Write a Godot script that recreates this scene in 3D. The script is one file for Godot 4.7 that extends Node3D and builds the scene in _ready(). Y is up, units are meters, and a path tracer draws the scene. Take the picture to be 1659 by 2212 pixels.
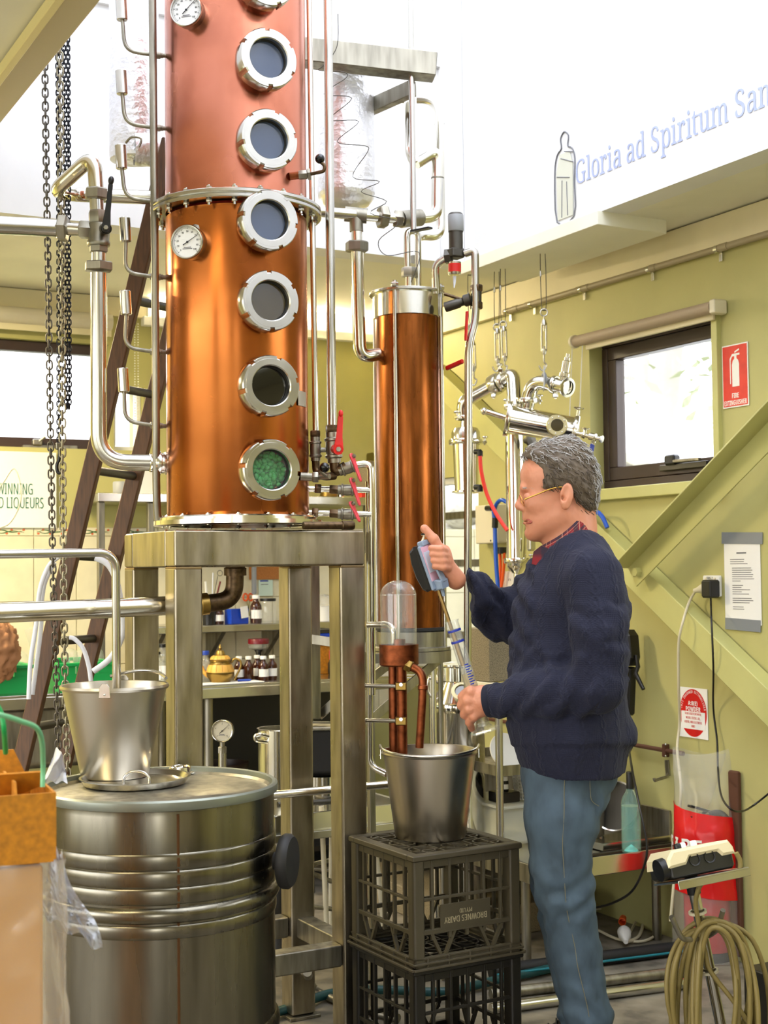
extends Node3D

const F := 3000.0      # focal length in pixels of the 1659 x 2212 frame
const EYE := 1.32
const LAMP := 1.0      # strength of the strip lights
var cam := Camera3D.new()
var cx := Transform3D()
var M := {}
var taken := {}
var rng := RandomNumberGenerator.new()


func _ready() -> void:
	rng.seed = 7
	# camera
	cam.name = "camera"
	cx = Transform3D(Basis(Vector3.UP, deg_to_rad(-28.5)) * Basis(Vector3.RIGHT, deg_to_rad(2.37)) * Basis(Vector3.BACK, -0.011), Vector3(0, EYE, 0))
	cam.transform = cx
	cam.fov = rad_to_deg(2.0 * atan(1106.0 / F))
	cam.near = 0.05
	cam.far = 200.0
	var lens := CameraAttributesPhysical.new()
	lens.frustum_focal_length = 12.0 * F / 1106.0
	lens.frustum_focus_distance = 3.75
	lens.exposure_aperture = 4.0
	lens.frustum_near = 0.05
	lens.frustum_far = 200.0
	cam.attributes = lens
	add_child(cam)
	cam.current = true
	# sky and exposure (an overcast day: no sun)
	var env := Environment.new()
	var sky := Sky.new()
	var pm := ProceduralSkyMaterial.new()
	pm.sky_top_color = Color(0.93, 0.95, 1.0)
	pm.sky_horizon_color = Color(1.0, 0.985, 0.96)
	pm.ground_bottom_color = Color(0.36, 0.34, 0.27)
	pm.ground_horizon_color = Color(0.55, 0.53, 0.46)
	pm.sky_energy_multiplier = 1.0
	sky.sky_material = pm
	env.background_mode = Environment.BG_SKY
	env.sky = sky
	env.background_energy_multiplier = 1.0
	env.tonemap_mode = Environment.TONE_MAPPER_LINEAR
	env.tonemap_exposure = 7.6
	env.sdfgi_enabled = true
	env.ssao_enabled = true
	env.ssil_enabled = true
	var we := WorldEnvironment.new()
	we.name = "world"
	we.environment = env
	add_child(we)
	make_materials()
	build_room()
	build_outside()
	build_still()
	build_stand()
	build_left_pipes()
	build_right_pipes()
	build_condenser()
	build_upper_tanks()
	build_parrot()
	build_back_bench()
	build_left_corner()
	build_under_bench()
	build_right_apparatus()
	build_wall_things()
	build_right_bench()
	build_front_right()
	build_drum()
	build_crates()
	build_front_left()
	build_person()


# ---- places -----------------------------------------------------------------------------------------------------
func ray(x: float, y: float) -> Vector3:
	return cx.basis * Vector3((x - 829.5) / F, -(y - 1106.0) / F, -1.0)


func at(x: float, y: float, z: float) -> Vector3:          # the point z metres deep that pixel (x, y) shows
	return cx.origin + ray(x, y) * z


func on_x(x: float, y: float, wx: float) -> Vector3:
	var d := ray(x, y)
	return cx.origin + d * ((wx - cx.origin.x) / d.x)


func on_z(x: float, y: float, wz: float) -> Vector3:
	var d := ray(x, y)
	return cx.origin + d * ((wz - cx.origin.z) / d.z)


func on_y(x: float, y: float, wy: float) -> Vector3:
	var d := ray(x, y)
	return cx.origin + d * ((wy - cx.origin.y) / d.y)


func pix(p: Vector3) -> Vector2:
	var l := cx.affine_inverse() * p
	return Vector2(829.5 + l.x / -l.z * F, 1106.0 - l.y / -l.z * F)


func yat(p: Vector3, py: float) -> float:                  # height at which the upright line through p crosses row py
	var f := Vector3(-cx.basis.z.x, 0, -cx.basis.z.z)
	var d := ray(pix(p).x, py)
	return cx.origin.y + d.y * f.dot(p - cx.origin) / f.dot(d)


func up(p: Vector3, py: float) -> Vector3:
	return Vector3(p.x, yat(p, py), p.z)


func P(list: Array) -> Array:
	var out := []
	for a in list:
		out.append(at(a[0], a[1], a[2]))
	return out


func seen(p: Vector3) -> Vector3:                          # level direction from p to the eye
	return Vector3(cx.origin.x - p.x, 0, cx.origin.z - p.z).normalized()


func facing(p: Vector3, deg: float) -> Vector3:            # that direction turned to the picture's right by deg
	return seen(p).rotated(Vector3.UP, deg_to_rad(deg))


func along(a: Vector3, b: Vector3) -> Transform3D:         # y axis from a to b
	var y := (b - a).normalized()
	var x := y.cross(Vector3(0.31, 0.17, 0.93)) if absf(y.y) > 0.9 else y.cross(Vector3.UP)
	x = x.normalized()
	return Transform3D(Basis(x, y, x.cross(y)), a)


func look(p: Vector3, dir: Vector3, upv := Vector3.UP) -> Transform3D:   # z axis along dir
	var z := dir.normalized()
	var x := upv.cross(z).normalized()
	return Transform3D(Basis(x, z.cross(x), z), p)


func rounded(pts: Array, r: float, n := 6) -> Array:       # a polyline with its corners turned into bends
	var out := [pts[0]]
	for k in range(1, pts.size() - 1):
		var p: Vector3 = pts[k]
		var a: Vector3 = pts[k - 1] - p
		var b: Vector3 = pts[k + 1] - p
		var l := minf(r, minf(a.length(), b.length()) * 0.499)
		a = p + a.normalized() * l
		b = p + b.normalized() * l
		for q in n + 1:
			var t := float(q) / n
			out.append(a.lerp(p, t).lerp(p.lerp(b, t), t))
	out.append(pts[-1])
	return out


func curve(pts: Array, n := 6, closed := false) -> Array:  # a smooth line through points
	var out := []
	var c := pts.size()
	for k in (c if closed else c - 1):
		var p0: Vector3 = pts[(k - 1 + c) % c] if closed or k > 0 else pts[0]
		var p1: Vector3 = pts[k]
		var p2: Vector3 = pts[(k + 1) % c]
		var p3: Vector3 = pts[(k + 2) % c] if closed or k + 2 < c else pts[c - 1]
		for q in n:
			var t := float(q) / n
			out.append(0.5 * (2.0 * p1 + (p2 - p0) * t + (2.0 * p0 - 5.0 * p1 + 4.0 * p2 - p3) * t * t + (3.0 * p1 - p0 - 3.0 * p2 + p3) * t * t * t))
	if not closed:
		out.append(pts[-1])
	return out


# ---- shapes -----------------------------------------------------------------------------------------------------
class Geo:
	var v := PackedVector3Array()
	var n := PackedVector3Array()
	var t := PackedVector2Array()
	var c := PackedColorArray()
	var i := PackedInt32Array()

	func add(p: Vector3, nn: Vector3, uv := Vector2.ZERO) -> int:
		v.append(p)
		n.append(nn)
		t.append(uv)
		return v.size() - 1

	func tri(a: int, b: int, d: int) -> void:
		var g := (v[b] - v[a]).cross(v[d] - v[a])
		i.append(a)
		if g.dot(n[a] + n[b] + n[d]) > 0.0:
			i.append(d)
			i.append(b)
		else:
			i.append(b)
			i.append(d)

	func quad(a: int, b: int, d: int, e: int) -> void:
		tri(a, b, d)
		tri(a, d, e)

	func face(p: Array, uvs := []) -> Geo:                # a flat polygon (fan)
		var nn: Vector3 = (p[1] - p[0]).cross(p[2] - p[0]).normalized()
		var f := v.size()
		for k in p.size():
			add(p[k], nn, uvs[k] if uvs.size() else Vector2.ZERO)
		for k in range(1, p.size() - 1):
			tri(f, f + k, f + k + 1)
		return self

	func box(m: Vector3, s: Vector3, b := Basis.IDENTITY, bev := 0.0) -> Geo:
		var h := s / 2.0
		bev = minf(bev, minf(h.x, minf(h.y, h.z)) * 0.9)
		var f := v.size()
		var ids := {}
		for ax in 3:
			for sg in [-1, 1]:
				var nn := Vector3.ZERO
				nn[ax] = sg
				for p in [-1, 1]:
					for q in [-1, 1]:
						var l := Vector3.ZERO
						l[ax] = sg * h[ax]
						l[(ax + 1) % 3] = p * (h[(ax + 1) % 3] - bev)
						l[(ax + 2) % 3] = q * (h[(ax + 2) % 3] - bev)
						var co := Vector3i.ZERO
						co[ax] = sg
						co[(ax + 1) % 3] = p
						co[(ax + 2) % 3] = q
						ids[[ax, co]] = add(m + b * l, b * nn, Vector2(l[(ax + 1) % 3], l[(ax + 2) % 3]))
				quad(f, f + 1, f + 3, f + 2)
				f += 4
		if bev > 0.0:
			for ax in 3:                                 # the twelve edges run along ax
				var u := (ax + 1) % 3
				var w := (ax + 2) % 3
				for p in [-1, 1]:
					for q in [-1, 1]:
						var c0 := Vector3i.ZERO
						c0[u] = p
						c0[w] = q
						c0[ax] = -1
						var c1 := c0
						c1[ax] = 1
						quad(ids[[u, c0]], ids[[u, c1]], ids[[w, c1]], ids[[w, c0]])
			for x in [-1, 1]:
				for y in [-1, 1]:
					for z in [-1, 1]:
						var co := Vector3i(x, y, z)
						tri(ids[[0, co]], ids[[1, co]], ids[[2, co]])
		return self

	func bar(a: Vector3, b: Vector3, w: float, h: float, upv := Vector3.UP, bev := 0.0) -> Geo:   # box from a to b
		var z := (b - a).normalized()
		var x := upv.cross(z).normalized()
		return box((a + b) / 2.0, Vector3(w, h, a.distance_to(b)), Basis(x, z.cross(x), z), bev)

	func tube(p: Array, r: Variant, sides := 12, closed := false, caps := true) -> Geo:
		var k := p.size()
		var rr: Array = r if r is Array else []
		var f := v.size()
		var x := Vector3.ZERO
		var pt := Vector3.ZERO
		var len := 0.0
		var first := Vector3.ZERO
		for s in k:
			var a: Vector3 = p[(s - 1 + k) % k] if closed or s > 0 else p[0]
			var b: Vector3 = p[(s + 1) % k] if closed or s < k - 1 else p[k - 1]
			var d := (b - a).normalized()
			if s == 0:
				x = d.cross(Vector3.UP if absf(d.y) < 0.95 else Vector3.RIGHT).normalized()
				first = x
			else:
				x = (x - d * x.dot(d)).normalized()
				len += (p[s] - pt).length()
			pt = p[s]
			var y := d.cross(x)
			var rad: float = rr[s] if rr.size() else r
			for q in sides + 1:
				var an := TAU * q / sides
				var o := x * cos(an) + y * sin(an)
				add(pt + o * rad, o, Vector2(float(q) / sides, len))
		var row := sides + 1
		for s in (k if closed else k - 1):
			var s2 := (s + 1) % k
			for q in sides:
				quad(f + s * row + q, f + s * row + q + 1, f + s2 * row + q + 1, f + s2 * row + q)
		if caps and not closed:
			for e in [0, k - 1]:
				var d: Vector3 = (p[0] - p[1]).normalized() if e == 0 else (p[k - 1] - p[k - 2]).normalized()
				var m := add(p[e], d)
				for q in sides + 1:
					add(v[f + e * row + q], d)
				for q in sides:
					tri(m, m + 1 + q, m + 2 + q)
		return self

	func rod(a: Vector3, b: Vector3, r: float, sides := 12) -> Geo:
		return tube([a, b], r, sides)

	func lathe(prof: Array, xf: Transform3D, segs := 32, flat := false, a0 := 0.0, a1 := TAU) -> Geo:   # prof: [radius, height] pairs round local y
		var m := prof.size()
		var sn := []
		for k in m - 1:
			var d := Vector2(prof[k + 1][0] - prof[k][0], prof[k + 1][1] - prof[k][1])
			sn.append(Vector2(d.y, -d.x).normalized())
		for k in m - 1:                                   # one strip per profile segment; smooth where the bend is slight
			var na: Vector2 = sn[k]
			var nb: Vector2 = sn[k]
			if k > 0 and sn[k - 1].dot(sn[k]) > 0.75:
				na = (sn[k - 1] + sn[k]).normalized()
			if k < m - 2 and sn[k + 1].dot(sn[k]) > 0.75:
				nb = (sn[k + 1] + sn[k]).normalized()
			if absf(prof[k][0] - prof[k + 1][0]) + absf(prof[k][1] - prof[k + 1][1]) < 1e-7:
				continue
			var f := v.size()
			for q in segs + 1:
				var an := a0 + (a1 - a0) * q / segs
				var o := Vector3(cos(an), 0, sin(an))
				if flat:
					var am := a0 + (a1 - a0) * (q + 0.5) / segs
					var on := Vector3(cos(am), 0, sin(am))
					var an2 := a0 + (a1 - a0) * (q + 1) / segs
					var o2 := Vector3(cos(an2), 0, sin(an2))
					if q < segs:
						var g := v.size()
						for e in [[o, k, na], [o2, k, na], [o2, k + 1, nb], [o, k + 1, nb]]:
							add(xf * (e[0] * prof[e[1]][0] + Vector3(0, prof[e[1]][1], 0)), xf.basis * (on * e[2].x + Vector3(0, e[2].y, 0)))
						quad(g, g + 1, g + 2, g + 3)
					continue
				add(xf * (o * prof[k][0] + Vector3(0, prof[k][1], 0)), xf.basis * (o * na.x + Vector3(0, na.y, 0)), Vector2(float(q) / segs, prof[k][1]))
				add(xf * (o * prof[k + 1][0] + Vector3(0, prof[k + 1][1], 0)), xf.basis * (o * nb.x + Vector3(0, nb.y, 0)), Vector2(float(q) / segs, prof[k + 1][1]))
			if not flat:
				for q in segs:
					quad(f + 2 * q, f + 2 * q + 2, f + 2 * q + 3, f + 2 * q + 1)
		return self

	func ball(m: Vector3, r: Variant, b := Basis.IDENTITY, segs := 16) -> Geo:
		var rv: Vector3 = r if r is Vector3 else Vector3(r, r, r)
		var f := v.size()
		var rows := maxi(segs / 2, 4)
		for a in rows + 1:
			var ph := PI * a / rows
			for q in segs + 1:
				var an := TAU * q / segs
				var o := Vector3(sin(ph) * cos(an), cos(ph), sin(ph) * sin(an))
				add(m + b * (o * rv), (b * (o / rv)).normalized(), Vector2(float(q) / segs, float(a) / rows))
		for a in rows:
			for q in segs:
				quad(f + a * (segs + 1) + q, f + a * (segs + 1) + q + 1, f + (a + 1) * (segs + 1) + q + 1, f + (a + 1) * (segs + 1) + q)
		return self

	func prism(poly: PackedVector2Array, xf: Transform3D, d: float, bev := 0.0) -> Geo:   # polygon in local xy, thick along z
		if Geometry2D.is_polygon_clockwise(poly):
			poly.reverse()
		var k := poly.size()
		var ins := PackedVector2Array()
		for q in k:
			var e0 := (poly[q] - poly[(q - 1 + k) % k]).normalized()
			var e1 := (poly[(q + 1) % k] - poly[q]).normalized()
			var bi := Vector2(-e0.y, e0.x) + Vector2(-e1.y, e1.x)
			ins.append(poly[q] + bi.normalized() * bev / maxf(0.4, bi.length() / 2.0))
		var ix := Geometry2D.triangulate_polygon(ins)
		for s in [-1, 1]:
			var f := v.size()
			for q in k:
				add(xf * Vector3(ins[q].x, ins[q].y, s * d / 2.0), xf.basis * Vector3(0, 0, s), ins[q])
			for q in ix.size() / 3:
				tri(f + ix[q * 3], f + ix[q * 3 + 1], f + ix[q * 3 + 2])
		for q in k:
			var a := poly[q]
			var b := poly[(q + 1) % k]
			var o := (b - a).normalized()
			var nn := Vector3(o.y, -o.x, 0)
			var hz := d / 2.0 - bev
			var f := v.size()
			for p in [[a, -hz], [b, -hz], [b, hz], [a, hz]]:
				add(xf * Vector3(p[0].x, p[0].y, p[1]), xf.basis * nn)
			quad(f, f + 1, f + 2, f + 3)
			if bev > 0.0:
				for s in [-1, 1]:
					f = v.size()
					var n2 := (nn + Vector3(0, 0, s)).normalized()
					for p in [[a, s * hz], [b, s * hz], [ins[(q + 1) % k], s * d / 2.0], [ins[q], s * d / 2.0]]:
						add(xf * Vector3(p[0].x, p[0].y, p[1]), xf.basis * n2)
					quad(f, f + 1, f + 2, f + 3)
		return self

	func grid(fn: Callable, nu: int, nv: int, flip := false) -> Geo:    # a smooth sheet p(u, v), u and v from 0 to 1
		var f := v.size()
		for a in nv + 1:
			for b in nu + 1:
				add(fn.call(float(b) / nu, float(a) / nv), Vector3.ZERO, Vector2(float(b) / nu, float(a) / nv))
		for a in nv + 1:
			for b in nu + 1:
				var du := v[f + a * (nu + 1) + mini(b + 1, nu)] - v[f + a * (nu + 1) + maxi(b - 1, 0)]
				var dv := v[f + mini(a + 1, nv) * (nu + 1) + b] - v[f + maxi(a - 1, 0) * (nu + 1) + b]
				n[f + a * (nu + 1) + b] = du.cross(dv).normalized() * (-1.0 if flip else 1.0)
		for a in nv:
			for b in nu:
				quad(f + a * (nu + 1) + b, f + a * (nu + 1) + b + 1, f + (a + 1) * (nu + 1) + b + 1, f + (a + 1) * (nu + 1) + b)
		return self

	func join(g: Geo, xf := Transform3D.IDENTITY) -> Geo:
		var f := v.size()
		for k in g.v.size():
			add(xf * g.v[k], (xf.basis * g.n[k]).normalized(), g.t[k])
		for k in g.i:
			i.append(f + k)
		return self

	func mesh() -> ArrayMesh:
		var a := []
		a.resize(Mesh.ARRAY_MAX)
		a[Mesh.ARRAY_VERTEX] = v
		a[Mesh.ARRAY_NORMAL] = n
		a[Mesh.ARRAY_TEX_UV] = t
		if c.size() == v.size():
			a[Mesh.ARRAY_COLOR] = c
		a[Mesh.ARRAY_INDEX] = i
		var m := ArrayMesh.new()
		m.add_surface_from_arrays(Mesh.PRIMITIVE_TRIANGLES, a)
		return m


func hexnut(g: Geo, a: Vector3, b: Vector3, r: float) -> Geo:
	var h := a.distance_to(b)
	return g.lathe([[0, 0], [r * 0.9, 0], [r, h * 0.12], [r, h * 0.88], [r * 0.9, h], [0, h]], along(a, b), 6, true)


# ---- objects ----------------------------------------------------------------------------------------------------
func numbered(called: String) -> String:
	taken[called] = taken.get(called, -1) + 1
	return called if taken[called] == 0 else "%s_%03d" % [called, taken[called]]


func where(o: Node) -> Transform3D:                        # place of a node in the scene
	var t := Transform3D.IDENTITY
	while o is Node3D and o != self:
		t = o.transform * t
		o = o.get_parent()
	return t


func obj(called: String, g: Variant, m: Variant, parent: Node = self, xf := Transform3D.IDENTITY) -> MeshInstance3D:   # geometry in scene metres, moved by xf
	var o := MeshInstance3D.new()
	o.mesh = g.mesh() if g is Geo else g
	o.material_override = M[m] if m is String else m
	if parent == self:
		o.name = numbered(called)
	else:
		o.name = called
	o.transform = where(parent).affine_inverse() * xf
	parent.add_child(o, true)
	return o


func tag(o: Node, label: String, category: String, group := "") -> Node:
	o.set_meta("label", label)
	o.set_meta("category", category)
	if group:
		o.set_meta("group", group)
	return o


func thing(called: String, label: String, category: String, p: Vector3, group := "") -> Node3D:
	var o := Node3D.new()
	o.name = numbered(called)
	o.position = p
	add_child(o)
	tag(o, label, category, group)
	return o


func one(called: String, label: String, category: String, g: Variant, m: Variant, group := "") -> MeshInstance3D:
	var o := obj(called, g, m)
	tag(o, label, category, group)
	return o


func struct(called: String, g: Variant, m: Variant, parent: Node = self) -> MeshInstance3D:
	var o := obj(called, g, m, parent)
	if parent == self:
		o.set_meta("kind", "structure")
	return o


func dup(src: Node3D, p: Vector3, turn: float, label := "") -> Node3D:
	var o: Node3D = src.duplicate()
	o.name = numbered(str(src.name))
	add_child(o)
	o.position = p
	o.rotation.y = turn
	if label:
		o.set_meta("label", label)
	return o


func words(called: String, text: String, high: float, m: Variant, xf: Transform3D, parent: Node = self, face := "Droid Sans", bold := true, wide := 1.0, deep := 0.0006) -> MeshInstance3D:   # flat lettering facing local +z
	var f := SystemFont.new()
	f.font_names = PackedStringArray([face])
	f.font_weight = 700 if bold else 400
	var t := TextMesh.new()
	t.text = text
	t.font = f
	t.font_size = 32
	t.pixel_size = high / 32.0 / 0.72                     # high is that of a capital
	t.depth = deep
	t.curve_step = 2.0
	return obj(called, t, m, parent, xf * Transform3D(Basis.from_scale(Vector3(wide, 1, 1)), Vector3.ZERO))


# ---- materials --------------------------------------------------------------------------------------------------
func mat(name: String, col: Color, rough := 0.5, metal := 0.0, spec := 0.5) -> StandardMaterial3D:
	var m := StandardMaterial3D.new()
	m.resource_name = name
	m.albedo_color = col
	m.roughness = rough
	m.metallic = metal
	m.metallic_specular = spec
	m.cull_mode = BaseMaterial3D.CULL_DISABLED
	M[name] = m
	return m


func noise(freq: float, ramp: Array, size := 256, oct := 4, kind := FastNoiseLite.TYPE_SIMPLEX_SMOOTH, sd := 3) -> NoiseTexture2D:
	var f := FastNoiseLite.new()
	f.noise_type = kind
	f.frequency = freq
	f.fractal_octaves = oct
	f.seed = sd
	var t := NoiseTexture2D.new()
	t.width = size
	t.height = size
	t.seamless = true
	t.noise = f
	var g := Gradient.new()
	g.offsets = PackedFloat32Array(ramp.map(func(a): return a[0]))
	g.colors = PackedColorArray(ramp.map(func(a): return a[1]))
	t.color_ramp = g
	return t


func grey(a: float) -> Color:
	return Color(a, a, a)


func mottle(m: StandardMaterial3D, tex: Texture2D, scale: Vector3, rough_tex: Texture2D = null) -> void:
	m.albedo_texture = tex
	m.uv1_triplanar = true
	m.uv1_world_triplanar = true
	m.uv1_scale = scale
	if rough_tex:
		m.roughness_texture = rough_tex
		m.roughness_texture_channel = BaseMaterial3D.TEXTURE_CHANNEL_RED


func glass(name: String, col: Color, alpha: float) -> StandardMaterial3D:
	var m := mat(name, Color(col.r, col.g, col.b, alpha), 0.03)
	m.transparency = BaseMaterial3D.TRANSPARENCY_ALPHA
	return m


func make_materials() -> void:
	var cloud := noise(0.012, [[0.0, grey(0.93)], [0.5, grey(0.97)], [1.0, grey(1.0)]])
	var dirt := noise(0.02, [[0.0, grey(0.55)], [0.45, grey(0.85)], [1.0, grey(1.0)]], 512, 6)
	var streak := noise(0.02, [[0.0, grey(0.66)], [0.5, grey(0.86)], [1.0, grey(1.0)]], 256, 4, FastNoiseLite.TYPE_SIMPLEX_SMOOTH, 9)
	var smudge := noise(0.015, [[0.0, grey(0.55)], [1.0, grey(1.0)]], 256, 5, FastNoiseLite.TYPE_SIMPLEX_SMOOTH, 21)
	var fine := noise(0.12, [[0.0, grey(0.75)], [1.0, grey(1.0)]], 256, 3, FastNoiseLite.TYPE_SIMPLEX_SMOOTH, 5)
	# walls
	mottle(mat("wall_yellow", Color(0.735, 0.715, 0.465), 0.62), cloud, Vector3(0.7, 0.5, 0.7))
	mottle(mat("wall_cream", Color(0.90, 0.86, 0.72), 0.6), cloud, Vector3(0.7, 0.5, 0.7))
	mottle(mat("wall_white", Color(0.93, 0.93, 0.93), 0.6), cloud, Vector3(0.5, 0.4, 0.5))
	mottle(mat("soffit", Color(0.94, 0.93, 0.86), 0.65), cloud, Vector3(0.5, 0.5, 0.5))
	mat("beam_paint", Color(0.80, 0.75, 0.62), 0.5)
	mat("beam_stripe", Color(0.92, 0.86, 0.62), 0.5)
	mottle(mat("brace_paint", Color(0.78, 0.77, 0.50), 0.42), cloud, Vector3(1, 1, 1))
	mottle(mat("tile", Color(0.88, 0.85, 0.73), 0.22), cloud, Vector3(2, 2, 2))
	mat("grout", Color(0.70, 0.67, 0.56), 0.9)
	mottle(mat("concrete", Color(0.55, 0.52, 0.46), 0.72), dirt, Vector3(0.8, 0.8, 0.8), smudge)
	mottle(mat("earth", Color(0.30, 0.22, 0.14), 0.9), dirt, Vector3(1.5, 1.5, 1.5))
	mat("ground", Color(0.52, 0.52, 0.44), 0.95)
	# metals
	mottle(mat("copper", Color(0.77, 0.46, 0.24), 0.32, 1.0), noise(0.01, [[0.0, Color(0.72, 0.66, 0.62)], [0.5, Color(0.92, 0.90, 0.86)], [1.0, Color(1, 1, 1)]], 256, 5), Vector3(1.3, 0.9, 1.3), smudge)
	mottle(mat("copper_glare_tint", Color(0.84, 0.54, 0.45), 0.32, 1.0), M["copper"].albedo_texture, Vector3(1.3, 0.9, 1.3), smudge)  # pink of the pale glare on the upper shell, put into its colour
	mottle(mat("copper_dark", Color(0.62, 0.36, 0.17), 0.36, 1.0), streak, Vector3(6, 0.8, 6), smudge)
	mottle(mat("copper_old", Color(0.60, 0.33, 0.20), 0.45, 1.0), dirt, Vector3(3, 3, 3))
	mottle(mat("bronze", Color(0.44, 0.36, 0.27), 0.42, 1.0), dirt, Vector3(5, 5, 5))
	mottle(mat("steel", Color(0.80, 0.79, 0.76), 0.28, 1.0), cloud, Vector3(2, 2, 2), smudge)
	mottle(mat("steel_dull", Color(0.70, 0.68, 0.62), 0.42, 1.0), streak, Vector3(5, 0.6, 5))
	mottle(mat("steel_stand", Color(0.72, 0.68, 0.60), 0.46, 1.0), noise(0.02, [[0.0, grey(0.74)], [0.5, grey(0.9)], [1.0, grey(1.0)]], 256, 5, FastNoiseLite.TYPE_SIMPLEX_SMOOTH, 14), Vector3(4, 0.7, 4), smudge)
	mottle(mat("steel_drum", Color(0.55, 0.53, 0.47), 0.34, 1.0), streak, Vector3(3, 0.25, 3), smudge)
	mat("chrome", Color(0.90, 0.89, 0.86), 0.10, 1.0)
	mat("polished", Color(0.88, 0.87, 0.83), 0.16, 1.0)
	mat("weld", Color(0.55, 0.47, 0.34), 0.5, 1.0)
	mat("dark_steel", Color(0.34, 0.33, 0.31), 0.45, 1.0)
	mat("chain_grey", Color(0.42, 0.40, 0.37), 0.45, 0.9)
	mat("chain_zinc", Color(0.62, 0.60, 0.52), 0.40, 0.9)
	mat("chain_dark", Color(0.13, 0.14, 0.18), 0.45, 0.6)
	mat("brass", Color(0.60, 0.49, 0.26), 0.32, 1.0)
	var foil := mat("foil", Color(0.92, 0.92, 0.93), 0.40, 1.0)
	foil.heightmap_enabled = true
	foil.heightmap_scale = 0.4
	foil.heightmap_texture = noise(0.03, [[0.0, grey(0.0)], [1.0, grey(1.0)]], 512, 5, FastNoiseLite.TYPE_CELLULAR, 12)
	foil.uv1_triplanar = true
	foil.uv1_world_triplanar = true
	foil.uv1_scale = Vector3(2.2, 2.2, 2.2)
	# paints, plastics, glass
	mat("red", Color(0.80, 0.10, 0.09), 0.35)
	mat("red_pink", Color(0.82, 0.24, 0.28), 0.4)
	mat("black", Color(0.05, 0.05, 0.055), 0.35)
	mat("black_gloss", Color(0.02, 0.022, 0.03), 0.12)
	mat("rubber", Color(0.07, 0.07, 0.07), 0.6)
	mat("white", Color(0.92, 0.92, 0.90), 0.4)
	mat("ivory", Color(0.87, 0.84, 0.74), 0.45)
	mat("paper", Color(0.93, 0.93, 0.92), 0.7)
	mat("ink", Color(0.10, 0.10, 0.12), 0.7)
	mat("ink_grey", Color(0.45, 0.45, 0.47), 0.7)
	mat("ink_green", Color(0.13, 0.42, 0.36), 0.6)
	mat("ink_blue", Color(0.66, 0.70, 0.84), 0.7)
	mat("green_print", Color(0.25, 0.40, 0.22), 0.5)
	mat("orange_print", Color(0.80, 0.40, 0.25), 0.5)
	mat("blue", Color(0.05, 0.22, 0.62), 0.4)
	mat("hose_blue", Color(0.02, 0.32, 0.78), 0.35)
	mat("hose_red", Color(0.90, 0.22, 0.17), 0.35)
	mat("hose_orange", Color(0.92, 0.36, 0.10), 0.4)
	mat("hose_teal", Color(0.04, 0.26, 0.27), 0.45)
	mat("hose_tan", Color(0.50, 0.44, 0.24), 0.5)
	mat("cord_white", Color(0.80, 0.77, 0.66), 0.5)
	mat("crate_green", Color(0.02, 0.58, 0.28), 0.4)
	mat("blind", Color(0.80, 0.77, 0.70), 0.7)
	mat("frame_brown", Color(0.23, 0.17, 0.15), 0.4)
	mat("frame_dark", Color(0.14, 0.14, 0.14), 0.4)
	mat("grey_paint", Color(0.58, 0.59, 0.60), 0.5)
	mat("lens_sky_tint", Color(0.24, 0.30, 0.40), 0.04, 0.0, 0.7)  # blue of the reflected sky put into the pane colour
	mat("lens_black", Color(0.015, 0.018, 0.02), 0.04, 0.0, 0.7)
	mat("lens_yellow", Color(0.24, 0.20, 0.09), 0.05, 0.0, 0.7)
	glass("pane", Color(0.9, 0.95, 0.95), 0.06)
	glass("glass_clear", Color(0.92, 0.95, 0.94), 0.10)
	glass("glass_green", Color(0.55, 0.85, 0.80), 0.13)
	glass("glass_amber", Color(0.24, 0.08, 0.02), 0.86)
	glass("film", Color(0.93, 0.93, 0.92), 0.14)
	M["film"].roughness = 0.2
	glass("water", Color(0.60, 0.88, 0.86), 0.14)
	var wood := mat("wood_dark", Color(0.42, 0.28, 0.15), 0.55)
	mottle(wood, noise(0.03, [[0.0, grey(0.6)], [1.0, grey(1.0)]], 256, 5), Vector3(14, 1.2, 14))
	mottle(mat("cardboard", Color(0.80, 0.52, 0.05), 0.75), fine, Vector3(2, 2, 2))
	mottle(mat("cork", Color(0.75, 0.48, 0.22), 0.8), fine, Vector3(6, 6, 6))
	mottle(mat("block", Color(0.62, 0.57, 0.46), 0.95), noise(0.2, [[0.0, grey(0.35)], [0.4, grey(0.8)], [1.0, grey(1.0)]], 256, 3), Vector3(4, 4, 4))
	mottle(mat("stone", Color(0.80, 0.78, 0.74), 0.9), dirt, Vector3(2, 2, 2))
	mat("bark", Color(0.62, 0.60, 0.58), 0.9)
	mat("foliage", Color(0.66, 0.70, 0.58), 0.9)
	mat("crate_grey", Color(0.27, 0.245, 0.185), 0.45)
	mat("crate_black", Color(0.085, 0.075, 0.055), 0.45)
	mat("bead_green", Color(0.03, 0.52, 0.18), 0.2)
	mat("plastic_clear", Color(0.85, 0.86, 0.82, 0.45), 0.35)
	M["plastic_clear"].transparency = BaseMaterial3D.TRANSPARENCY_ALPHA
	mat("tube_white", Color(0.88, 0.90, 0.95), 0.3)
	var skin := mat("skin", Color(0.80, 0.54, 0.42), 0.48)
	skin.subsurf_scatter_enabled = true
	skin.subsurf_scatter_strength = 0.12
	mat("lips", Color(0.68, 0.36, 0.31), 0.5)
	mat("ivory_bone", Color(0.86, 0.66, 0.30), 0.4)
	mat("wine_red", Color(0.42, 0.04, 0.10), 0.35)
	mat("box_blue", Color(0.03, 0.24, 0.70), 0.4)
	mat("mint_paper", Color(0.78, 0.86, 0.80), 0.7)
	mat("ink_violet", Color(0.16, 0.08, 0.30), 0.6)
	mat("olive", Color(0.38, 0.34, 0.06), 0.45)
	mat("old_brown", Color(0.16, 0.10, 0.07), 0.4)
	mat("hide", Color(0.62, 0.44, 0.30), 0.9)
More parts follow.
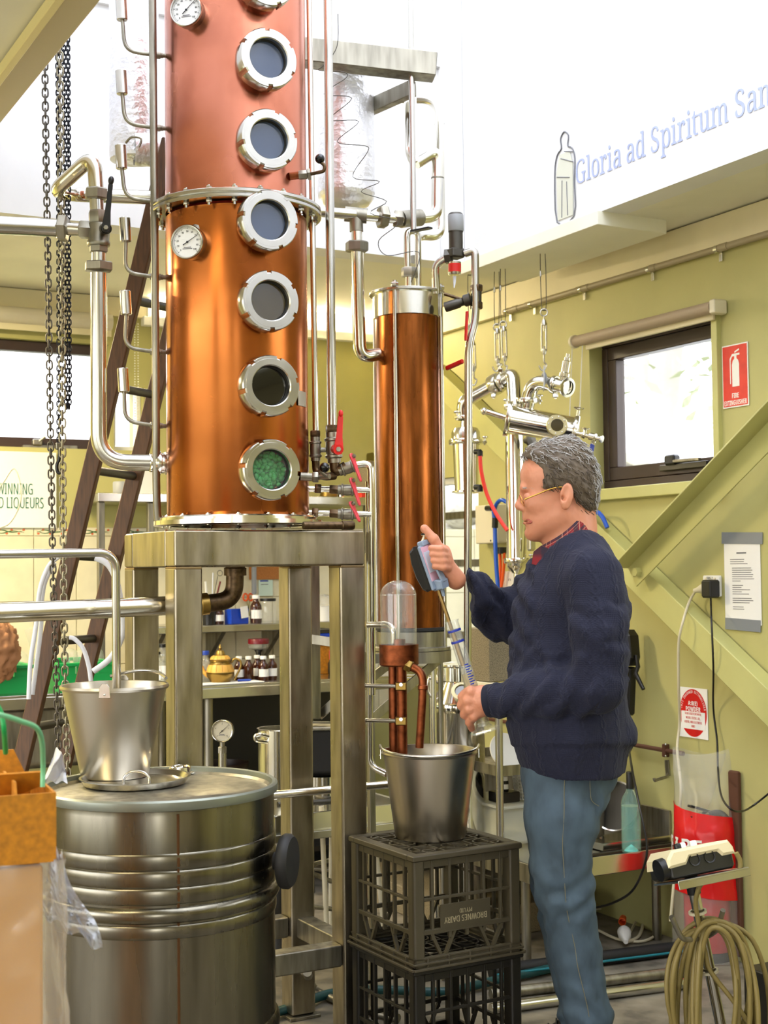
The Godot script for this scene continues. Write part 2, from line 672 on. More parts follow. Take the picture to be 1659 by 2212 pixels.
	mat("bezel", Color(0.74, 0.70, 0.55), 0.35, 1.0)
	mat("blue_grip", Color(0.06, 0.16, 0.52), 0.4)
	mat("conduit", Color(0.62, 0.57, 0.46), 0.5)
	mat("blind_tan", Color(0.66, 0.59, 0.50), 0.6)
	mottle(mat("sign_red", Color(0.86, 0.16, 0.11), 0.4), noise(0.02, [[0.0, Color(0.94, 0.7, 0.8)], [0.55, Color(1, 1, 1)], [0.8, Color(1.0, 2.4, 1.5)], [1.0, Color(1.0, 3.2, 1.5)]], 128, 2), Vector3(6, 6, 6))
	mat("robe_grey", Color(0.82, 0.82, 0.76), 0.7)
	mat("tape", Color(0.50, 0.52, 0.55), 0.3)
	mat("rust", Color(0.34, 0.20, 0.12), 0.75)
	mat("olive_gold", Color(0.80, 0.55, 0.10), 0.5)
	mat("hose_cyan", Color(0.05, 0.45, 0.50), 0.45)
	mat("hose_aqua", Color(0.45, 0.85, 0.85), 0.2)
	mat("steel_bucket", Color(0.76, 0.73, 0.67), 0.30, 1.0)
	mat("rim_grey", Color(0.52, 0.54, 0.50), 0.38, 0.7)
	mat("weld_brown", Color(0.34, 0.22, 0.10), 0.55, 0.6)
	mat("crate_letter", Color(0.62, 0.58, 0.46), 0.5)
	mat("carton_tan", Color(0.74, 0.52, 0.13), 0.7)
	mat("cream_plastic", Color(0.87, 0.82, 0.66), 0.4)
	mat("dark_plastic", Color(0.12, 0.115, 0.09), 0.4)
	mat("band_green", Color(0.45, 0.74, 0.55), 0.35)
	var bw := mat("bag_white", Color(0.90, 0.92, 0.97, 0.72), 0.3)
	bw.transparency = BaseMaterial3D.TRANSPARENCY_ALPHA
	mat("bag_red", Color(0.82, 0.07, 0.08), 0.3)
	glass("spirit", Color(0.85, 0.75, 0.35), 0.30)
	mat("blue_mark", Color(0.16, 0.22, 0.62), 0.4)
	mat("meter_grey", Color(0.52, 0.58, 0.66), 0.4)
	mat("meter_pink", Color(0.85, 0.68, 0.76), 0.4)
	mat("screen_pale", Color(0.80, 0.85, 0.92), 0.15)
	mat("probe_tan", Color(0.72, 0.60, 0.38), 0.3, 0.8)
	var tg := mat("tube_glow", Color(0.95, 0.93, 0.86), 0.5)
	tg.emission_enabled = true
	tg.emission = Color(1.0, 0.96, 0.85)
	tg.emission_energy_multiplier = 0.35


# ---- the room ---------------------------------------------------------------------------------------------------
const RX := 3.27       # right wall
const BZ := -5.84      # back wall
const LX := -2.6
const FZ := 3.2
const CH := 2.52       # underside of the ceiling
const WX0 := 0.85      # the light well
const WX1 := 2.87
const WZ0 := -4.62
const WZ1 := 0.4
const WH := 4.3


func holed(g: Geo, u0: float, u1: float, v0: float, v1: float, holes: Array, put: Callable) -> Geo:   # a wall left open at holes [u0, u1, v0, v1]
	var cuts := [u0, u1]
	for h in holes:
		cuts.append_array([h[0], h[1]])
	cuts.sort()
	for k in cuts.size() - 1:
		var a: float = cuts[k]
		var b: float = cuts[k + 1]
		if b - a < 1e-4:
			continue
		var here := holes.filter(func(h): return h[0] < (a + b) / 2.0 and h[1] > (a + b) / 2.0)
		here.sort_custom(func(p, q): return p[2] < q[2])
		var v := v0
		for h in here:
			if h[2] > v:
				put.call(g, a, b, v, h[2])
			v = h[3]
		if v < v1:
			put.call(g, a, b, v, v1)
	return g


func build_room() -> void:
	var put_x := func(wx0: float, wx1: float): return func(g, a, b, c, d): g.box(Vector3((wx0 + wx1) / 2, (c + d) / 2, (a + b) / 2), Vector3(absf(wx1 - wx0), d - c, b - a))
	var put_z := func(wz0: float, wz1: float): return func(g, a, b, c, d): g.box(Vector3((a + b) / 2, (c + d) / 2, (wz0 + wz1) / 2), Vector3(b - a, d - c, absf(wz1 - wz0)))
	struct("floor", Geo.new().box(Vector3((LX + RX) / 2, -0.05, (BZ + FZ) / 2), Vector3(RX - LX + 0.4, 0.1, FZ - BZ + 0.4)), "concrete")
	# right wall with its window and the tall window by the corner
	var wl := on_x(1275, 900, RX)
	var wr := on_x(1547, 900, RX)
	var cl := on_x(1035, 1200, RX)
	var h0 := 1.617
	var h1 := 2.205
	var side := Geo.new()
	holed(side, BZ - 0.2, FZ + 0.2, 0.0, CH + 0.1, [[wl.z, wr.z, h0, h1], [BZ + 0.08, cl.z, 0.86, 1.735], [-2.4, -0.6, 1.617, 2.205]], put_x.call(RX, RX + 0.13))
	struct("wall_right", side, "wall_yellow")
	# back wall
	var b0 := on_z(-90, 850, BZ)
	var b1 := on_z(236, 850, BZ)
	var top := on_z(120, 737, BZ).y
	var low := on_z(120, 968, BZ).y
	var c0 := on_z(246, 900, BZ)
	var c1 := on_z(310, 900, BZ)
	var s0 := on_z(318, 690, BZ)
	var s1 := on_z(812, 690, BZ)
	var sh0 := on_z(700, 717, BZ).y
	var sh1 := on_z(700, 657, BZ).y + 0.03
	var back := Geo.new()
	holed(back, LX - 0.2, RX + 0.2, 0.0, CH + 0.1, [[b0.x, b1.x, low, top], [c0.x, c1.x, low, on_z(280, 835, BZ).y]], put_z.call(BZ - 0.2, BZ))
	struct("wall_back", back, "wall_yellow")
	struct("wall_left", holed(Geo.new(), BZ - 0.2, FZ + 0.2, 0.0, CH + 0.1, [[-4.6, -1.2, 0.35, 2.35], [-0.4, 2.6, 0.35, 2.35]], put_x.call(LX - 0.2, LX)), "wall_cream")
	struct("wall_front", holed(Geo.new(), LX - 0.2, RX + 0.2, 0.0, CH + 0.1, [[-2.2, -0.9, 0.0, 2.2]], put_z.call(FZ, FZ + 0.2)), "wall_cream")
	# ceiling round the light well
	var ce := Geo.new()
	var cy := CH + 0.05
	ce.box(Vector3((LX + WX0 - 0.083) / 2 - 0.1, cy, (BZ + FZ) / 2), Vector3(WX0 - 0.083 - LX + 0.2, 0.1, FZ - BZ + 0.4))
	ce.box(Vector3((WX1 + RX) / 2 + 0.15, cy, (BZ + FZ) / 2), Vector3(RX - WX1 + 0.1, 0.1, FZ - BZ + 0.4))
	ce.box(Vector3((WX0 - 0.083 + WX1) / 2 + 0.05, cy, (BZ + WZ0) / 2 - 0.15), Vector3(WX1 - WX0 + 0.183, 0.1, WZ0 - BZ + 0.1))
	ce.box(Vector3((WX0 - 0.083 + WX1) / 2, cy, (WZ1 + FZ) / 2 + 0.1), Vector3(WX1 - WX0 + 0.083, 0.1, FZ - WZ1 + 0.2))
	struct("ceiling", ce, "soffit")
	var mh := (CH + WH) / 2
	struct("wall_well_back", Geo.new().box(Vector3((WX0 + WX1) / 2, mh, WZ0 - 0.06), Vector3(WX1 - WX0 + 0.3, WH - CH, 0.12)), "wall_white")
	struct("wall_well_right", Geo.new().box(Vector3(WX1 + 0.06, mh, (WZ0 + WZ1) / 2), Vector3(0.12, WH - CH, WZ1 - WZ0)), "wall_white")
	struct("wall_well_left", Geo.new().box(Vector3(WX0 - 0.06, mh + 0.1, (WZ0 + WZ1) / 2), Vector3(0.12, WH - CH - 0.2, WZ1 - WZ0)), "wall_white")
	struct("wall_well_front", Geo.new().box(Vector3((WX0 + WX1) / 2, mh, WZ1 + 0.06), Vector3(WX1 - WX0 + 0.3, WH - CH, 0.12)), "wall_white")
	# glazed roof over the well: bars and panes
	var bars := Geo.new()
	for k in 6:
		bars.box(Vector3((WX0 + WX1) / 2, WH + 0.02, lerpf(WZ0, WZ1, k / 5.0)), Vector3(WX1 - WX0 + 0.2, 0.06, 0.05))
	for x in [WX0, WX1]:
		bars.box(Vector3(x, WH + 0.02, (WZ0 + WZ1) / 2), Vector3(0.06, 0.06, WZ1 - WZ0))
	var roof := struct("window_5", bars, "white")
	for k in 5:
		var za := lerpf(WZ0, WZ1, k / 5.0) + 0.025
		var zb := lerpf(WZ0, WZ1, (k + 1) / 5.0) - 0.025
		obj("pane", Geo.new().box(Vector3((WX0 + WX1) / 2, WH + 0.02, (za + zb) / 2), Vector3(WX1 - WX0 - 0.06, 0.006, zb - za)), "pane", roof)
	# faint upright battens of the well's back wall
	struct("trim_1", Geo.new().box(Vector3(WX1 - 0.05, mh, WZ0 + 0.012), Vector3(0.1, WH - CH, 0.024), Basis.IDENTITY, 0.004), "wall_white")
	struct("trim_2", Geo.new().box(Vector3((WX0 + WX1) / 2, on_z(960, 145, WZ0).y, WZ0 + 0.01), Vector3(WX1 - WX0, 0.02, 0.02)), "wall_white")
	# the beam at the well's left edge, with the pale batten beside it
	struct("trim_3", Geo.new().box(Vector3(WX0 - 0.041, 2.61, (WZ0 + WZ1) / 2), Vector3(0.083, 0.2, WZ1 - WZ0), Basis.IDENTITY, 0.004), "beam_paint")
	struct("trim_4", Geo.new().box(Vector3(WX0 - 0.092, 2.50, (WZ0 + WZ1) / 2), Vector3(0.02, 0.03, WZ1 - WZ0), Basis.IDENTITY, 0.003), "beam_stripe")
	# board under the right edge of the well, stopping short of the camera
	var q0 := on_y(1290, 483, 2.475)
	struct("trim_5", Geo.new().box(Vector3(WX1 + 0.13, 2.497, (WZ0 + q0.z) / 2), Vector3(0.3, 0.05, q0.z - WZ0), Basis.IDENTITY, 0.003), "soffit")
	struct("trim_6", Geo.new().box(Vector3(RX - 0.012, 2.455, (BZ + FZ) / 2), Vector3(0.024, 0.12, FZ - BZ), Basis.IDENTITY, 0.003), "wall_cream")
	struct("trim_7", Geo.new().box(Vector3((LX + RX) / 2, 2.475, BZ + 0.012), Vector3(RX - LX, 0.085, 0.024), Basis.IDENTITY, 0.003), "wall_cream")
	struct("trim_8", Geo.new().box(Vector3((s0.x + s1.x) / 2, sh0 - 0.02, BZ + 0.02), Vector3(s1.x - s0.x + 0.06, 0.04, 0.04), Basis.IDENTITY, 0.003), "white")
	struct("trim_9", Geo.new().box(Vector3((s0.x + s1.x) / 2, sh1 + 0.016, BZ + 0.015), Vector3(s1.x - s0.x + 0.06, 0.03, 0.03), Basis.IDENTITY, 0.003), "wall_cream")
	# windows
	window_frame("window_1", Vector3(b0.x, low, BZ - 0.06), Vector3(b1.x, top, BZ - 0.06), 0.045, "frame_brown")
	var ha := on_z(48, 966, BZ - 0.03)
	var hc := on_z(166, 968, BZ - 0.03)
	var w1 := get_node("window_1")
	obj("latch", Geo.new().bar(ha, hc, 0.03, 0.018, Vector3.UP, 0.003), "steel_dull", w1)
	obj("latch", Geo.new().box(on_z(80, 956, BZ - 0.02), Vector3(0.045, 0.03, 0.03), Basis.IDENTITY, 0.008).rod(on_z(84, 954, BZ - 0.01), on_z(98, 943, BZ), 0.006, 8), "steel_dull", w1)
	window_frame("window_2", Vector3(c0.x, low, BZ - 0.06), Vector3(c1.x, on_z(280, 835, BZ).y, BZ - 0.06), 0.02, "white")
	batten("fluorescent strip light with a white frame high on the back wall behind the still", Vector3((s0.x + s1.x) / 2, (sh0 + sh1) / 2, BZ + 0.03), Vector3(0, -0.45, 1), s1.x - s0.x, sh1 - sh0 - 0.01, 1.9)
	var fx := RX + 0.095
	var w := struct("window_4", window_bars(Vector3(fx, h0, wl.z), Vector3(fx, h1, wr.z), 0.035, 0.07), "frame_brown")
	obj("sash", window_bars(Vector3(fx - 0.012, h0 + 0.036, wl.z + 0.036), Vector3(fx - 0.012, h1 - 0.036, wr.z - 0.036), 0.05, 0.045), "frame_brown", w)
	obj("pane", Geo.new().box(Vector3(fx, (h0 + h1) / 2, (wl.z + wr.z) / 2), Vector3(0.005, h1 - h0 - 0.14, wr.z - wl.z - 0.14)), "pane", w)
	var la := on_x(1430, 1017, fx - 0.04)
	var lb := on_x(1532, 1006, fx - 0.04)
	la.y = h0 + 0.062
	lb.y = la.y
	obj("latch", Geo.new().bar(la, lb, 0.03, 0.022, Vector3.UP, 0.003), "dark_steel", w)
	obj("latch", Geo.new().box(la.lerp(lb, 0.28) + Vector3(-0.012, 0.026, 0), Vector3(0.035, 0.038, 0.06), Basis.IDENTITY, 0.008), "black", w)
	obj("latch", Geo.new().bar(la.lerp(lb, 0.3) + Vector3(-0.02, 0.02, 0), la.lerp(lb, 0.95) + Vector3(-0.03, 0.016, 0), 0.016, 0.012, Vector3.UP, 0.003), "steel_dull", w)
	struct("trim_10", Geo.new().box(Vector3(RX - 0.006, h0 - 0.022, (wl.z + wr.z) / 2), Vector3(0.05, 0.044, wr.z - wl.z + 0.1), Basis.IDENTITY, 0.004), "brace_paint")
	struct("trim_11", Geo.new().box(Vector3(RX - 0.004, (h0 + h1) / 2, wr.z + 0.016), Vector3(0.03, h1 - h0 + 0.04, 0.03), Basis.IDENTITY, 0.003), "brace_paint")
	var lx := RX + 0.05
	var lv := struct("window_6", window_bars(Vector3(lx, 0.86, BZ + 0.08), Vector3(lx, 1.735, cl.z), 0.03, 0.06), "white")
	for y in [1.562, 1.345, 1.02]:
		obj("rail", Geo.new().box(Vector3(lx, y, (BZ + 0.08 + cl.z) / 2), Vector3(0.04, 0.035, cl.z - BZ - 0.1), Basis.IDENTITY, 0.004), "steel_dull", lv)
	for y in [[0.89, 1.0], [1.04, 1.327], [1.365, 1.544], [1.58, 1.705]]:
		obj("pane", Geo.new().box(Vector3(lx, (y[0] + y[1]) / 2, (BZ + 0.08 + cl.z) / 2), Vector3(0.005, y[1] - y[0], cl.z - BZ - 0.12)), "pane", lv)
	# tiles on the back wall, with a narrow printed border course
	var x0 := on_z(72, 1230, BZ).x
	var pitch := on_z(164, 1230, BZ).x - x0
	var th := on_z(100, 1158, BZ).y
	var row := th - on_z(100, 1299, BZ).y
	var wall := get_node("wall_back")
	obj("grout", Geo.new().box(Vector3(x0 + 7.5 * pitch, th - 1.5 * row + 0.017, BZ + 0.003), Vector3(pitch * 20, 3 * row + 0.042, 0.006)), "grout", wall)
	var tm := Geo.new().box(Vector3.ZERO, Vector3(pitch - 0.003, row - 0.003, 0.008), Basis.IDENTITY, 0.0015).mesh()
	var bm := Geo.new().box(Vector3.ZERO, Vector3(pitch - 0.003, 0.034, 0.008), Basis.IDENTITY, 0.0015).mesh()
	var leaf := Geo.new()
	var bud := Geo.new()
	for s in [-1, 1]:
		leaf.tube(curve([Vector3(-0.08, -0.004 * s, 0), Vector3(-0.045, 0.007 * s, 0), Vector3(0.0, -0.003 * s, 0), Vector3(0.05, 0.004 * s, 0)], 4), [0.0006, 0.0009, 0.0012, 0.0016, 0.002, 0.0024, 0.0026, 0.0024, 0.002, 0.0016, 0.0012, 0.0009, 0.0006], 5)
		for q in 3:
			bud.ball(Vector3(-0.062 + 0.05 * q + 0.01 * s, 0.008 * s, 0), Vector3(0.006, 0.005, 0.001), Basis.IDENTITY, 8)
	var lm := leaf.mesh()
	var um := bud.mesh()
	for k in range(-2, 18):
		var px := x0 + (k - 0.5) * pitch
		for r in 3:
			obj("tile", tm, "tile", wall, Transform3D(Basis.IDENTITY, Vector3(px, th - (r + 0.5) * row, BZ + 0.006)))
		var b := obj("border_tile", bm, "tile", wall, Transform3D(Basis.IDENTITY, Vector3(px, th + 0.018, BZ + 0.006)))
		if k < 7:
			obj("leaf_print", lm, "green_print", b, Transform3D(Basis.from_scale(Vector3(1, 1, 0.2)), Vector3(px, th + 0.018, BZ + 0.0102)))
			obj("flower_print", um, "orange_print", b, Transform3D(Basis.from_scale(Vector3(1, 1, 0.4)), Vector3(px, th + 0.018, BZ + 0.0101)))

	batten("fluorescent batten on the ceiling over the left end of the back bench", Vector3(0.3, CH - 0.03, -5.1), Vector3.DOWN, 1.2, 0.16, 1.3)
	batten("added unseen fluorescent batten on the ceiling left of the light well", Vector3(-0.5, CH - 0.03, -2.2), Vector3.DOWN, 1.2, 0.16, 0.3)  # out-of-view lamp added as fill for the fronts of things
	batten("added unseen fluorescent batten on the ceiling behind the camera", Vector3(2.0, CH - 0.03, 1.3), Vector3.DOWN, 1.2, 0.16, 0.06)  # weak fill lamp added out of view, no source known there


func batten(label: String, p: Vector3, dir: Vector3, l: float, w: float, e: float) -> void:   # tube light: housing, glowing diffuser and its light
	var lk := look(p, dir, Vector3.UP if absf(dir.normalized().y) < 0.9 else Vector3.BACK)
	var wall := absf(dir.y) < 0.9
	var face := look(p, Vector3.BACK) if wall else lk
	var b := thing("strip_light", label, "lamp", p, "")
	obj("housing", Geo.new().box(face * Vector3(0, 0, -0.012), Vector3(l + 0.02, w + 0.012, 0.03), face.basis, 0.004), "white", b)
	obj("diffuser", Geo.new().box(face * Vector3(0, 0, 0.012), Vector3(l, w, 0.022), face.basis, 0.006), "tube_glow", b)
	var a := AreaLight3D.new()
	a.name = "tube_light"
	a.light_color = Color(1.0, 0.92, 0.74)
	a.light_energy = e * LAMP
	a.area_size = Vector2(l, w)
	a.shadow_enabled = true
	a.area_range = 12.0
	b.add_child(a, true)
	a.transform = where(b).affine_inverse() * look(p + (Vector3(0, 0, 0.03) if wall else dir * 0.03), -dir, Vector3.UP if wall else Vector3.BACK)


func window_bars(a: Vector3, b: Vector3, w: float, d: float) -> Geo:   # a rectangular frame in the plane of a and b
	var g := Geo.new()
	var inx := absf(a.x - b.x) < 1e-4
	var m := (a + b) / 2
	var l := absf(b.z - a.z) if inx else absf(b.x - a.x)
	for s in [-1, 1]:
		g.box(Vector3(m.x, b.y - w / 2 if s > 0 else a.y + w / 2, m.z), Vector3(d, w, l) if inx else Vector3(l, w, d), Basis.IDENTITY, 0.003)
		var o: float = s * (l - w) / 2.0
		g.box(m + (Vector3(0, 0, o) if inx else Vector3(o, 0, 0)), Vector3(d, b.y - a.y - 2 * w, w) if inx else Vector3(w, b.y - a.y - 2 * w, d), Basis.IDENTITY, 0.003)
	return g


func window_frame(called: String, a: Vector3, b: Vector3, w: float, m: String) -> Node3D:
	var o := struct(called, window_bars(a, b, w, 0.05), m)
	obj("pane", Geo.new().box((a + b) / 2, Vector3(absf(b.x - a.x) - 2 * w, b.y - a.y - 2 * w, 0.005)), "pane", o)
	return o


func build_outside() -> void:
	struct("ground", Geo.new().box(Vector3(0, -0.16, -2), Vector3(70, 0.1, 70)), "ground")
	# pale boulder wall beyond the tall window
	var wallo := Geo.new()
	var bw := thing("boulder_wall", "wall of pale rounded boulders outside the tall window by the corner", "stone wall", Vector3(RX + 1.3, -0.11, -5.8))
	var bs := Geo.new().ball(Vector3.ZERO, 1.0, Basis.IDENTITY, 14).mesh()
	for r in 8:
		for k in 9:
			var q := Vector3(RX + 1.3 + rng.randf_range(-0.06, 0.06), 0.02 + r * 0.24, -7.6 + k * 0.42 + (0.2 if r % 2 else 0.0))
			obj("boulder", bs, "stone", bw, Transform3D(Basis.from_euler(Vector3(rng.randf(), rng.randf(), rng.randf()) * 0.5) * Basis.from_scale(Vector3(0.2, 0.135, 0.22) * rng.randf_range(0.95, 1.1)), q))
	# tree, foliage and a low roof beyond the right window
	var tp := on_x(1400, 880, 7.2)
	tp.y = -0.11
	var t := thing("tree", "forked bare-barked tree outside the brown framed window", "tree", tp)
	obj("trunk", Geo.new().tube(curve([tp, tp + Vector3(0, 1.5, 0.05), tp + Vector3(0.1, 3.0, 0.1), tp + Vector3(0.1, 4.6, 0.4)], 5), 0.13, 12), "bark", t)
	obj("branch", Geo.new().tube(curve([tp + Vector3(0.05, 2.3, 0.07), tp + Vector3(0.2, 3.0, -0.3), tp + Vector3(0.3, 4.4, -0.5)], 5), 0.07, 8), "bark", t)
	var leaves := Geo.new()
	for k in 900:
		var c := tp + Vector3(rng.randf_range(-0.5, 2.5), rng.randf_range(2.2, 5.5), rng.randf_range(-2.2, 3.0))
		var b := Basis.from_euler(Vector3(rng.randf(), rng.randf(), rng.randf()) * TAU)
		leaves.face([c + b * Vector3(-0.09, 0, 0), c + b * Vector3(0, 0.035, 0.01), c + b * Vector3(0.1, 0, 0), c + b * Vector3(0, -0.035, 0.01)])
	obj("foliage", leaves, "foliage", t).set_meta("kind", "stuff")
	var ra := on_x(1355, 925, 4.5)
	var rb := on_x(1530, 1000, 4.5)
	var roof := thing("shed", "low shed with a sloping pale metal roof outside the brown framed window", "shed", Vector3(5.2, -0.11, (ra.z + rb.z) / 2))
	var rd := (rb - ra) * 1.2
	obj("roof", Geo.new().bar(ra - rd, rb + rd, 0.9, 0.04), "white", roof)
	obj("wall", Geo.new().bar(ra - rd + Vector3(0.3, -1.0, 0), rb + rd + Vector3(0.3, -1.0, 0), 0.1, 1.9), "stone", roof)


# ---- condenser column, tanks and loops behind -------------------------------------------------------------------
func build_condenser() -> void:
	var z := 4.4
	var b := at(888, 1358, z)
	var r := 71.0 * z / F
	var yt := yat(b, 690)
	var yl := yat(b, 640)
	var s := thing("condenser", "slim copper condenser column with steel end caps and tie rods right of the still", "condenser", Vector3(b.x, b.y - 0.06, b.z))
	var ax := func(y: float): return Transform3D(Basis.IDENTITY, Vector3(b.x, y, b.z))
	obj("shell", Geo.new().lathe([[r, 0], [r, yt - b.y]], ax.call(b.y), 64), "copper_dark", s)
	obj("top_cap", Geo.new().lathe([[r, 0], [r + 0.006, 0.002], [r + 0.006, yl - yt], [0, yl - yt]], ax.call(yt), 64), "polished", s)
	var lid := obj("lid", Geo.new().lathe([[0, 0], [r + 0.016, 0], [r + 0.018, 0.002], [r + 0.018, 0.008], [r + 0.016, 0.01], [0, 0.01]], ax.call(yl), 64), "steel", s)
	obj("gasket", Geo.new().lathe([[r + 0.001, -0.006], [r + 0.008, -0.004], [r + 0.008, 0.004], [r + 0.001, 0.006]], ax.call(b.y), 48), "rubber", s)
	obj("bottom_cap", Geo.new().lathe([[r, 0], [r + 0.008, -0.004], [r + 0.006, -0.05], [r + 0.02, -0.053], [r + 0.02, -0.062], [0, -0.062]], ax.call(b.y - 0.004), 64), "steel_dull", s)
	for q in [-20.0, 70.0, 160.0, 250.0]:
		var o := facing(b, q) * (r + 0.009)
		obj("tie_rod", Geo.new().rod(Vector3(b.x, b.y - 0.06, b.z) + o, Vector3(b.x, yl + 0.03, b.z) + o, 0.0062, 10), "steel", s)
		nut(s, Vector3(b.x, yl + 0.011, b.z) + o, Vector3(b.x, yl + 0.024, b.z) + o, 0.012, "steel")
	# frame that carries it
	var f := thing("bracket_stand", "welded flat-bar frame with diagonal braces carrying the condenser", "frame", Vector3(b.x, 0, b.z))
	var yb := b.y - 0.068
	obj("ring", Geo.new().lathe([[r - 0.01, 0], [r + 0.022, 0], [r + 0.022, -0.035], [r - 0.01, -0.035], [r - 0.01, 0]], ax.call(yb), 48), "steel_dull", f)
	for q in [[936, 4.44, 0.0085, "polished"], [951, 4.5, 0.0085, "steel_dull"], [672, 4.3, 0.0, ""], [800, 4.2, 0.0, ""]]:
		var p := at(q[0], 1410, q[1])
		if q[2] > 0:
			obj("post", Geo.new().rod(Vector3(p.x, 0, p.z), Vector3(p.x, yb - 0.03, p.z), q[2], 12), q[3], f)
	var pa := at(673, 1215, 4.55)
	obj("post", Geo.new().bar(Vector3(pa.x, yat(pa, 1552), pa.z), Vector3(pa.x, yat(pa, 1205), pa.z), 0.045, 0.04, Vector3.RIGHT, 0.004), "steel_dull", f)
	for q in [[[690, 1546, 4.55], [735, 1505, 4.5]], [[798, 1468, 4.2], [850, 1428, 4.35]], [[800, 1556, 4.2], [962, 1412, 4.4]], [[668, 1380, 4.5], [830, 1404, 4.4]], [[798, 1424, 4.25], [880, 1416, 4.3]]]:
		obj("brace", Geo.new().bar(at(q[0][0], q[0][1], q[0][2]), at(q[1][0], q[1][1], q[1][2]), 0.006, 0.03, Vector3.UP, 0.001), "steel_dull", f)
	obj("rail", Geo.new().bar(at(660, 1560, 4.3), at(800, 1562, 4.25), 0.01, 0.006), "steel_dull", f)
	var hx := at(800, 1500, 4.22)
	obj("post", Geo.new().bar(Vector3(hx.x, 0, hx.z), Vector3(hx.x, yat(hx, 1195), hx.z), 0.02, 0.02, Vector3.RIGHT, 0.002), "steel_dull", f)
	# pipes on the lid
	var st := thing("vent_bend", "narrow steel tube bent into an upside-down U on top of the condenser", "pipe", Vector3(b.x, yl, b.z))
	obj("stub", Geo.new().rod(at(884, 634, z), at(884, 596, z), 0.014, 18), "polished", st)
	nut(st, at(884, 598, z), at(884, 578, z), 0.026, "steel_dull")
	obj("bend", Geo.new().tube(rounded(P([[880, 580, z], [879, 499, z], [903, 499, 4.42], [903, 634, 4.42]]), 0.03, 8), 0.0108, 16), "polished", st)
	one("tall_vent_pipe", "slender steel pipe standing up out of frame above the condenser", "pipe", Geo.new().rod(at(893, 498, 4.36), up(at(893, 498, 4.36), -40), 0.0098, 14), "steel")
	# feed pipe that enters the condenser from the left
	var fp := thing("feed_pipe", "steel feed pipe with hexagon unions, elbowed into the condenser's upper left side", "pipe", at(775, 690, 4.35))
	obj("pipe", Geo.new().tube(rounded(P([[771, 536, 4.35], [777, 772, 4.36], [826, 764, 4.40]]), 0.055, 10), 0.0205, 24), "polished", fp)
	nut(fp, at(771, 544, 4.35), at(771, 522, 4.35), 0.037)
	obj("pipe", Geo.new().rod(at(771, 524, 4.35), at(770, 492, 4.35), 0.0175, 20), "polished", fp)
	obj("tee", Geo.new().rod(at(770, 500, 4.35), at(769, 462, 4.35), 0.0215, 20).rod(at(745, 462, 4.35), at(793, 467, 4.35), 0.0235, 20), "steel_dull", fp)
	nut(fp, at(722, 459, 4.35), at(704, 458, 4.35), 0.036)
	obj("pipe", Geo.new().rod(at(690, 457, 4.3), at(870, 473, 4.4), 0.0165, 20), "polished", fp)
	nut(fp, at(818, 468, 4.37), at(836, 470, 4.38), 0.036)
	nut(fp, at(850, 472, 4.4), at(872, 474, 4.4), 0.027)
	var bv := obj("valve", Geo.new().rod(at(866, 474, 4.4), at(908, 470, 4.45), 0.027, 22), "steel_dull", fp)
	obj("handle", Geo.new().bar(at(890, 500, 4.35), at(930, 492, 4.3), 0.02, 0.005), "black", bv)
	# serpentine loops
	var lp := thing("loop_pipe", "shiny steel pipe folded in U bends between the beam and the feed pipe valve", "pipe", at(920, 400, 4.5))
	obj("bend", Geo.new().tube(rounded(P([[905, 470, 4.47], [944, 466, 4.5], [946, 322, 4.5], [898, 352, 4.47]]), 0.055, 12), 0.0205, 24), "polished", lp)
	obj("bend", Geo.new().tube(rounded(P([[898, 352, 4.47], [888, 330, 4.47], [886, 170, 4.55]]), 0.04, 8), 0.0205, 24), "polished", lp)
	obj("bend", Geo.new().tube(rounded(P([[850, 213, 4.75], [948, 214, 4.7], [952, 512, 4.65], [900, 506, 4.62], [894, 560, 4.5]]), 0.065, 12), 0.0165, 22), "polished", lp)
	for q in [[[934, 265, 4.7], [966, 265, 4.7]]]:
		obj("weld_ring", Geo.new().lathe([[0.0166, -0.004], [0.018, 0], [0.0166, 0.004]], along(at(949, 268, 4.70), at(950, 290, 4.70)), 20), "steel_dull", lp)
	obj("weld_ring", Geo.new().lathe([[0.0206, -0.003], [0.0215, 0], [0.0206, 0.003]], along(at(945, 385, 4.5), at(945, 400, 4.5)), 20), "steel_dull", lp)
	# actuated valve with a red label
	var av := thing("regulator", "regulator valve with a dark ribbed cap and a red label above the condenser", "valve", at(982, 560, 4.35))
	obj("cap", Geo.new().lathe([[0, 0], [0.022, 0], [0.022, 0.057], [0.0235, 0.057], [0.0235, 0.112], [0.02, 0.117], [0, 0.117]], along(at(985, 541, 4.35), at(984, 460, 4.35)), 24), "dark_steel", av)
	obj("collar", Geo.new().lathe([[0.0232, 0], [0.0245, 0.002], [0.0245, 0.05], [0.021, 0.056], [0, 0.056]], along(at(985, 500, 4.35), at(984, 461, 4.35)), 24), "grey_paint", av)
	obj("body", Geo.new().box(at(983, 548, 4.35), Vector3(0.05, 0.03, 0.05), Basis.IDENTITY, 0.006).lathe([[0, 0], [0.024, 0.0], [0.024, 0.02], [0, 0.02]], along(at(962, 555, 4.36), at(1010, 549, 4.34)), 6, true), "dark_steel", av)
	obj("bowl", Geo.new().lathe([[0, 0], [0.018, 0], [0.02, 0.003], [0.02, 0.04], [0, 0.04]], along(at(982, 594, 4.35), at(982, 560, 4.35)), 24), "steel", av)
	obj("label", Geo.new().lathe([[0.0203, 0], [0.0203, 0.026]], along(at(982, 588, 4.35), at(982, 560, 4.35)), 20), "red", av)
	obj("drip_tip", Geo.new().tube(P([[982, 596, 4.35], [982, 608, 4.35], [981, 622, 4.35]]), [0.006, 0.0045, 0.0015], 10), "tube_white", av)
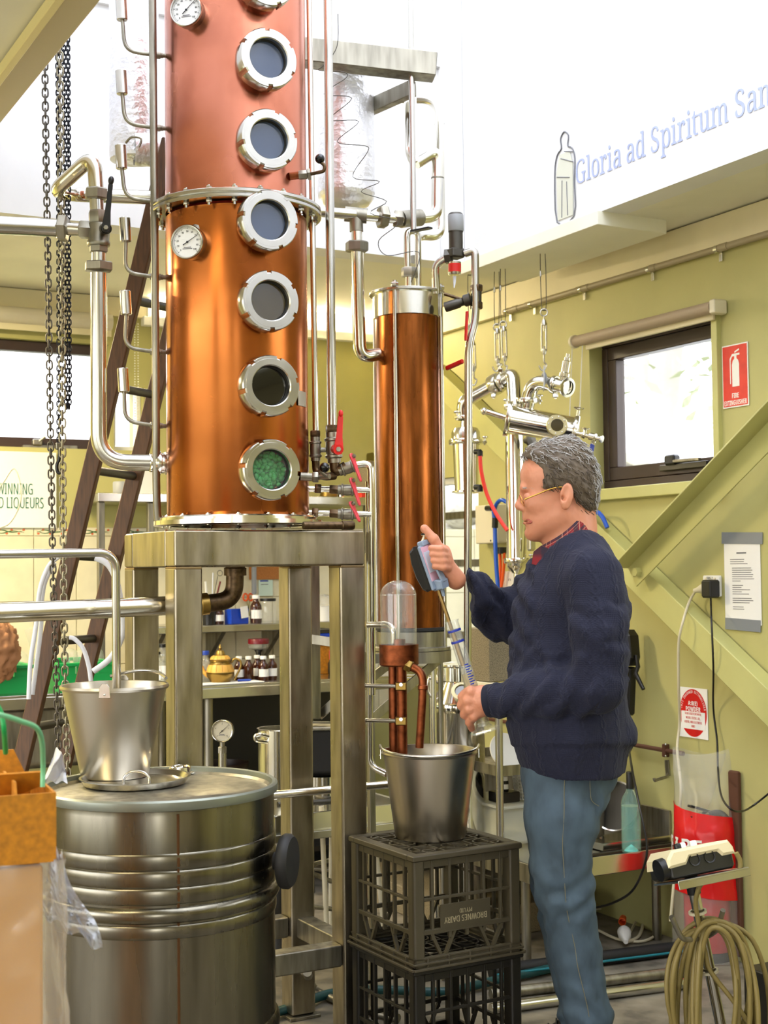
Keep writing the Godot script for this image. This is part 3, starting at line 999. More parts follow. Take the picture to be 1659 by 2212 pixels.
	one("regulator_inlet", "bent steel tube joining the condenser lid to the regulator", "pipe", Geo.new().tube(rounded(P([[943, 634, 4.38], [940, 572, 4.37], [966, 556, 4.36]]), 0.035, 8), 0.0125, 16), "steel")
	var ou := thing("outlet_line", "long steel outlet pipe looping from the regulator and dropping behind the raised hand", "pipe", at(1010, 1480, 4.3))
	obj("pipe", Geo.new().tube(rounded(P([[1004, 548, 4.34], [1026, 540, 4.33], [1028, 690, 4.32], [1012, 745, 4.31], [1010, 1486, 4.33]]), 0.05, 8), 0.0122, 18), "steel", ou)
	nut(ou, at(1029, 615, 4.33), at(1029, 630, 4.33), 0.0195, "bronze")
	nut(ou, at(1029, 652, 4.33), at(1029, 668, 4.33), 0.0195, "bronze")
	obj("union", Geo.new().rod(at(1029, 630, 4.33), at(1029, 652, 4.33), 0.0165, 16), "dark_steel", ou)
	obj("side_branch", Geo.new().lathe([[0, 0], [0.016, 0], [0.016, 0.045], [0.013, 0.05], [0.013, 0.06], [0.019, 0.065], [0.019, 0.085], [0, 0.085]], along(at(962, 664, 4.36), at(1026, 643, 4.33)), 16), "dark_steel", ou)
	obj("tie_strap", Geo.new().tube(P([[960, 635, 4.36], [1000, 648, 4.34]]), 0.005, 8), "bronze", ou)
	obj("handle", Geo.new().bar(at(1009, 672, 4.3), at(1006, 736, 4.3), 0.012, 0.006, Vector3.RIGHT, 0.002), "red", ou)
	var h2 := one("red_lever", "dark red valve lever sticking out level between the condenser and the outlet pipe", "valve lever", Geo.new().bar(at(964, 796, 4.42), at(1000, 780, 4.36), 0.012, 0.014, Vector3.UP, 0.003), "red")


func build_upper_tanks() -> void:
	# foil-wrapped tanks high behind the still
	var f := thing("foil_tank", "foil-wrapped upright tank high behind the condenser pipes", "tank", at(750, 448, 4.52))
	var b := at(748, 420, 4.52)
	var r := 62.0 * 4.52 / F
	obj("wrap", Geo.new().lathe([[r, 0], [r, yat(b, 172) - b.y], [0, yat(b, 172) - b.y]], Transform3D(Basis.IDENTITY, b), 40), "foil", f)
	obj("bottom", Geo.new().lathe([[r, 0.004], [r * 0.98, -0.012], [r * 0.8, -0.035], [r * 0.4, -0.05], [0, -0.052]], Transform3D(Basis.IDENTITY, b), 32), "foil", f)
	var l := thing("foil_duct", "foil-wrapped upright duct high behind the still's left side, with a short branch", "duct", at(290, 350, 4.35))
	var c := at(290, 345, 4.35)
	var rl := 53.0 * 4.35 / F
	obj("wrap", Geo.new().lathe([[0, -0.004], [rl * 0.98, -0.002], [rl, 0.01], [rl, yat(c, -60) - c.y]], Transform3D(Basis.IDENTITY, c), 40), "foil", l)
	obj("branch", Geo.new().lathe([[0.05, 0], [0.052, 0.12], [0.048, 0.2]], along(at(290, 322, 4.30), at(420, 330, 4.35)), 28), "foil", l)
	obj("strap", Geo.new().tube(curve(P([[272, 308, 4.24], [285, 296, 4.22], [305, 300, 4.22], [300, 318, 4.22]]), 4), 0.004, 6), "steel_dull", l)
	var bm := thing("support_beam", "grey square-section steel beam high behind the still, ending in a cut end", "beam", at(800, 150, 4.42))
	obj("beam", Geo.new().bar(at(640, 112, 4.35), at(940, 146, 4.40), 0.075, 0.075, Vector3.UP, 0.003), "steel_dull", bm)
	obj("bracket", Geo.new().bar(at(893, 190, 4.42), at(800, 232, 4.56), 0.03, 0.05, Vector3.UP, 0.003), "steel_dull", bm)
	one("loose_wire", "thin wire hanging in zigzag loops in front of the foil tank", "wire", Geo.new().tube(curve(P([[730, 30, 4.3], [728, 100, 4.3], [700, 140, 4.3], [690, 152, 4.3], [740, 155, 4.3], [748, 168, 4.3], [700, 203, 4.3], [760, 212, 4.3], [712, 258, 4.3], [775, 262, 4.3], [728, 306, 4.3], [788, 315, 4.3], [794, 328, 4.3], [762, 382, 4.3], [820, 392, 4.3], [780, 414, 4.3], [835, 435, 4.3], [800, 460, 4.3], [860, 480, 4.3], [818, 520, 4.3], [836, 552, 4.3], [905, 545, 4.3], [888, 610, 4.3]]), 5), 0.0013, 6), "dark_steel")


func build_parrot() -> void:
	var z := 3.8
	var b := at(862, 1438, z)
	var s := thing("spirit_parrot", "copper parrot cup with clear glass dome and copper outlet above the right bucket", "parrot", Vector3(b.x, yat(b, 1612), b.z))
	var r := 42.5 * z / F
	var ax := func(y: float): return Transform3D(Basis.IDENTITY, Vector3(b.x, y, b.z))
	var yc := yat(b, 1392)
	var k := yc - b.y
	obj("cup", Geo.new().lathe([[0, 0], [r - 0.004, 0], [r, 0.004], [r, k], [r - 0.004, k], [r - 0.004, 0.006], [0, 0.006]], ax.call(b.y), 48), "copper_old", s)
	var rd := 39.0 * z / F
	var yr := yat(b, 1285)
	var dome := [[rd, k * 0.6]]
	dome.append([rd, yr - b.y])
	for q in range(1, 11):
		var a := PI / 2 * q / 10.0
		dome.append([rd * cos(a), yr - b.y + rd * 0.82 * sin(a)])
	obj("dome", Geo.new().lathe(dome, ax.call(b.y), 48), "glass_clear", s)
	var rim := up(b, 1272)
	obj("dome_rim", Geo.new().lathe([[rd - 0.001, -0.001], [rd + 0.002, 0], [rd - 0.001, 0.001]], ax.call(yr), 40), "glass_clear", s)
	obj("inner_cup", Geo.new().lathe([[0.018, 0], [0.018, 0.02], [0.014, 0.02], [0.014, 0]], ax.call(yc - 0.006), 24), "copper_old", s)
	obj("tube", Geo.new().rod(at(849, 1436, 3.84), up(at(849, 1436, 3.84), 1640), 0.013, 18), "copper_old", s)
	obj("tube", Geo.new().rod(at(867, 1436, 3.8), up(at(867, 1436, 3.8), 1650), 0.0142, 20), "copper_old", s)
	obj("spout", Geo.new().tube(rounded(P([[878, 1436, 3.77], [914, 1452, 3.74], [913, 1500, 3.73], [906, 1615, 3.73]]), 0.035, 8), 0.0112, 18), "copper_old", s)
	obj("spout_collar", Geo.new().lathe([[0.0113, 0], [0.0135, 0.002], [0.0135, 0.012], [0.0113, 0.014]], along(at(913.5, 1480, 3.735), at(913, 1500, 3.73)), 18), "copper_old", s)
	nut(s, at(876, 1435, 3.765), at(890, 1441, 3.76), 0.017, "brass", "brass_union")
	for y in [1482, 1557]:
		var c := obj("clamp", Geo.new().box(at(866, y, 3.78), Vector3(0.03, 0.022, 0.034), Basis(Vector3.UP, -0.5), 0.003), "brass", s)
		obj("rod", Geo.new().rod(at(786, y - 1, 3.86), at(858, y, 3.8), 0.0058, 10), "steel", c)
		obj("screw", hexnut(Geo.new(), at(866, y - 3, 3.76), at(866, y - 3, 3.75), 0.006), "steel", c)
	obj("inlet", Geo.new().tube(rounded(P([[795, 1350, 3.86], [838, 1348, 3.82], [850, 1358, 3.8], [850, 1392, 3.8]]), 0.03), 0.0085, 14), "polished", s)


# ---- pipework left and right of the still -----------------------------------------------------------------------
func nut(root: Node3D, a: Vector3, b: Vector3, r: float, m := "steel_dull", called := "nut") -> void:
	obj(called, hexnut(Geo.new(), a, b, r), m, root)


func lever(root: Node3D, p: Vector3, tip: Vector3, out: Vector3, w: float, m: String, dot := 0.0) -> void:   # valve handle from its pivot to its tip
	var g := Geo.new()
	var d := (tip - p).normalized()
	var l := p.distance_to(tip)
	var x := d.cross(out).normalized()
	var o := x.cross(d).normalized()
	if o.dot(out) < 0:
		o = -o
	g.prism(PackedVector2Array([Vector2(-w, 0), Vector2(-w * 0.7, -w * 0.8), Vector2(0, -w * 1.1), Vector2(w * 0.7, -w * 0.8), Vector2(w, 0), Vector2(w * 0.62, l * 0.35), Vector2(w * 0.5, l * 0.9), Vector2(w * 0.25, l), Vector2(-w * 0.25, l), Vector2(-w * 0.5, l * 0.9), Vector2(-w * 0.62, l * 0.35)]), Transform3D(Basis(x, d, x.cross(d)), p + o * 0.012), 0.006, 0.0015)
	if dot > 0:
		g.ball(p + o * 0.012 + d * l, Vector3(dot, dot * 1.5, dot), along(p, tip).basis)
	var h := obj("handle", g, m, root)
	obj("screw", hexnut(Geo.new(), p + o * 0.010, p + o * 0.022, w * 0.55), "steel_dull", h)


func build_left_pipes() -> void:
	var z := 3.85
	var p := thing("reflux_pipe", "wide steel pipe rising on the still's left side through a black lever valve", "pipe", at(350, 1000, z))
	obj("pipe", Geo.new().tube(rounded(P([[345, 1000, 3.88], [213, 998, z], [213, 590, z]]), 0.085, 14), 0.0228, 28), "steel", p)
	var cl := Geo.new()
	var a := at(322, 1000, 3.87)
	var e := at(372, 1001, 3.89)
	cl.lathe([[0.0228, 0], [0.026, 0.002], [0.026, 0.012], [0.034, 0.014], [0.036, 0.02], [0.036, 0.03], [0.029, 0.033], [0.029, 0.042], [0.032, 0.044], [0.032, 0.052], [0.025, 0.055], [0.025, 0.066]], along(a, e), 32)
	obj("clamp", cl, "polished", p)
	nut(p, at(213, 586, z), at(213, 566, z), 0.041)
	obj("neck", Geo.new().rod(at(213, 568, z), at(213, 540, z), 0.0195, 24), "steel", p)
	nut(p, at(213, 546, z), at(213, 530, z), 0.027)
	var v := obj("valve", Geo.new().lathe([[0, 0], [0.030, 0], [0.032, 0.004], [0.032, 0.012], [0.029, 0.016], [0.031, 0.05], [0.029, 0.062], [0, 0.062]], along(at(213, 532, z), at(213, 480, z)), 28), "steel_dull", p)
	nut(v, at(200, 497, z), at(172, 496, z), 0.026, "steel_dull", "side_port")
	nut(v, at(211, 484, z), at(210, 455, z), 0.026, "steel_dull", "top_port")
	obj("spindle", Geo.new().rod(at(222, 494, z), at(230, 494, 3.80), 0.015, 16), "black", v)
	lever(v, at(229, 494, 3.80), at(240, 392, 3.80), Vector3.UP.cross(Vector3.UP) + seen(at(229, 494, 3.8)), 0.0125, "black", 0.008)
	obj("neck", Geo.new().rod(at(210, 458, z), at(208, 425, z), 0.0195, 24), "steel", p)
	nut(p, at(208, 431, z), at(208, 407, z), 0.033)
	obj("pipe", Geo.new().tube(rounded(P([[208, 410, z], [203, 335, z], [118, 412, 3.95], [160, 421, 4.12], [332, 427, 4.16]]), 0.05, 10), 0.0205, 28), "polished", p)
	nut(p, at(146, 494, z), at(126, 493, z), 0.038)
	obj("pipe", Geo.new().rod(at(172, 496, z), at(146, 494, z), 0.018, 20), "steel", p)
	obj("pipe", Geo.new().rod(at(130, 493, z), at(-40, 485, 3.75), 0.0248, 28), "steel", p)
	one("gauge_pipe", "thin dull steel pipe standing upright close to the still's left edge", "pipe", Geo.new().tube(curve(P([[329, -40, 3.87], [332, 300, 3.86], [335, 600, 3.85], [337, 900, 3.85], [338, 1060, 3.86], [342, 1136, 3.87]]), 6), 0.0108, 14), "steel_dull")


func ball_valve(root: Node3D, a: Vector3, b: Vector3, r: float) -> Node3D:
	var l := a.distance_to(b)
	return obj("valve", Geo.new().lathe([[0, 0], [r * 0.9, 0], [r * 0.9, l * 0.16], [r * 1.15, l * 0.2], [r * 1.15, l * 0.27], [r * 0.98, l * 0.3], [r * 1.05, l * 0.5], [r * 0.98, l * 0.72], [r * 1.15, l * 0.75], [r * 1.15, l * 0.82], [r * 0.88, l * 0.86], [r * 0.88, l], [0, l]], along(a, b), 20), "steel_dull", root)


func build_right_pipes() -> void:
	var z := 3.93
	var b := at(676, 925, z)
	one("riser_pipe", "thinner of two upright steel pipes right of the still", "pipe", Geo.new().rod(at(682, 945, z), up(at(676, 925, z), -40), 0.0085, 14), "polished")
	one("wide_riser_pipe", "thicker of two upright steel pipes right of the still, down to the upright red lever", "pipe", Geo.new().rod(at(717, 925, z), up(at(717, 925, z), -40), 0.0128, 18), "steel")
	# fittings and valves at the foot of the risers
	var m := thing("valve_manifold", "manifold of brass and steel valves with red levers at the still's right side", "valves", at(720, 1030, z))
	nut(m, at(681, 930, z), at(681, 944, z), 0.0145, "bronze")
	ball_valve(m, at(681, 944, z), at(682, 996, z), 0.0155)
	obj("elbow", Geo.new().tube(rounded(P([[682, 994, z], [683, 1022, z], [700, 1030, 3.9], [722, 1028, z]]), 0.02), 0.0115, 14), "bronze", m)
	nut(m, at(717, 918, z), at(717, 934, z), 0.0185, "bronze")
	var v := ball_valve(m, at(718, 934, z), at(722, 1000, z), 0.0215)
	lever(v, at(731, 971, 3.89), at(736, 894, 3.89), seen(b), 0.0145, "red", 0.007)
	obj("pivot", Geo.new().rod(at(724, 970, 3.92), at(731, 971, 3.87), 0.0145, 18), "red", v)
	obj("link", Geo.new().rod(at(690, 972, z), at(710, 972, z), 0.007, 10), "steel_dull", m)
	obj("elbow", Geo.new().tube(rounded(P([[722, 998, z], [724, 1022, z], [748, 1006, z]]), 0.03), 0.0145, 16), "bronze", m)
	var v3 := ball_valve(m, at(732, 1018, z), at(770, 1004, z), 0.0165)
	lever(v3, at(754, 991, 3.9), at(773, 1044, 3.88), Vector3.UP, 0.0105, "red_pink")
	obj("return_pipe", Geo.new().tube(rounded(P([[766, 1005, z], [800, 1000, z], [802, 1052, z], [804, 1500, 3.96]]), 0.045, 10), 0.0098, 16), "polished", m)
	for q in [[1058, 680, 1043, 1096], [1110, 674, 1095, 1132]]:
		var y: float = q[0]
		nut(m, at(q[1], y - 3, z), at(q[1] + 14, y - 2, z), 0.0145, "bronze")
		obj("pipe", Geo.new().rod(at(662, y - 2, z), at(802, y + 1, z), 0.0088, 14), "polished", m)
		nut(m, at(712, y - 1, z), at(733, y, z), 0.0135, "bronze")
		var vv := ball_valve(m, at(730, y, z), at(770, y + 1, z), 0.0155)
		lever(vv, at(754, q[2], 3.9), at(771, q[3], 3.88), Vector3.UP, 0.0105, "red_pink")
	one("bronze_pipe", "short tarnished pipe lying along the top of the stand at the still's foot", "pipe", Geo.new().lathe([[0, 0], [0.0105, 0], [0.0105, 0.11], [0.0125, 0.112], [0.0125, 0.142], [0.0105, 0.146], [0, 0.146]], along(at(655, 1135, 3.72), at(769, 1135, 3.78)), 16), "bronze")
	obj("condensate_pipe", Geo.new().tube(rounded(P([[796, 1040, 4.02], [800, 1655, 4.05], [835, 1672, 4.02]]), 0.05, 8), 0.0095, 14), "steel", m)


# ---- the copper still -------------------------------------------------------------------------------------------
func sight_glass(root: Node3D, c: Vector3, dir: Vector3, lens: String, spin: float) -> Node3D:
	var xf := Transform3D(Basis(dir.cross(Vector3.UP).normalized(), dir * 1.3, dir.cross(dir.cross(Vector3.UP).normalized()) * -1.0), c)
	xf.basis.z = xf.basis.x.cross(dir)
	var g := Geo.new()
	g.lathe([[0.070, -0.03], [0.070, 0.012], [0.075, 0.014], [0.075, 0.044], [0.072, 0.047], [0.056, 0.047], [0.0535, 0.0445], [0.0535, 0.030]], xf, 48)
	for k in 6:                                            # the slotted nut: six lands with gaps between them
		var a := TAU * k / 6.0 + spin
		g.lathe([[0.070, 0.0145], [0.080, 0.0145], [0.0815, 0.016], [0.0815, 0.043], [0.0785, 0.0468], [0.072, 0.0468]], xf, 10, false, a, a + TAU / 6.0 - 0.17)
		for e in [a, a + TAU / 6.0 - 0.17]:
			var o := Vector3(cos(e), 0, sin(e))
			var f := []
			for p in [[0.070, 0.0145], [0.0815, 0.0145], [0.0815, 0.0435], [0.070, 0.0468]]:
				f.append(xf * (o * p[0] + Vector3(0, p[1], 0)))
			g.face(f)
	var ring := obj("sight_glass", g, "steel", root)
	obj("gasket", Geo.new().lathe([[0.0535, 0.0305], [0.0505, 0.0305], [0.0505, 0.029]], xf, 40), "rubber", ring)
	obj("glass", Geo.new().lathe([[0.0525, 0.0285], [0.0, 0.0285]], xf, 40), lens, ring)
	return ring


func dial(root: Node3D, c: Vector3, dir: Vector3, r: float, needle: float, case_m: String, face_m: String, n: int, nums: Array) -> Node3D:   # round instrument, its glass towards dir
	var lk := look(c, dir)
	var xf := Transform3D(Basis(lk.basis.x, lk.basis.z, -lk.basis.y), c)
	var body := obj("gauge", Geo.new().lathe([[0, -0.03], [r * 0.92, -0.03], [r * 0.96, -0.027], [r * 0.97, -0.004], [r, -0.002], [r, 0.006], [r * 0.96, 0.009], [r * 0.90, 0.008], [r * 0.89, 0.002]], xf, 40), case_m, root)
	obj("dial", Geo.new().lathe([[r * 0.9, 0.001], [0, 0.001]], xf, 40), face_m, body)
	var tk := Geo.new()
	for k in n:
		var a := deg_to_rad(225.0 - 270.0 * k / (n - 1))
		var d := Vector3(cos(a), sin(a), 0)
		var l := 0.10 if k % 5 == 0 else 0.05
		tk.bar(lk * (d * r * (0.84 - l) + Vector3(0, 0, 0.0013)), lk * (d * r * 0.84 + Vector3(0, 0, 0.0013)), r * (0.024 if k % 5 == 0 else 0.014), 0.0004, lk.basis.z)
	obj("scale_marks", tk, "ink", body)
	for k in nums.size():
		var a := deg_to_rad(225.0 - 270.0 * k / (nums.size() - 1))
		words("numeral", nums[k], r * 0.10, "ink", lk * Transform3D(Basis.IDENTITY, Vector3(cos(a) * r * 0.62, sin(a) * r * 0.62, 0.0014)), body, "Droid Sans", false, 0.9)
	for l in [[-0.30, 0.55], [-0.38, 0.75]]:
		obj("small_print", Geo.new().box(lk * Vector3(-r * 0.02, r * l[0], 0.0013), Vector3(r * l[1] * 0.8, r * 0.045, 0.0004), lk.basis), "ink_grey", body)
	var na := deg_to_rad(needle)
	var nd := Vector3(cos(na), sin(na), 0)
	obj("needle", Geo.new().prism(PackedVector2Array([Vector2(-r * 0.32, -r * 0.022), Vector2(r * 0.8, -r * 0.006), Vector2(r * 0.8, r * 0.006), Vector2(-r * 0.32, r * 0.022)]), lk * Transform3D(Basis(nd, Vector3(-nd.y, nd.x, 0), Vector3.BACK), Vector3(0, 0, 0.0035)), 0.001).lathe([[r * 0.06, 0.002], [r * 0.06, 0.0048], [0, 0.0052]], xf, 12), "ink", body)
	return body


func bolt_mesh() -> ArrayMesh:                             # head up, nut down, shank between, round y = 0
	var g := Geo.new()
	hexnut(g, Vector3(0, 0.0135, 0), Vector3(0, 0.021, 0), 0.0085)
	hexnut(g, Vector3(0, -0.0135, 0), Vector3(0, -0.022, 0), 0.0085)
	g.rod(Vector3(0, -0.030, 0), Vector3(0, 0.025, 0), 0.0045, 8)
	return g.mesh()


func build_still() -> void:
	var z := 3.9
	var b := at(515, 1126, z)
	var r := 153.0 * z / F
	var y1 := up(b, -70).y
	var yf := up(b, 463).y
	var s := thing("copper_still", "tall copper still column with a line of round sight glasses on a steel stand", "still", b)
	var ax := func(y: float): return Transform3D(Basis.IDENTITY, Vector3(b.x, y, b.z))
	obj("shell", Geo.new().lathe([[r * 0.97, b.y], [r, b.y + 0.012], [r, yf - 0.02]], ax.call(0.0), 96), "copper", s)
	obj("shell", Geo.new().lathe([[r, yf + 0.02], [r, y1]], ax.call(0.0), 96), "copper_glare_tint", s)
	var fl := Geo.new()
	var ro := 0.241
	for o in [-0.0125, 0.0015]:
		fl.lathe([[r - 0.004, o], [ro - 0.002, o], [ro, o + 0.002], [ro, o + 0.009], [ro - 0.002, o + 0.011], [r - 0.004, o + 0.011]], ax.call(yf), 96)
	fl.lathe([[ro - 0.006, -0.002], [ro - 0.006, 0.002]], ax.call(yf), 64)
	var flange := obj("flange", fl, "steel", s)
	var bm := bolt_mesh()
	for k in 20:
		var a := TAU * k / 20.0 + 0.1
		obj("bolt", bm, "steel", flange, Transform3D(Basis.IDENTITY, Vector3(b.x + cos(a) * 0.222, yf, b.z + sin(a) * 0.222)))
	# foot flange on the stand
	var ff := Geo.new()
	var rf := 0.236
	ff.lathe([[r - 0.01, 0.012], [rf - 0.02, 0.012], [rf - 0.016, 0.008], [rf - 0.016, 0.0], [rf, 0.0], [rf, -0.012], [rf - 0.003, -0.014], [r - 0.01, -0.014]], ax.call(b.y), 96)
	var foot := obj("foot_flange", ff, "polished", s)
	for k in 16:
		var a := TAU * k / 16.0
		obj("bolt", bm, "steel", foot, Transform3D(Basis.from_scale(Vector3(0.9, 0.6, 0.9)), Vector3(b.x + cos(a) * 0.210, b.y + 0.002, b.z + sin(a) * 0.210)))
	# sight glasses
	var d := facing(b, 20.3)
	var lenses := ["lens_sky_tint", "lens_sky_tint", "lens_sky_tint", "lens_sky_tint", "lens_yellow", "lens_black", "pane"]  # the fifth pane has its yellowish reflection painted into the colour
	var rows := [24, 190, 355, 520, 684, 857, 1028]
	for k in 7:
		var c := up(b, rows[k]) + d * r
		var ring := sight_glass(s, c, d, lenses[k], k * 0.35 + 0.2)
		if k == 6:
			var beads := Geo.new()
			var e := d.cross(Vector3.UP).normalized()
			for q in 170:
				var a := rng.randf() * TAU
				var l := sqrt(rng.randf()) * 0.050
				beads.ball(c + d * rng.randf_range(0.006, 0.024) + e * (cos(a) * l) + Vector3.UP * (sin(a) * l), Vector3(0.0085, 0.006, 0.0085) * rng.randf_range(0.8, 1.2), Basis.from_euler(Vector3(rng.randf(), rng.randf(), rng.randf()) * 6.0), 8)
			obj("green_packing", beads, "bead_green", ring).set_meta("kind", "stuff")
			obj("back_plate", Geo.new().lathe([[0.0535, 0.003], [0, 0.003]], Transform3D(Basis(e, d, e.cross(d)), c), 32), "bead_green", ring)
	# dial thermometers
	var nums := ["0", "10", "20", "30", "40", "50", "60", "70", "80", "90", "100"]
	for q in [[22, 0.0455, 42.0], [523, 0.0465, 30.0]]:
		var c := up(b, q[0]) + facing(b, -34.0) * (r + 0.034)
		c = up(c, q[0])
		var body := dial(s, c, (facing(b, -20.0) + Vector3(0, -0.06, 0)).normalized(), q[1], q[2], "steel", "paper", 51, nums)
		obj("stem", Geo.new().rod(c - facing(b, -30.0) * 0.02, up(b, q[0]) + facing(b, -34.0) * (r - 0.01), 0.016, 16), "steel_dull", body)
	var lp := up(b, 870) + facing(b, 62.0) * (r + 0.0015)
	obj("maker_plate", Geo.new().box(lp, Vector3(0.05, 0.042, 0.002), look(lp, facing(b, 62.0)).basis, 0.0008), "steel_dull", s)
	# side arms with counterweights, clamped on the left edge
	var ends := [118, 275, 435, 597, 759, 918]
	var tops := [-8, 152, 313, 470, 628, 795]
	for k in 6:
		var fy: float = ends[k]
		var ty: float = tops[k]
		var wx: float = 262.0 + [0, 0, -1, 8, 9, 4][k]
		var bend := 300.0 - 26.0
		var arm := obj("drain_arm", Geo.new().tube(rounded(P([[wx + 2, ty + 48, 3.87], [bend - 4, fy - 8, 3.87], [334, fy + 1, 3.88]]), 0.035), 0.0055, 10), "steel_dull", s)
		var wa := at(wx - 1, ty, 3.87)
		var wb := at(wx + 2, ty + 52, 3.87)
		obj("counterweight", Geo.new().lathe([[0, 0], [0.014, 0], [0.0158, 0.002], [0.0158, wa.distance_to(wb) - 0.002], [0.014, wa.distance_to(wb)], [0, wa.distance_to(wb)]], along(wa, wb), 24), "steel", arm)
		var ft := Geo.new()
		hexnut(ft, at(325, fy + 0.5, 3.88), at(332, fy + 1, 3.88), 0.0105)
		ft.lathe([[0, 0], [0.0095, 0], [0.0095, 0.018], [0.0075, 0.02], [0.0075, 0.026], [0, 0.026]], along(at(332, fy + 1, 3.88), at(352, fy + 2, 3.89)), 14)
		obj("fitting", ft.rod(at(350, fy + 2, 3.89), at(372, fy + 3, 3.9), 0.006, 10), "steel_dull", arm)
	# stub tap on the right of the upper section, with a black ball on its handle
	var tap := obj("tap", Geo.new().rod(at(626, 381, 3.82), at(648, 378, 3.82), 0.0105, 16), "copper_old", s)
	var tg := Geo.new()
	hexnut(tg, at(645, 378.5, 3.82), at(664, 377, 3.82), 0.013)
	hexnut(tg, at(664, 377, 3.82), at(671, 376, 3.82), 0.016)
	obj("body", tg, "steel_dull", tap)
	obj("handle", Geo.new().tube(rounded(P([[671, 376, 3.82], [700, 370, 3.8], [702, 358, 3.8], [693, 350, 3.8]]), 0.015), 0.005, 8), "bronze", tap)
	obj("knob", Geo.new().ball(at(691, 343, 3.8), 0.0135), "black_gloss", tap)
	var tap2 := obj("tap", Geo.new().rod(at(650, 1029, 3.82), at(678, 1031, 3.82), 0.0115, 16), "steel_dull", s)
	var t2 := Geo.new()
	hexnut(t2, at(675, 1031, 3.82), at(688, 1031, 3.82), 0.016)
	obj("body", t2.rod(at(688, 1031, 3.82), at(712, 1029, 3.8), 0.0075, 10), "steel_dull", tap2)
	obj("handle", Geo.new().tube(P([[706, 1030, 3.8], [690, 1018, 3.78], [700, 1010, 3.78]]), 0.005, 8), "steel_dull", tap2)
	obj("knob", Geo.new().ball(at(701, 1010, 3.77), 0.0140), "black_gloss", tap2)


func build_stand() -> void:
	var c := at(377, 1184, 3.6)
	var w := 0.558
	var dp := 0.42
	var yt := yat(c, 1144)
	var yb := yat(c, 1225)
	var s := thing("steel_stand", "heavy welded square-tube steel stand under the copper still", "stand", Vector3(c.x + w / 2, 0, c.z - dp / 2))
	var hb := yt - yb
	var tb := 0.075
	var ym := (yt + yb) / 2
	obj("beam", Geo.new().box(Vector3(c.x + w / 2, ym, c.z - tb / 2), Vector3(w, hb, tb), Basis.IDENTITY, 0.006), "steel_stand", s)
	obj("beam", Geo.new().box(Vector3(c.x + w / 2, ym, c.z - dp + tb / 2), Vector3(w, hb, tb), Basis.IDENTITY, 0.006), "steel_stand", s)
	for x in [c.x + tb / 2, c.x + w - tb / 2]:
		obj("beam", Geo.new().box(Vector3(x, ym, c.z - dp / 2), Vector3(tb, hb, dp - 2 * tb), Basis.IDENTITY, 0.004), "steel_stand", s)
	obj("deck_plate", Geo.new().box(Vector3(c.x + w / 2, yt - 0.006, c.z - dp / 2), Vector3(w - 0.02, 0.01, dp - 0.02)), "steel_stand", s)
	var l := 0.078
	for x in [c.x + l / 2, c.x + w - l / 2]:
		for z in [c.z - l / 2, c.z - dp + l / 2]:
			var leg := obj("leg", Geo.new().box(Vector3(x, (yb + 0.01) / 2, z), Vector3(l, yb - 0.01, l), Basis.IDENTITY, 0.007), "steel_stand", s)
			obj("foot_plate", Geo.new().box(Vector3(x, 0.005, z), Vector3(0.10, 0.01, 0.10), Basis.IDENTITY, 0.002), "steel_dull", leg)
			obj("weld", Geo.new().box(Vector3(x, yb - 0.003, z), Vector3(l - 0.004, 0.008, l + 0.002), Basis.IDENTITY, 0.0025), "weld", leg)
	var yr := 0.268
	for z in [c.z - 0.035, c.z - dp + 0.035]:
		obj("rail", Geo.new().box(Vector3(c.x + w / 2, yr, z), Vector3(w - 2 * l, 0.06, 0.055), Basis.IDENTITY, 0.005), "steel_dull", s)
	for x in [c.x + 0.035, c.x + w - 0.035]:
		obj("rail", Geo.new().box(Vector3(x, yr, c.z - dp / 2), Vector3(0.055, 0.06, dp - 2 * l), Basis.IDENTITY, 0.005), "steel_dull", s)
	# drain under the still: elbow to the big pipe that leaves to the left
	var d := thing("drain_pipe", "tarnished drain pipe curving from under the still and running left behind the front leg", "pipe", at(508, 1222, 3.80))
	obj("elbow", Geo.new().tube(rounded(P([[508, 1222, 3.8], [506, 1296, 3.8], [440, 1305, 3.76]]), 0.07, 10), 0.0245, 24), "bronze", d)
	obj("collar", Geo.new().lathe([[0, 0], [0.031, 0], [0.031, 0.02], [0.027, 0.022], [0.027, 0.03], [0, 0.03]], along(at(508, 1243, 3.8), at(508, 1222, 3.8)), 24), "bronze", d)
	obj("coupling", Geo.new().lathe([[0.027, -0.012], [0.03, -0.01], [0.03, 0.01], [0.027, 0.012]], along(at(441, 1305, 3.76), at(400, 1310, 3.74)), 24), "brass", d)
	obj("pipe", Geo.new().rod(at(441, 1305, 3.76), at(-40, 1326, 3.5), 0.0255, 24), "polished", d)
	# hand rail: level pipe that turns down beside the stand
	one("hand_rail", "thin steel rail pipe that runs in from the left and turns down behind the bucket", "pipe", Geo.new().tube(rounded(P([[-40, 1198, 3.3], [250, 1193, 3.5], [253, 1640, 3.52]]), 0.05, 8), 0.0108, 16), "steel")
	one("level_pipe", "thin steel pipe passing level behind the drum and the front right stand leg", "pipe", Geo.new().tube(P([[560, 1720, 4.02], [840, 1694, 4.12]]), 0.0122, 16), "polished")


# ---- back bench, its shelves and what stands on them ------------------------------------------------------------
const NZ := -5.15      # front of the back bench
const SZ := -5.52      # front of the shelf over it


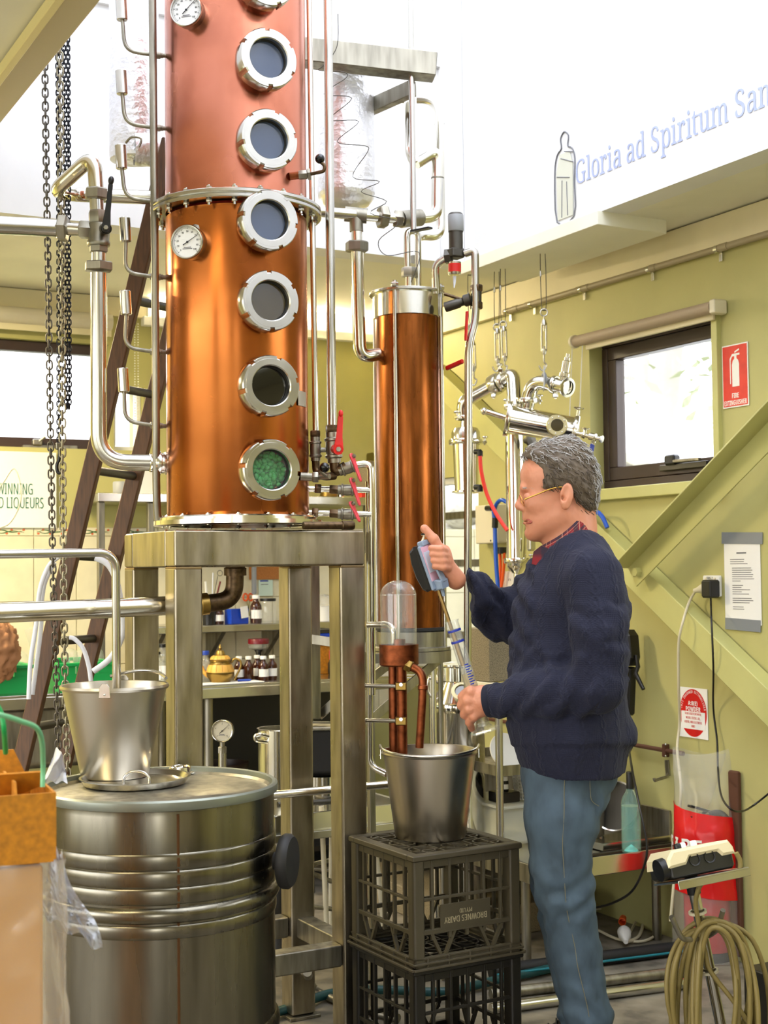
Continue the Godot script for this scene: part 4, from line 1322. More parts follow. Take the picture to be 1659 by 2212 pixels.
func std_bottle(called: String, label: String, x: float, base: Vector3, h: float, w: float, m: String, cap: String, lab: bool, group: String) -> Node3D:
	var s := thing(called, label, "bottle", base, group)
	var r := w / 2
	obj("glass", Geo.new().lathe([[0, 0.002], [r * 0.9, 0], [r, 0.004], [r, h * 0.55], [r * 0.92, h * 0.63], [r * 0.6, h * 0.74], [r * 0.42, h * 0.8], [r * 0.42, h * 0.9], [0, h * 0.9]], Transform3D(Basis.IDENTITY, base), 24), m, s)
	obj("cap", Geo.new().lathe([[0, h * 0.87], [r * 0.62, h * 0.87], [r * 0.62, h * 0.985], [r * 0.56, h], [0, h]], Transform3D(Basis.IDENTITY, base), 20), cap, s)
	if lab:
		obj("label", Geo.new().lathe([[r * 1.01, h * 0.16], [r * 1.01, h * 0.47]], Transform3D(Basis.IDENTITY, base), 16, false, PI * 0.1, PI * 0.95), "paper", s)
	return s


func build_back_bench() -> void:
	var hb := on_z(510, 1478, NZ).y
	var hl := on_z(510, 1507, NZ).y
	var x0 := on_z(-60, 1500, NZ).x
	var x1 := on_z(905, 1490, NZ).x
	var bn := thing("steel_bench", "long stainless steel bench with a deep front lip along the back wall", "bench", Vector3((x0 + x1) / 2, 0, (NZ + BZ) / 2))
	obj("top", Geo.new().box(Vector3((x0 + x1) / 2, hb - 0.01, (NZ + BZ) / 2), Vector3(x1 - x0, 0.02, NZ - BZ - 0.02), Basis.IDENTITY, 0.003), "steel", bn)
	obj("front_lip", Geo.new().box(Vector3((x0 + x1) / 2, (hb + hl) / 2 - 0.005, NZ - 0.008), Vector3(x1 - x0, hb - hl - 0.01, 0.016), Basis.IDENTITY, 0.004), "steel", bn)
	for k in 5:
		var x := lerpf(x0 + 0.05, x1 - 0.05, k / 4.0)
		for z in [NZ - 0.06, BZ + 0.08]:
			obj("leg", Geo.new().rod(Vector3(x, 0, z), Vector3(x, hb - 0.02, z), 0.019, 14), "steel_dull", bn)
	var under := on_z(430, 1620, BZ + 0.3)
	obj("shade_panel", Geo.new().box(Vector3((under.x + x1) / 2, hl / 2, BZ + 0.10), Vector3(x1 - under.x, hl, 0.02)), "frame_dark", bn)  # dark sheet standing in for the shade under the bench
	obj("lower_shelf", Geo.new().box(Vector3((under.x + x1) / 2, 0.16, (NZ + BZ) / 2), Vector3(x1 - under.x - 0.1, 0.02, NZ - BZ - 0.25)), "dark_steel", bn)
	# sink bowl under the left end
	var sl := on_z(-30, 1560, NZ - 0.05)
	var sr := on_z(205, 1560, NZ - 0.05)
	obj("sink_bowl", Geo.new().box(Vector3((sl.x + sr.x) / 2, hl - 0.11, NZ - 0.25), Vector3(sr.x - sl.x, 0.24, 0.38), Basis.IDENTITY, 0.03), "steel_dull", bn)
	# shelf over the bench
	var hs := on_z(510, 1349, SZ).y
	var hk := on_z(510, 1365, SZ).y
	var s0 := on_z(300, 1350, SZ).x
	var sh := thing("wall_shelf", "narrow pale steel shelf on brackets above the middle of the back bench", "shelf", Vector3((s0 + x1) / 2, hk, BZ + 0.15))
	obj("board", Geo.new().box(Vector3((s0 + x1) / 2, (hs + hk) / 2, (SZ + BZ) / 2 + 0.005), Vector3(x1 - s0, hs - hk, SZ - BZ - 0.012), Basis.IDENTITY, 0.004), "steel", sh)
	for k in 4:
		var x := lerpf(s0 + 0.15, x1 - 0.15, k / 3.0)
		obj("bracket", Geo.new().prism(PackedVector2Array([Vector2(0, 0), Vector2(0.2, 0), Vector2(0, -0.14)]), Transform3D(Basis(Vector3(0, 0, 1), Vector3.UP, Vector3(-1, 0, 0)), Vector3(x, hk, BZ + 0.012)), 0.02), "steel_dull", sh)
	# upper shelf, seen on both sides of the still
	var hu := on_z(740, 1073, SZ).y
	var hv := on_z(740, 1091, SZ).y
	var u0 := on_z(212, 1060, SZ).x
	var us := thing("upper_shelf", "higher steel shelf on upright posts behind the still", "shelf", Vector3((u0 + x1) / 2, hb, BZ + 0.2))
	obj("board", Geo.new().box(Vector3((u0 + x1) / 2, (hu + hv) / 2, (SZ + BZ) / 2 + 0.005), Vector3(x1 - u0, hu - hv, SZ - BZ - 0.012), Basis.IDENTITY, 0.004), "steel", us)
	for x in [u0 + 0.02, on_z(330, 1100, SZ).x, x1 - 0.03]:
		obj("post", Geo.new().box(Vector3(x, (hb + hv) / 2, SZ - 0.03), Vector3(0.028, hv - hb, 0.028), Basis.IDENTITY, 0.003), "steel_dull", us)
	# amber bottles standing on the bench
	var g := "amber bottles on the back bench"
	var k := 0
	var where_ := ["just right of the teapot handle", "second right of the teapot, unlabelled", "third to the right of the teapot", "fourth right of the teapot, standing forward", "last of the row, beside the stand leg"]
	for q in [[516, -5.30, true], [537, -5.28, false], [555.5, -5.33, true], [569, -5.26, true], [588, -5.28, true]]:
		var p := on_z(q[0], 1466, q[1])
		p.y = hb
		std_bottle("amber_bottle", "amber bottle with white cap, " + where_[k], 0, p, 0.100, 0.041 if k != 3 else 0.043, "glass_amber", "white", q[2], g)
		k += 1
	var bp := on_z(444, 1464, -5.3)
	bp.y = hb
	std_bottle("reagent_bottle", "clear bottle with a bright blue screw cap left of the teapot", 0, bp, 0.128, 0.05, "glass_clear", "blue", false, "")
	# teapot of brass and bone panels
	var tp := on_z(476, 1470, -5.24)
	tp.y = hb
	var t := thing("teapot", "squat brass teapot with yellow bone panels and a tall lid on the back bench", "teapot", tp)
	var tx := Transform3D(Basis.IDENTITY, tp)
	obj("body", Geo.new().lathe([[0, 0.0], [0.036, 0.0], [0.040, 0.006], [0.054, 0.028], [0.057, 0.040]], tx, 36), "brass", t)
	obj("neck", Geo.new().lathe([[0.056, 0.042], [0.0575, 0.044], [0.056, 0.046]], tx, 36).lathe([[0.046, 0.074], [0.042, 0.084], [0.044, 0.09], [0.047, 0.094], [0.036, 0.096]], tx, 36), "brass", t)
	for q in 14:
		var a := TAU * q / 14.0
		obj("bone_panel", Geo.new().lathe([[0.056, 0.045], [0.053, 0.06], [0.046, 0.075]], tx, 5, false, a + 0.012, a + TAU / 14.0 - 0.012), "ivory_bone", t)
		obj("bone_panel", Geo.new().lathe([[0.042, 0.096], [0.036, 0.106], [0.028, 0.111]], tx, 4, false, a + 0.015, a + TAU / 14.0 - 0.015), "ivory_bone", t)
	obj("lid", Geo.new().lathe([[0.042, 0.094], [0.029, 0.108], [0.022, 0.112], [0.017, 0.126], [0.013, 0.131], [0, 0.131]], tx, 28).lathe([[0.0, 0.131], [0.004, 0.133], [0.007, 0.141], [0.004, 0.146], [0.002, 0.152], [0, 0.157]], tx, 14), "brass", t)
	var er := Vector3(0.879, 0, 0.477)
	obj("handle", Geo.new().tube(curve([tp + er * 0.045 + Vector3(0, 0.082, 0), tp + er * 0.058 + Vector3(0, 0.096, 0), tp + er * 0.078 + Vector3(0, 0.09, 0), tp + er * 0.083 + Vector3(0, 0.068, 0), tp + er * 0.068 + Vector3(0, 0.035, 0), tp + er * 0.056 + Vector3(0, 0.012, 0)], 5), 0.0045, 10), "brass", t)
	obj("spout", Geo.new().tube(curve([tp - er * 0.045 + Vector3(0, 0.03, 0), tp - er * 0.066 + Vector3(0, 0.045, 0), tp - er * 0.075 + Vector3(0, 0.07, 0)], 5), [0.012, 0.012, 0.011, 0.010, 0.009, 0.008, 0.007, 0.0065, 0.006, 0.0055, 0.005], 12), "ivory_bone", t)
	# square glass flasks behind the front left leg
	for q in [[338, 0.135, "left", 0.052], [352, 0.165, "right", 0.06]]:
		var p := on_z(q[0], 1470, -5.25)
		p.y = hb
		var f := thing("glass_flask", "clear square flask with black stopper, %s one beside the front stand leg" % q[2], "flask", p, "square glass flasks")
		var h: float = q[1]
		var w: float = q[3]
		obj("glass", Geo.new().box(p + Vector3(0, h * 0.36, 0), Vector3(w, h * 0.72, w), Basis(Vector3.UP, 0.5), 0.012).lathe([[w * 0.4, h * 0.71], [0.014, h * 0.78], [0.013, h * 0.93], [0.015, h * 0.94]], Transform3D(Basis.IDENTITY, p), 20), "glass_clear", f)
		obj("stopper", Geo.new().lathe([[0, h * 0.9], [0.016, h * 0.92], [0.016, h], [0, h]], Transform3D(Basis.IDENTITY, p), 16), "black", f)
		obj("label", Geo.new().box(p + seen(p) * (w * 0.52) + Vector3(0, h * 0.34, 0), Vector3(w * 0.62, h * 0.3, 0.001), look(p, seen(p)).basis), "paper", f)
	# red-lidded jar on a dark stand behind the amber bottles
	var jp := on_z(559, 1466, -5.5)
	jp.y = hb
	var j := thing("lidded_jar", "wide glass jar with a dark red lid raised behind the amber bottles", "jar", jp)
	obj("stand", Geo.new().lathe([[0, 0], [0.03, 0], [0.03, 0.006], [0.012, 0.012], [0.012, 0.10], [0.02, 0.112], [0, 0.112]], Transform3D(Basis.IDENTITY, jp), 20), "black", j)
	obj("glass", Geo.new().lathe([[0, 0.112], [0.03, 0.113], [0.043, 0.12], [0.043, 0.138]], Transform3D(Basis.IDENTITY, jp), 28), "glass_clear", j)
	obj("lid", Geo.new().lathe([[0.044, 0.137], [0.045, 0.138], [0.045, 0.155], [0.043, 0.158], [0, 0.158]], Transform3D(Basis.IDENTITY, jp), 28), "wine_red", j)
	# papers, pen and key on the bench edge
	var pp := on_z(505, 1474, NZ - 0.05)
	pp.y = hb
	one("paper_sheet", "white papers lying on the bench edge below the teapot", "paper", Geo.new().box(pp + Vector3(-0.02, 0.003, 0.0), Vector3(0.27, 0.004, 0.09), Basis(Vector3.UP, 0.06), 0.001), "paper")
	var pen := on_z(527, 1473, NZ - 0.05)
	pen.y = hb + 0.010
	one("blue_pen", "blue pen lying on the papers at the bench edge", "pen", Geo.new().tube([pen + Vector3(-0.025, 0, -0.005), pen + Vector3(0.02, 0, 0.008), pen + Vector3(0.027, 0, 0.01)], [0.005, 0.005, 0.002], 10), "blue")
	# things on the narrow shelf
	var sb := func(x: float, dz := -0.1) -> Vector3:
		var p := on_z(x, 1349, SZ + dz)
		p.y = hs
		return p
	std_bottle("tall_amber_bottle", "tall amber bottle with a white label on the narrow shelf", 0, sb.call(553), 0.122, 0.052, "glass_amber", "white", true, "")
	std_bottle("brown_bottle", "dark bottle with a big white label beside the blue box on the narrow shelf", 0, sb.call(471), 0.085, 0.05, "glass_amber", "black", true, "")
	var bx: Vector3 = sb.call(511)
	var bb := thing("blue_box", "bright blue carton with a torn white paper on its corner on the narrow shelf", "box", bx)
	obj("carton", Geo.new().box(bx + Vector3(0, 0.032, 0), Vector3(0.095, 0.064, 0.05), Basis(Vector3.UP, 0.25), 0.002), "box_blue", bb)
	obj("note", Geo.new().box(bx + Vector3(0.024, 0.05, 0.033), Vector3(0.038, 0.05, 0.002), Basis(Vector3.UP, 0.25) * Basis(Vector3.BACK, 0.12)), "paper", bb)
	obj("badge", Geo.new().box(bx + Vector3(-0.02, 0.048, 0.021), Vector3(0.016, 0.022, 0.002), Basis(Vector3.UP, 0.25)), "red_pink", bb)
	var gj: Vector3 = sb.call(579)
	var gl := thing("clear_jar", "clear glass jar with a flat black lid beside the tall amber bottle", "jar", gj)
	obj("glass", Geo.new().lathe([[0, 0.002], [0.034, 0], [0.036, 0.004], [0.036, 0.085], [0.032, 0.095]], Transform3D(Basis.IDENTITY, gj), 28), "glass_clear", gl)
	obj("lid", Geo.new().lathe([[0.034, 0.094], [0.036, 0.095], [0.036, 0.106], [0, 0.106]], Transform3D(Basis.IDENTITY, gj), 24), "black", gl)
	var tub: Vector3 = sb.call(698, -0.13)
	var tb := thing("white_tub", "white plastic tub topped with a clear bag, seen between the right legs", "tub", tub)
	obj("tub", Geo.new().lathe([[0, 0], [0.05, 0], [0.058, 0.062], [0.06, 0.066], [0.055, 0.066], [0, 0.064]], Transform3D(Basis.IDENTITY, tub), 28), "white", tb)
	obj("bag", Geo.new().grid(func(u: float, v: float): return tub + Vector3(cos(u * TAU) * 0.05 * cos(v * 1.5), 0.066 + 0.05 * sin(v * 1.5) + 0.006 * sin(u * 31 + v * 9), sin(u * TAU) * 0.05 * cos(v * 1.5)), 24, 8), "film", tb)
	var tq: Vector3 = sb.call(452, -0.1)
	var pot := thing("tool_pot", "dark pot of small tools with a ring-topped skewer behind the drain pipe", "pot of tools", tq)
	obj("pot", Geo.new().lathe([[0, 0], [0.028, 0], [0.032, 0.07], [0.029, 0.07], [0.026, 0.01]], Transform3D(Basis.IDENTITY, tq), 20), "black", pot)
	var ring := on_z(475, 1238, SZ - 0.1)
	obj("skewer", Geo.new().rod(tq + Vector3(0, 0.02, 0), ring + Vector3(-0.01, -0.012, 0), 0.0014, 6).tube(range(16).map(func(i): return ring + Vector3(cos(TAU * i / 16.0) * 0.012, sin(TAU * i / 16.0) * 0.012, 0)), 0.0014, 6, true), "dark_steel", pot)
	obj("pen", Geo.new().rod(tq + Vector3(0.01, 0.03, 0), on_z(476, 1256, SZ - 0.1), 0.004, 8), "wine_red", pot)
	obj("syringe", Geo.new().rod(tq + Vector3(-0.005, 0.03, 0), on_z(444, 1256, SZ - 0.1), 0.0055, 10), "white", pot)
	obj("glass_rod", Geo.new().rod(tq + Vector3(0.012, 0.03, 0), on_z(460, 1237, SZ - 0.1), 0.0026, 8), "tube_white", pot)
	var sc := on_z(536, 1290, BZ + 0.03)
	var sg := thing("scissors", "orange-handled scissors hanging on the tiles behind the drain elbow", "scissors", sc)
	for o in [-1, 1]:
		obj("handle", Geo.new().tube(range(14).map(func(i): return sc + Vector3(o * 0.013 + cos(TAU * i / 14.0) * 0.011, sin(TAU * i / 14.0) * 0.016, 0)), 0.004, 8, true), "hose_orange", sg)
		obj("blade", Geo.new().bar(sc + Vector3(o * 0.008, -0.014, 0), sc + Vector3(-o * 0.006, -0.085, 0), 0.007, 0.002, Vector3.BACK), "steel", sg)
	var cb0 := on_z(556, 1252, BZ + 0.02)
	var cb1 := on_z(592, 1205, BZ + 0.02)
	one("cork_board", "small cork board on the tiles behind the rear stand leg", "cork board", Geo.new().box((cb0 + cb1) / 2, Vector3(cb1.x - cb0.x + 0.08, cb1.y - cb0.y, 0.012), Basis.IDENTITY, 0.002), "cork")
	var nt := on_z(574, 1270, BZ + 0.02)
	var nn := thing("pinned_notice", "pale notice with a blue heading strip pinned below the cork board", "notice", nt)
	obj("sheet", Geo.new().box(nt, Vector3(0.07, 0.072, 0.002)), "mint_paper", nn)
	obj("heading", Geo.new().box(nt + Vector3(-0.008, 0.032, 0.0015), Vector3(0.04, 0.006, 0.001)), "blue", nn)
	obj("print", Geo.new().box(nt + Vector3(-0.006, 0.016, 0.0015), Vector3(0.036, 0.003, 0.001)), "ink_grey", nn)
	var gp := on_z(549, 1284, BZ + 0.08)
	one("wall_pipe", "grey capped pipe running up the tiles behind the drain elbow", "pipe", Geo.new().tube([gp, gp + Vector3(0, 0.006, 0), gp + Vector3(0, 0.5, 0)], [0.009, 0.0115, 0.0115], 14), "grey_paint")
	# between the right legs: books, red tag, dark jar
	var bk := on_z(698, 1462, -5.45)
	bk.y = hb
	var stack := ["frame_dark", "black", "box_blue", "frame_dark"]
	for q in 4:
		one("book", ["lowest dark book of the stack seen between the right stand legs", "second dark book from the bottom of the stack between the right legs", "blue book third from the bottom between the right legs", "top dark book of the stack seen between the right stand legs"][q], "book", Geo.new().box(bk + Vector3(0.0, 0.135 + q * 0.0165, 0), Vector3(0.13, 0.0155, 0.09), Basis(Vector3.UP, 0.05 * q), 0.002), stack[q], "books behind the right stand legs")
	one("small_crate", "small wooden box carrying the book stack on the back bench", "box", Geo.new().box(bk + Vector3(0, 0.063, -0.01), Vector3(0.15, 0.126, 0.08), Basis.IDENTITY, 0.003), "cardboard")
	words("print", "SILIC", 0.011, "red", Transform3D(Basis.IDENTITY, bk + Vector3(0, 0.143, 0.0456)), get_node("book"))
	var rt := bk + Vector3(0.012, 0.085, 0.035)
	one("red_carton", "small red carton beside the dark jar between the right stand legs", "carton", Geo.new().box(Vector3(rt.x, hb + 0.085, -5.36), Vector3(0.045, 0.04, 0.02), Basis.IDENTITY, 0.002), "red_pink")
	one("grey_jar", "smoky glass jar under the red carton between the right stand legs", "jar", Geo.new().lathe([[0, 0], [0.026, 0], [0.03, 0.01], [0.03, 0.05], [0.024, 0.058], [0.024, 0.064], [0, 0.064]], Transform3D(Basis.IDENTITY, Vector3(rt.x, hb, -5.36)), 20), "dark_steel")
	# on the upper shelf, right of the still
	var ub := func(x: float, dz := -0.12) -> Vector3:
		var p := on_z(x, 1073, SZ + dz)
		p.y = hu
		return p
	var kt: Vector3 = ub.call(710)
	var kk := thing("gilt_kettle", "small shiny gilt kettle on the upper shelf behind the valve levers", "kettle", kt)
	obj("body", Geo.new().lathe([[0, 0], [0.035, 0], [0.04, 0.01], [0.036, 0.03], [0.02, 0.042], [0.006, 0.046], [0.006, 0.052], [0, 0.053]], Transform3D(Basis.IDENTITY, kt), 28), "brass", kk)
	obj("cup", Geo.new().lathe([[0, 0], [0.014, 0], [0.015, 0.05], [0.013, 0.05], [0.012, 0.004]], Transform3D(Basis.IDENTITY, kt + Vector3(0.052, 0, 0.02)), 18), "polished", kk)
	var cbk: Vector3 = ub.call(799)
	one("concrete_block", "grey concrete block standing on the upper shelf beside the condenser", "block", Geo.new().box(cbk + Vector3(0, 0.085, 0), Vector3(0.075, 0.17, 0.12), Basis.IDENTITY, 0.004), "block")
	var pk: Vector3 = ub.call(777)
	var pc := thing("orange_packet", "orange packet with a dark band reading 30 on the upper shelf", "packet", pk)
	obj("packet", Geo.new().box(pk + Vector3(0, 0.024, 0.05), Vector3(0.062, 0.048, 0.05), Basis.IDENTITY, 0.003), "hose_red", pc)
	obj("band", Geo.new().box(pk + Vector3(0.004, 0.036, 0.0755), Vector3(0.05, 0.014, 0.001)), "ink_violet", pc)
	words("print", "30", 0.010, "white", Transform3D(Basis.IDENTITY, pk + Vector3(0.016, 0.036, 0.0765)), pc)
	var sp := on_z(774, 1005, BZ + 0.03)
	var spt := thing("spatula", "olive slotted spatula standing on the upper shelf behind the red levers", "spatula", ub.call(774))
	obj("blade", Geo.new().prism(PackedVector2Array([Vector2(-0.02, -0.05), Vector2(0.02, -0.05), Vector2(0.021, 0.045), Vector2(0.014, 0.052), Vector2(-0.016, 0.046), Vector2(-0.02, 0.038)]), Transform3D(Basis.IDENTITY, sp + Vector3(0, 0, 0.12)), 0.003, 0.0008), "olive", spt)
	for o in [-1, 0, 1]:
		obj("slot", Geo.new().bar(sp + Vector3(o * 0.009 - 0.004, -0.02, 0.1225), sp + Vector3(o * 0.009 + 0.004, 0.012, 0.1225), 0.0025, 0.001, Vector3.RIGHT), "ivory", spt)
	obj("handle", Geo.new().bar(sp + Vector3(0, -0.05, 0.12), Vector3(sp.x, hu, sp.z + 0.12), 0.012, 0.004, Vector3.RIGHT, 0.001), "olive", spt)
	var cn: Vector3 = ub.call(263)
	one("grey_tin", "round grey tin on the upper shelf left of the still", "tin", Geo.new().lathe([[0, 0], [0.035, 0], [0.037, 0.003], [0.037, 0.05], [0.034, 0.054], [0, 0.054]], Transform3D(Basis.IDENTITY, cn), 28), "grey_paint")
	var cx2: Vector3 = ub.call(310)
	one("white_carton", "white carton on the upper shelf close to the still's left edge", "carton", Geo.new().box(cx2 + Vector3(0, 0.05, 0), Vector3(0.09, 0.1, 0.1), Basis.IDENTITY, 0.003), "white")


# ---- left corner: ladder, chains, sign, crates ------------------------------------------------------------------
func chain(root: Node3D, pts: Array, pitch: float, wire: float, m: String, start := 0) -> void:
	var wdt := pitch * 0.42
	var half := pitch * 0.5
	var loop := []
	for k in 14:
		var a := TAU * k / 14.0
		loop.append(Vector3(cos(a) * wdt, signf(sin(a)) * half * 0.55 + sin(a) * wdt, 0) if absf(sin(a)) > 0.01 else Vector3(cos(a) * wdt, 0, 0))
	var lm := Geo.new().tube(loop, wire, 6, true).mesh()
	var path := curve(pts, 8)
	var s := 0.0
	var nxt := 0.0
	var k := start
	for q in path.size() - 1:
		var a: Vector3 = path[q]
		var b: Vector3 = path[q + 1]
		var l := a.distance_to(b)
		while nxt <= s + l:
			var p := a.lerp(b, (nxt - s) / l)
			var xf := along(p, p + (b - a))
			xf.basis = xf.basis * Basis(Vector3.UP, (0.75 if k % 2 else -0.82) + rng.randf_range(-0.12, 0.12))
			obj("link", lm, m, root, xf)
			nxt += pitch
			k += 1
		s += l


func build_left_corner() -> void:
	# chains of the hoist
	var c1 := thing("hoist_chain", "leftmost grey chain hanging alone beside the hoist's bunched chains", "chain", at(98, 1700, 4.02), "hoist chains")
	chain(c1, P([[95, -20, 4.0], [99, 300, 4.0], [104, 600, 4.0], [110, 1000, 4.0], [116, 1300, 4.0], [122, 1480, 4.02], [128, 1690, 4.02]]), 0.0196, 0.0026, "chain_grey")
	var c2 := thing("hoist_chain", "pale zinc chain hanging down past the ladder to the drum", "chain", at(131, 1700, 3.98), "hoist chains")
	chain(c2, P([[128, -20, 3.98], [131, 300, 3.98], [134, 700, 3.98], [135, 1000, 3.98], [138, 1300, 3.98], [141, 1480, 4.0], [148, 1740, 4.0]]), 0.0210, 0.0028, "chain_zinc")
	var c3 := thing("hoist_chain", "dark chain of small links ending in a black hook beside the zinc chain", "chain", at(127, 1020, 4.0), "hoist chains")
	chain(c3, P([[123, -20, 4.0], [126, 300, 4.0], [127, 600, 4.0], [127, 955, 4.0]]), 0.0128, 0.0021, "chain_dark")
	obj("hook_block", Geo.new().box(at(127, 964, 4.0), Vector3(0.02, 0.02, 0.016), Basis.IDENTITY, 0.003), "steel_dull", c3)
	obj("hook", Geo.new().tube(curve(P([[128, 966, 4.0], [128, 990, 4.0], [123, 1005, 4.0], [124, 1018, 4.0], [129, 1022, 4.0], [131, 1012, 4.0]]), 5), 0.005, 8), "black", c3)
	var c4 := thing("hoist_chain", "dark doubled chain hanging in a closed loop in front of the left window", "chain", at(145, 872, 4.02), "hoist chains")
	chain(c4, P([[136, -20, 4.02], [140, 300, 4.02], [141, 600, 4.02], [143, 856, 4.02], [146, 870, 4.02], [150, 858, 4.02], [149, 600, 4.02], [148, 300, 4.02], [146, -20, 4.02]]), 0.0128, 0.0021, "chain_dark")
	# wooden ladder leaning at the left
	var zA := 4.22
	var zB := 4.51
	var la := thing("ladder", "dark wooden ladder with grey metal rungs leaning behind the wide steel pipe", "ladder", at(-30, 2150, zA))
	var A := func(y: float): return at(340.0 - 0.2395 * (y - 420.0), y, zA)
	var B := func(y: float): return at(340.0 - 0.2477 * (y - 832.0), y, zB)
	var dv := Vector3(0.66, 0, -0.75)
	for q in [[A.call(300), A.call(2165)], [B.call(330), B.call(2070)]]:
		obj("stile", Geo.new().bar(q[1], q[0], 0.052, 0.026, dv, 0.004), "wood_dark", la)
	for y in [[465, 490], [648, 668], [835, 853], [1015, 1029], [1200, 1206], [1386, 1379], [1572, 1556], [1758, 1735], [1940, 1905]]:
		obj("rung", Geo.new().rod(A.call(y[0]), B.call(y[1]), 0.0135, 14), "dark_steel", la)
	# sign board on the back wall
	var z := BZ + 0.016
	var s0 := on_z(-60, 1140, z)
	var s1 := on_z(122, 978, z)
	var sb := thing("sign_board", "white sign board with green lettering below the left window", "sign", Vector3((s0.x + s1.x) / 2, s0.y, z))
	obj("board", Geo.new().box(Vector3((s0.x + s1.x) / 2, (s0.y + s1.y) / 2, z - 0.005), Vector3(s1.x - s0.x, s1.y - s0.y, 0.012), Basis.IDENTITY, 0.002), "white", sb)
	var w1 := on_z(33, 1057, z + 0.002)
	words("lettering", "WINNING", 0.044, "ink_green", Transform3D(Basis.IDENTITY, w1), sb, "Droid Sans", false, 0.55)
	var w2 := on_z(46, 1087, z + 0.002)
	words("lettering", "D LIQUEURS", 0.044, "ink_green", Transform3D(Basis.IDENTITY, w2), sb, "Droid Sans", false, 0.56)
	var lf := []
	for q in [[0, 1140], [22, 1128], [42, 1090], [44, 1050], [30, 1012], [8, 1040], [-12, 1070]]:
		lf.append(on_z(q[0], q[1], z + 0.0015))
	obj("leaf_outline", Geo.new().tube(curve(lf, 6), 0.0022, 6), "ivory", sb)
	# roller blind rolled up over the left window, and its bead chain
	var r0 := on_z(-70, 684, BZ + 0.05)
	var r1 := on_z(240, 697, BZ + 0.05)
	r0.y = r1.y
	var rb := thing("roller_blind", "cream roller blind rolled up above the left window", "blind", (r0 + r1) / 2)
	obj("roll", Geo.new().rod(r0, r1, 0.036, 24), "blind", rb)
	obj("hem", Geo.new().bar(r0 + Vector3(0, -0.046, 0.0), r1 + Vector3(0, -0.046, 0.0), 0.01, 0.03), "wall_cream", rb)
	var bc := Geo.new()
	for k in 2:
		var p0 := on_z(291 + 7 * k, 700, BZ + 0.04)
		for q in 62:
			bc.ball(p0 + Vector3(0, -0.0115 * q, 0), 0.0032, Basis.IDENTITY, 6)
	one("bead_chain", "white bead pull chain hanging on the back wall left of the still", "bead chain", bc, "white").set_meta("kind", "stuff")
	# green crates of glassware on the bench
	var hb: float = get_node("steel_bench").get_child(0).mesh.get_aabb().end.y
	for q in [[-62, 68, 1500, "leftmost"], [132, 246, 1496, "right-hand"]]:
		var a := on_z(q[0], q[2], NZ - 0.1)
		var b := on_z(q[1], q[2], NZ - 0.1)
		var m := Vector3((a.x + b.x) / 2, hb, NZ - 0.28)
		var cw := b.x - a.x
		var cd := 0.34
		var chh := 0.105
		var cr := thing("green_crate", "bright green plastic crate of glassware on the back bench, the %s of two" % q[3], "crate", m, "green plastic crates")
		obj("base", Geo.new().box(m + Vector3(0, 0.004, 0), Vector3(cw, 0.008, cd)), "crate_green", cr)
		for s in [-1, 1]:
			var gp := Geo.new()
			gp.box(m + Vector3(0, 0.031, s * cd / 2), Vector3(cw, 0.062, 0.005))
			for e in [-1, 0, 1]:
				gp.box(m + Vector3(e * cw * 0.36, 0.076, s * cd / 2), Vector3(cw * 0.27, 0.03, 0.005))
			for e in 5:
				gp.box(m + Vector3((e - 2) * cw * 0.22 + cw * 0.05, 0.076, s * cd / 2), Vector3(0.008, 0.03, 0.004))
			gp.box(m + Vector3(0, 0.098, s * (cd / 2 + 0.004)), Vector3(cw + 0.02, 0.014, 0.016), Basis.IDENTITY, 0.003)
			obj("side", gp, "crate_green", cr)
			obj("end", Geo.new().box(m + Vector3(s * cw / 2, 0.05, 0), Vector3(0.005, 0.1, cd)).box(m + Vector3(s * (cw / 2 + 0.004), 0.098, 0), Vector3(0.016, 0.014, cd + 0.02), Basis.IDENTITY, 0.003), "crate_green", cr)
	var n := 0
	for q in [[42, 1452, 0.036], [152, 1447, 0.032], [178, 1444, 0.036], [208, 1446, 0.03]]:
		var p := on_z(q[0], q[1], NZ - 0.26)
		p.y = hb + 0.009
		var rr: float = q[2]
		one("glass_jar", ["upturned clear glass jar in the leftmost green crate", "upturned clear jar at the left end of the right-hand green crate", "large upturned jar in the middle of the right-hand green crate", "upturned jar at the right end of the right-hand green crate"][n], "jar", Geo.new().lathe([[rr * 0.8, 0], [rr, 0.012], [rr, 0.10], [rr * 0.85, 0.128], [rr * 0.4, 0.140], [0, 0.142]], Transform3D(Basis.IDENTITY, p), 24), "glass_clear", "glassware in the green crates")
		n += 1
	var cy := on_z(68, 1448, NZ - 0.2)
	cy.y = hb + 0.01
	var mc := thing("measuring_cylinder", "tall clear measuring cylinder leaning behind the white hoses", "cylinder", cy)
	obj("tube", Geo.new().tube([cy + Vector3(0.06, 0.0, 0), on_z(62, 1358, NZ - 0.2)], [0.014, 0.018], 18), "glass_clear", mc)
	# crumpled tan hide at the frame's edge
	var hp := on_z(0, 1400, NZ - 0.05)
	var fn := FastNoiseLite.new()
	fn.seed = 4
	fn.frequency = 9.0
	one("tan_cloth", "crumpled tan fleece hanging over the leftmost green crate at the frame's edge", "cloth", Geo.new().grid(func(u: float, v: float):
		var d := Vector3(sin(v * PI) * cos(u * TAU), cos(v * PI), sin(v * PI) * sin(u * TAU))
		return hp + Vector3(-0.03, 0.0, 0) + d * Vector3(0.085, 0.115, 0.06) * (1.0 + 0.30 * fn.get_noise_3dv(d * 0.35)) + Vector3(0.03 * v, 0, 0), 48, 32), "hide")
	# white hoses looped over the rungs
	var hg := "white hoses on the ladder"
	var lab := ["outer white hose looping down the ladder's left side", "inner white hose beside the outer loop on the ladder's left side", "white hose arching from the ladder down behind the hand rail", "short white hose curving off a ladder rung to the drum bucket"]
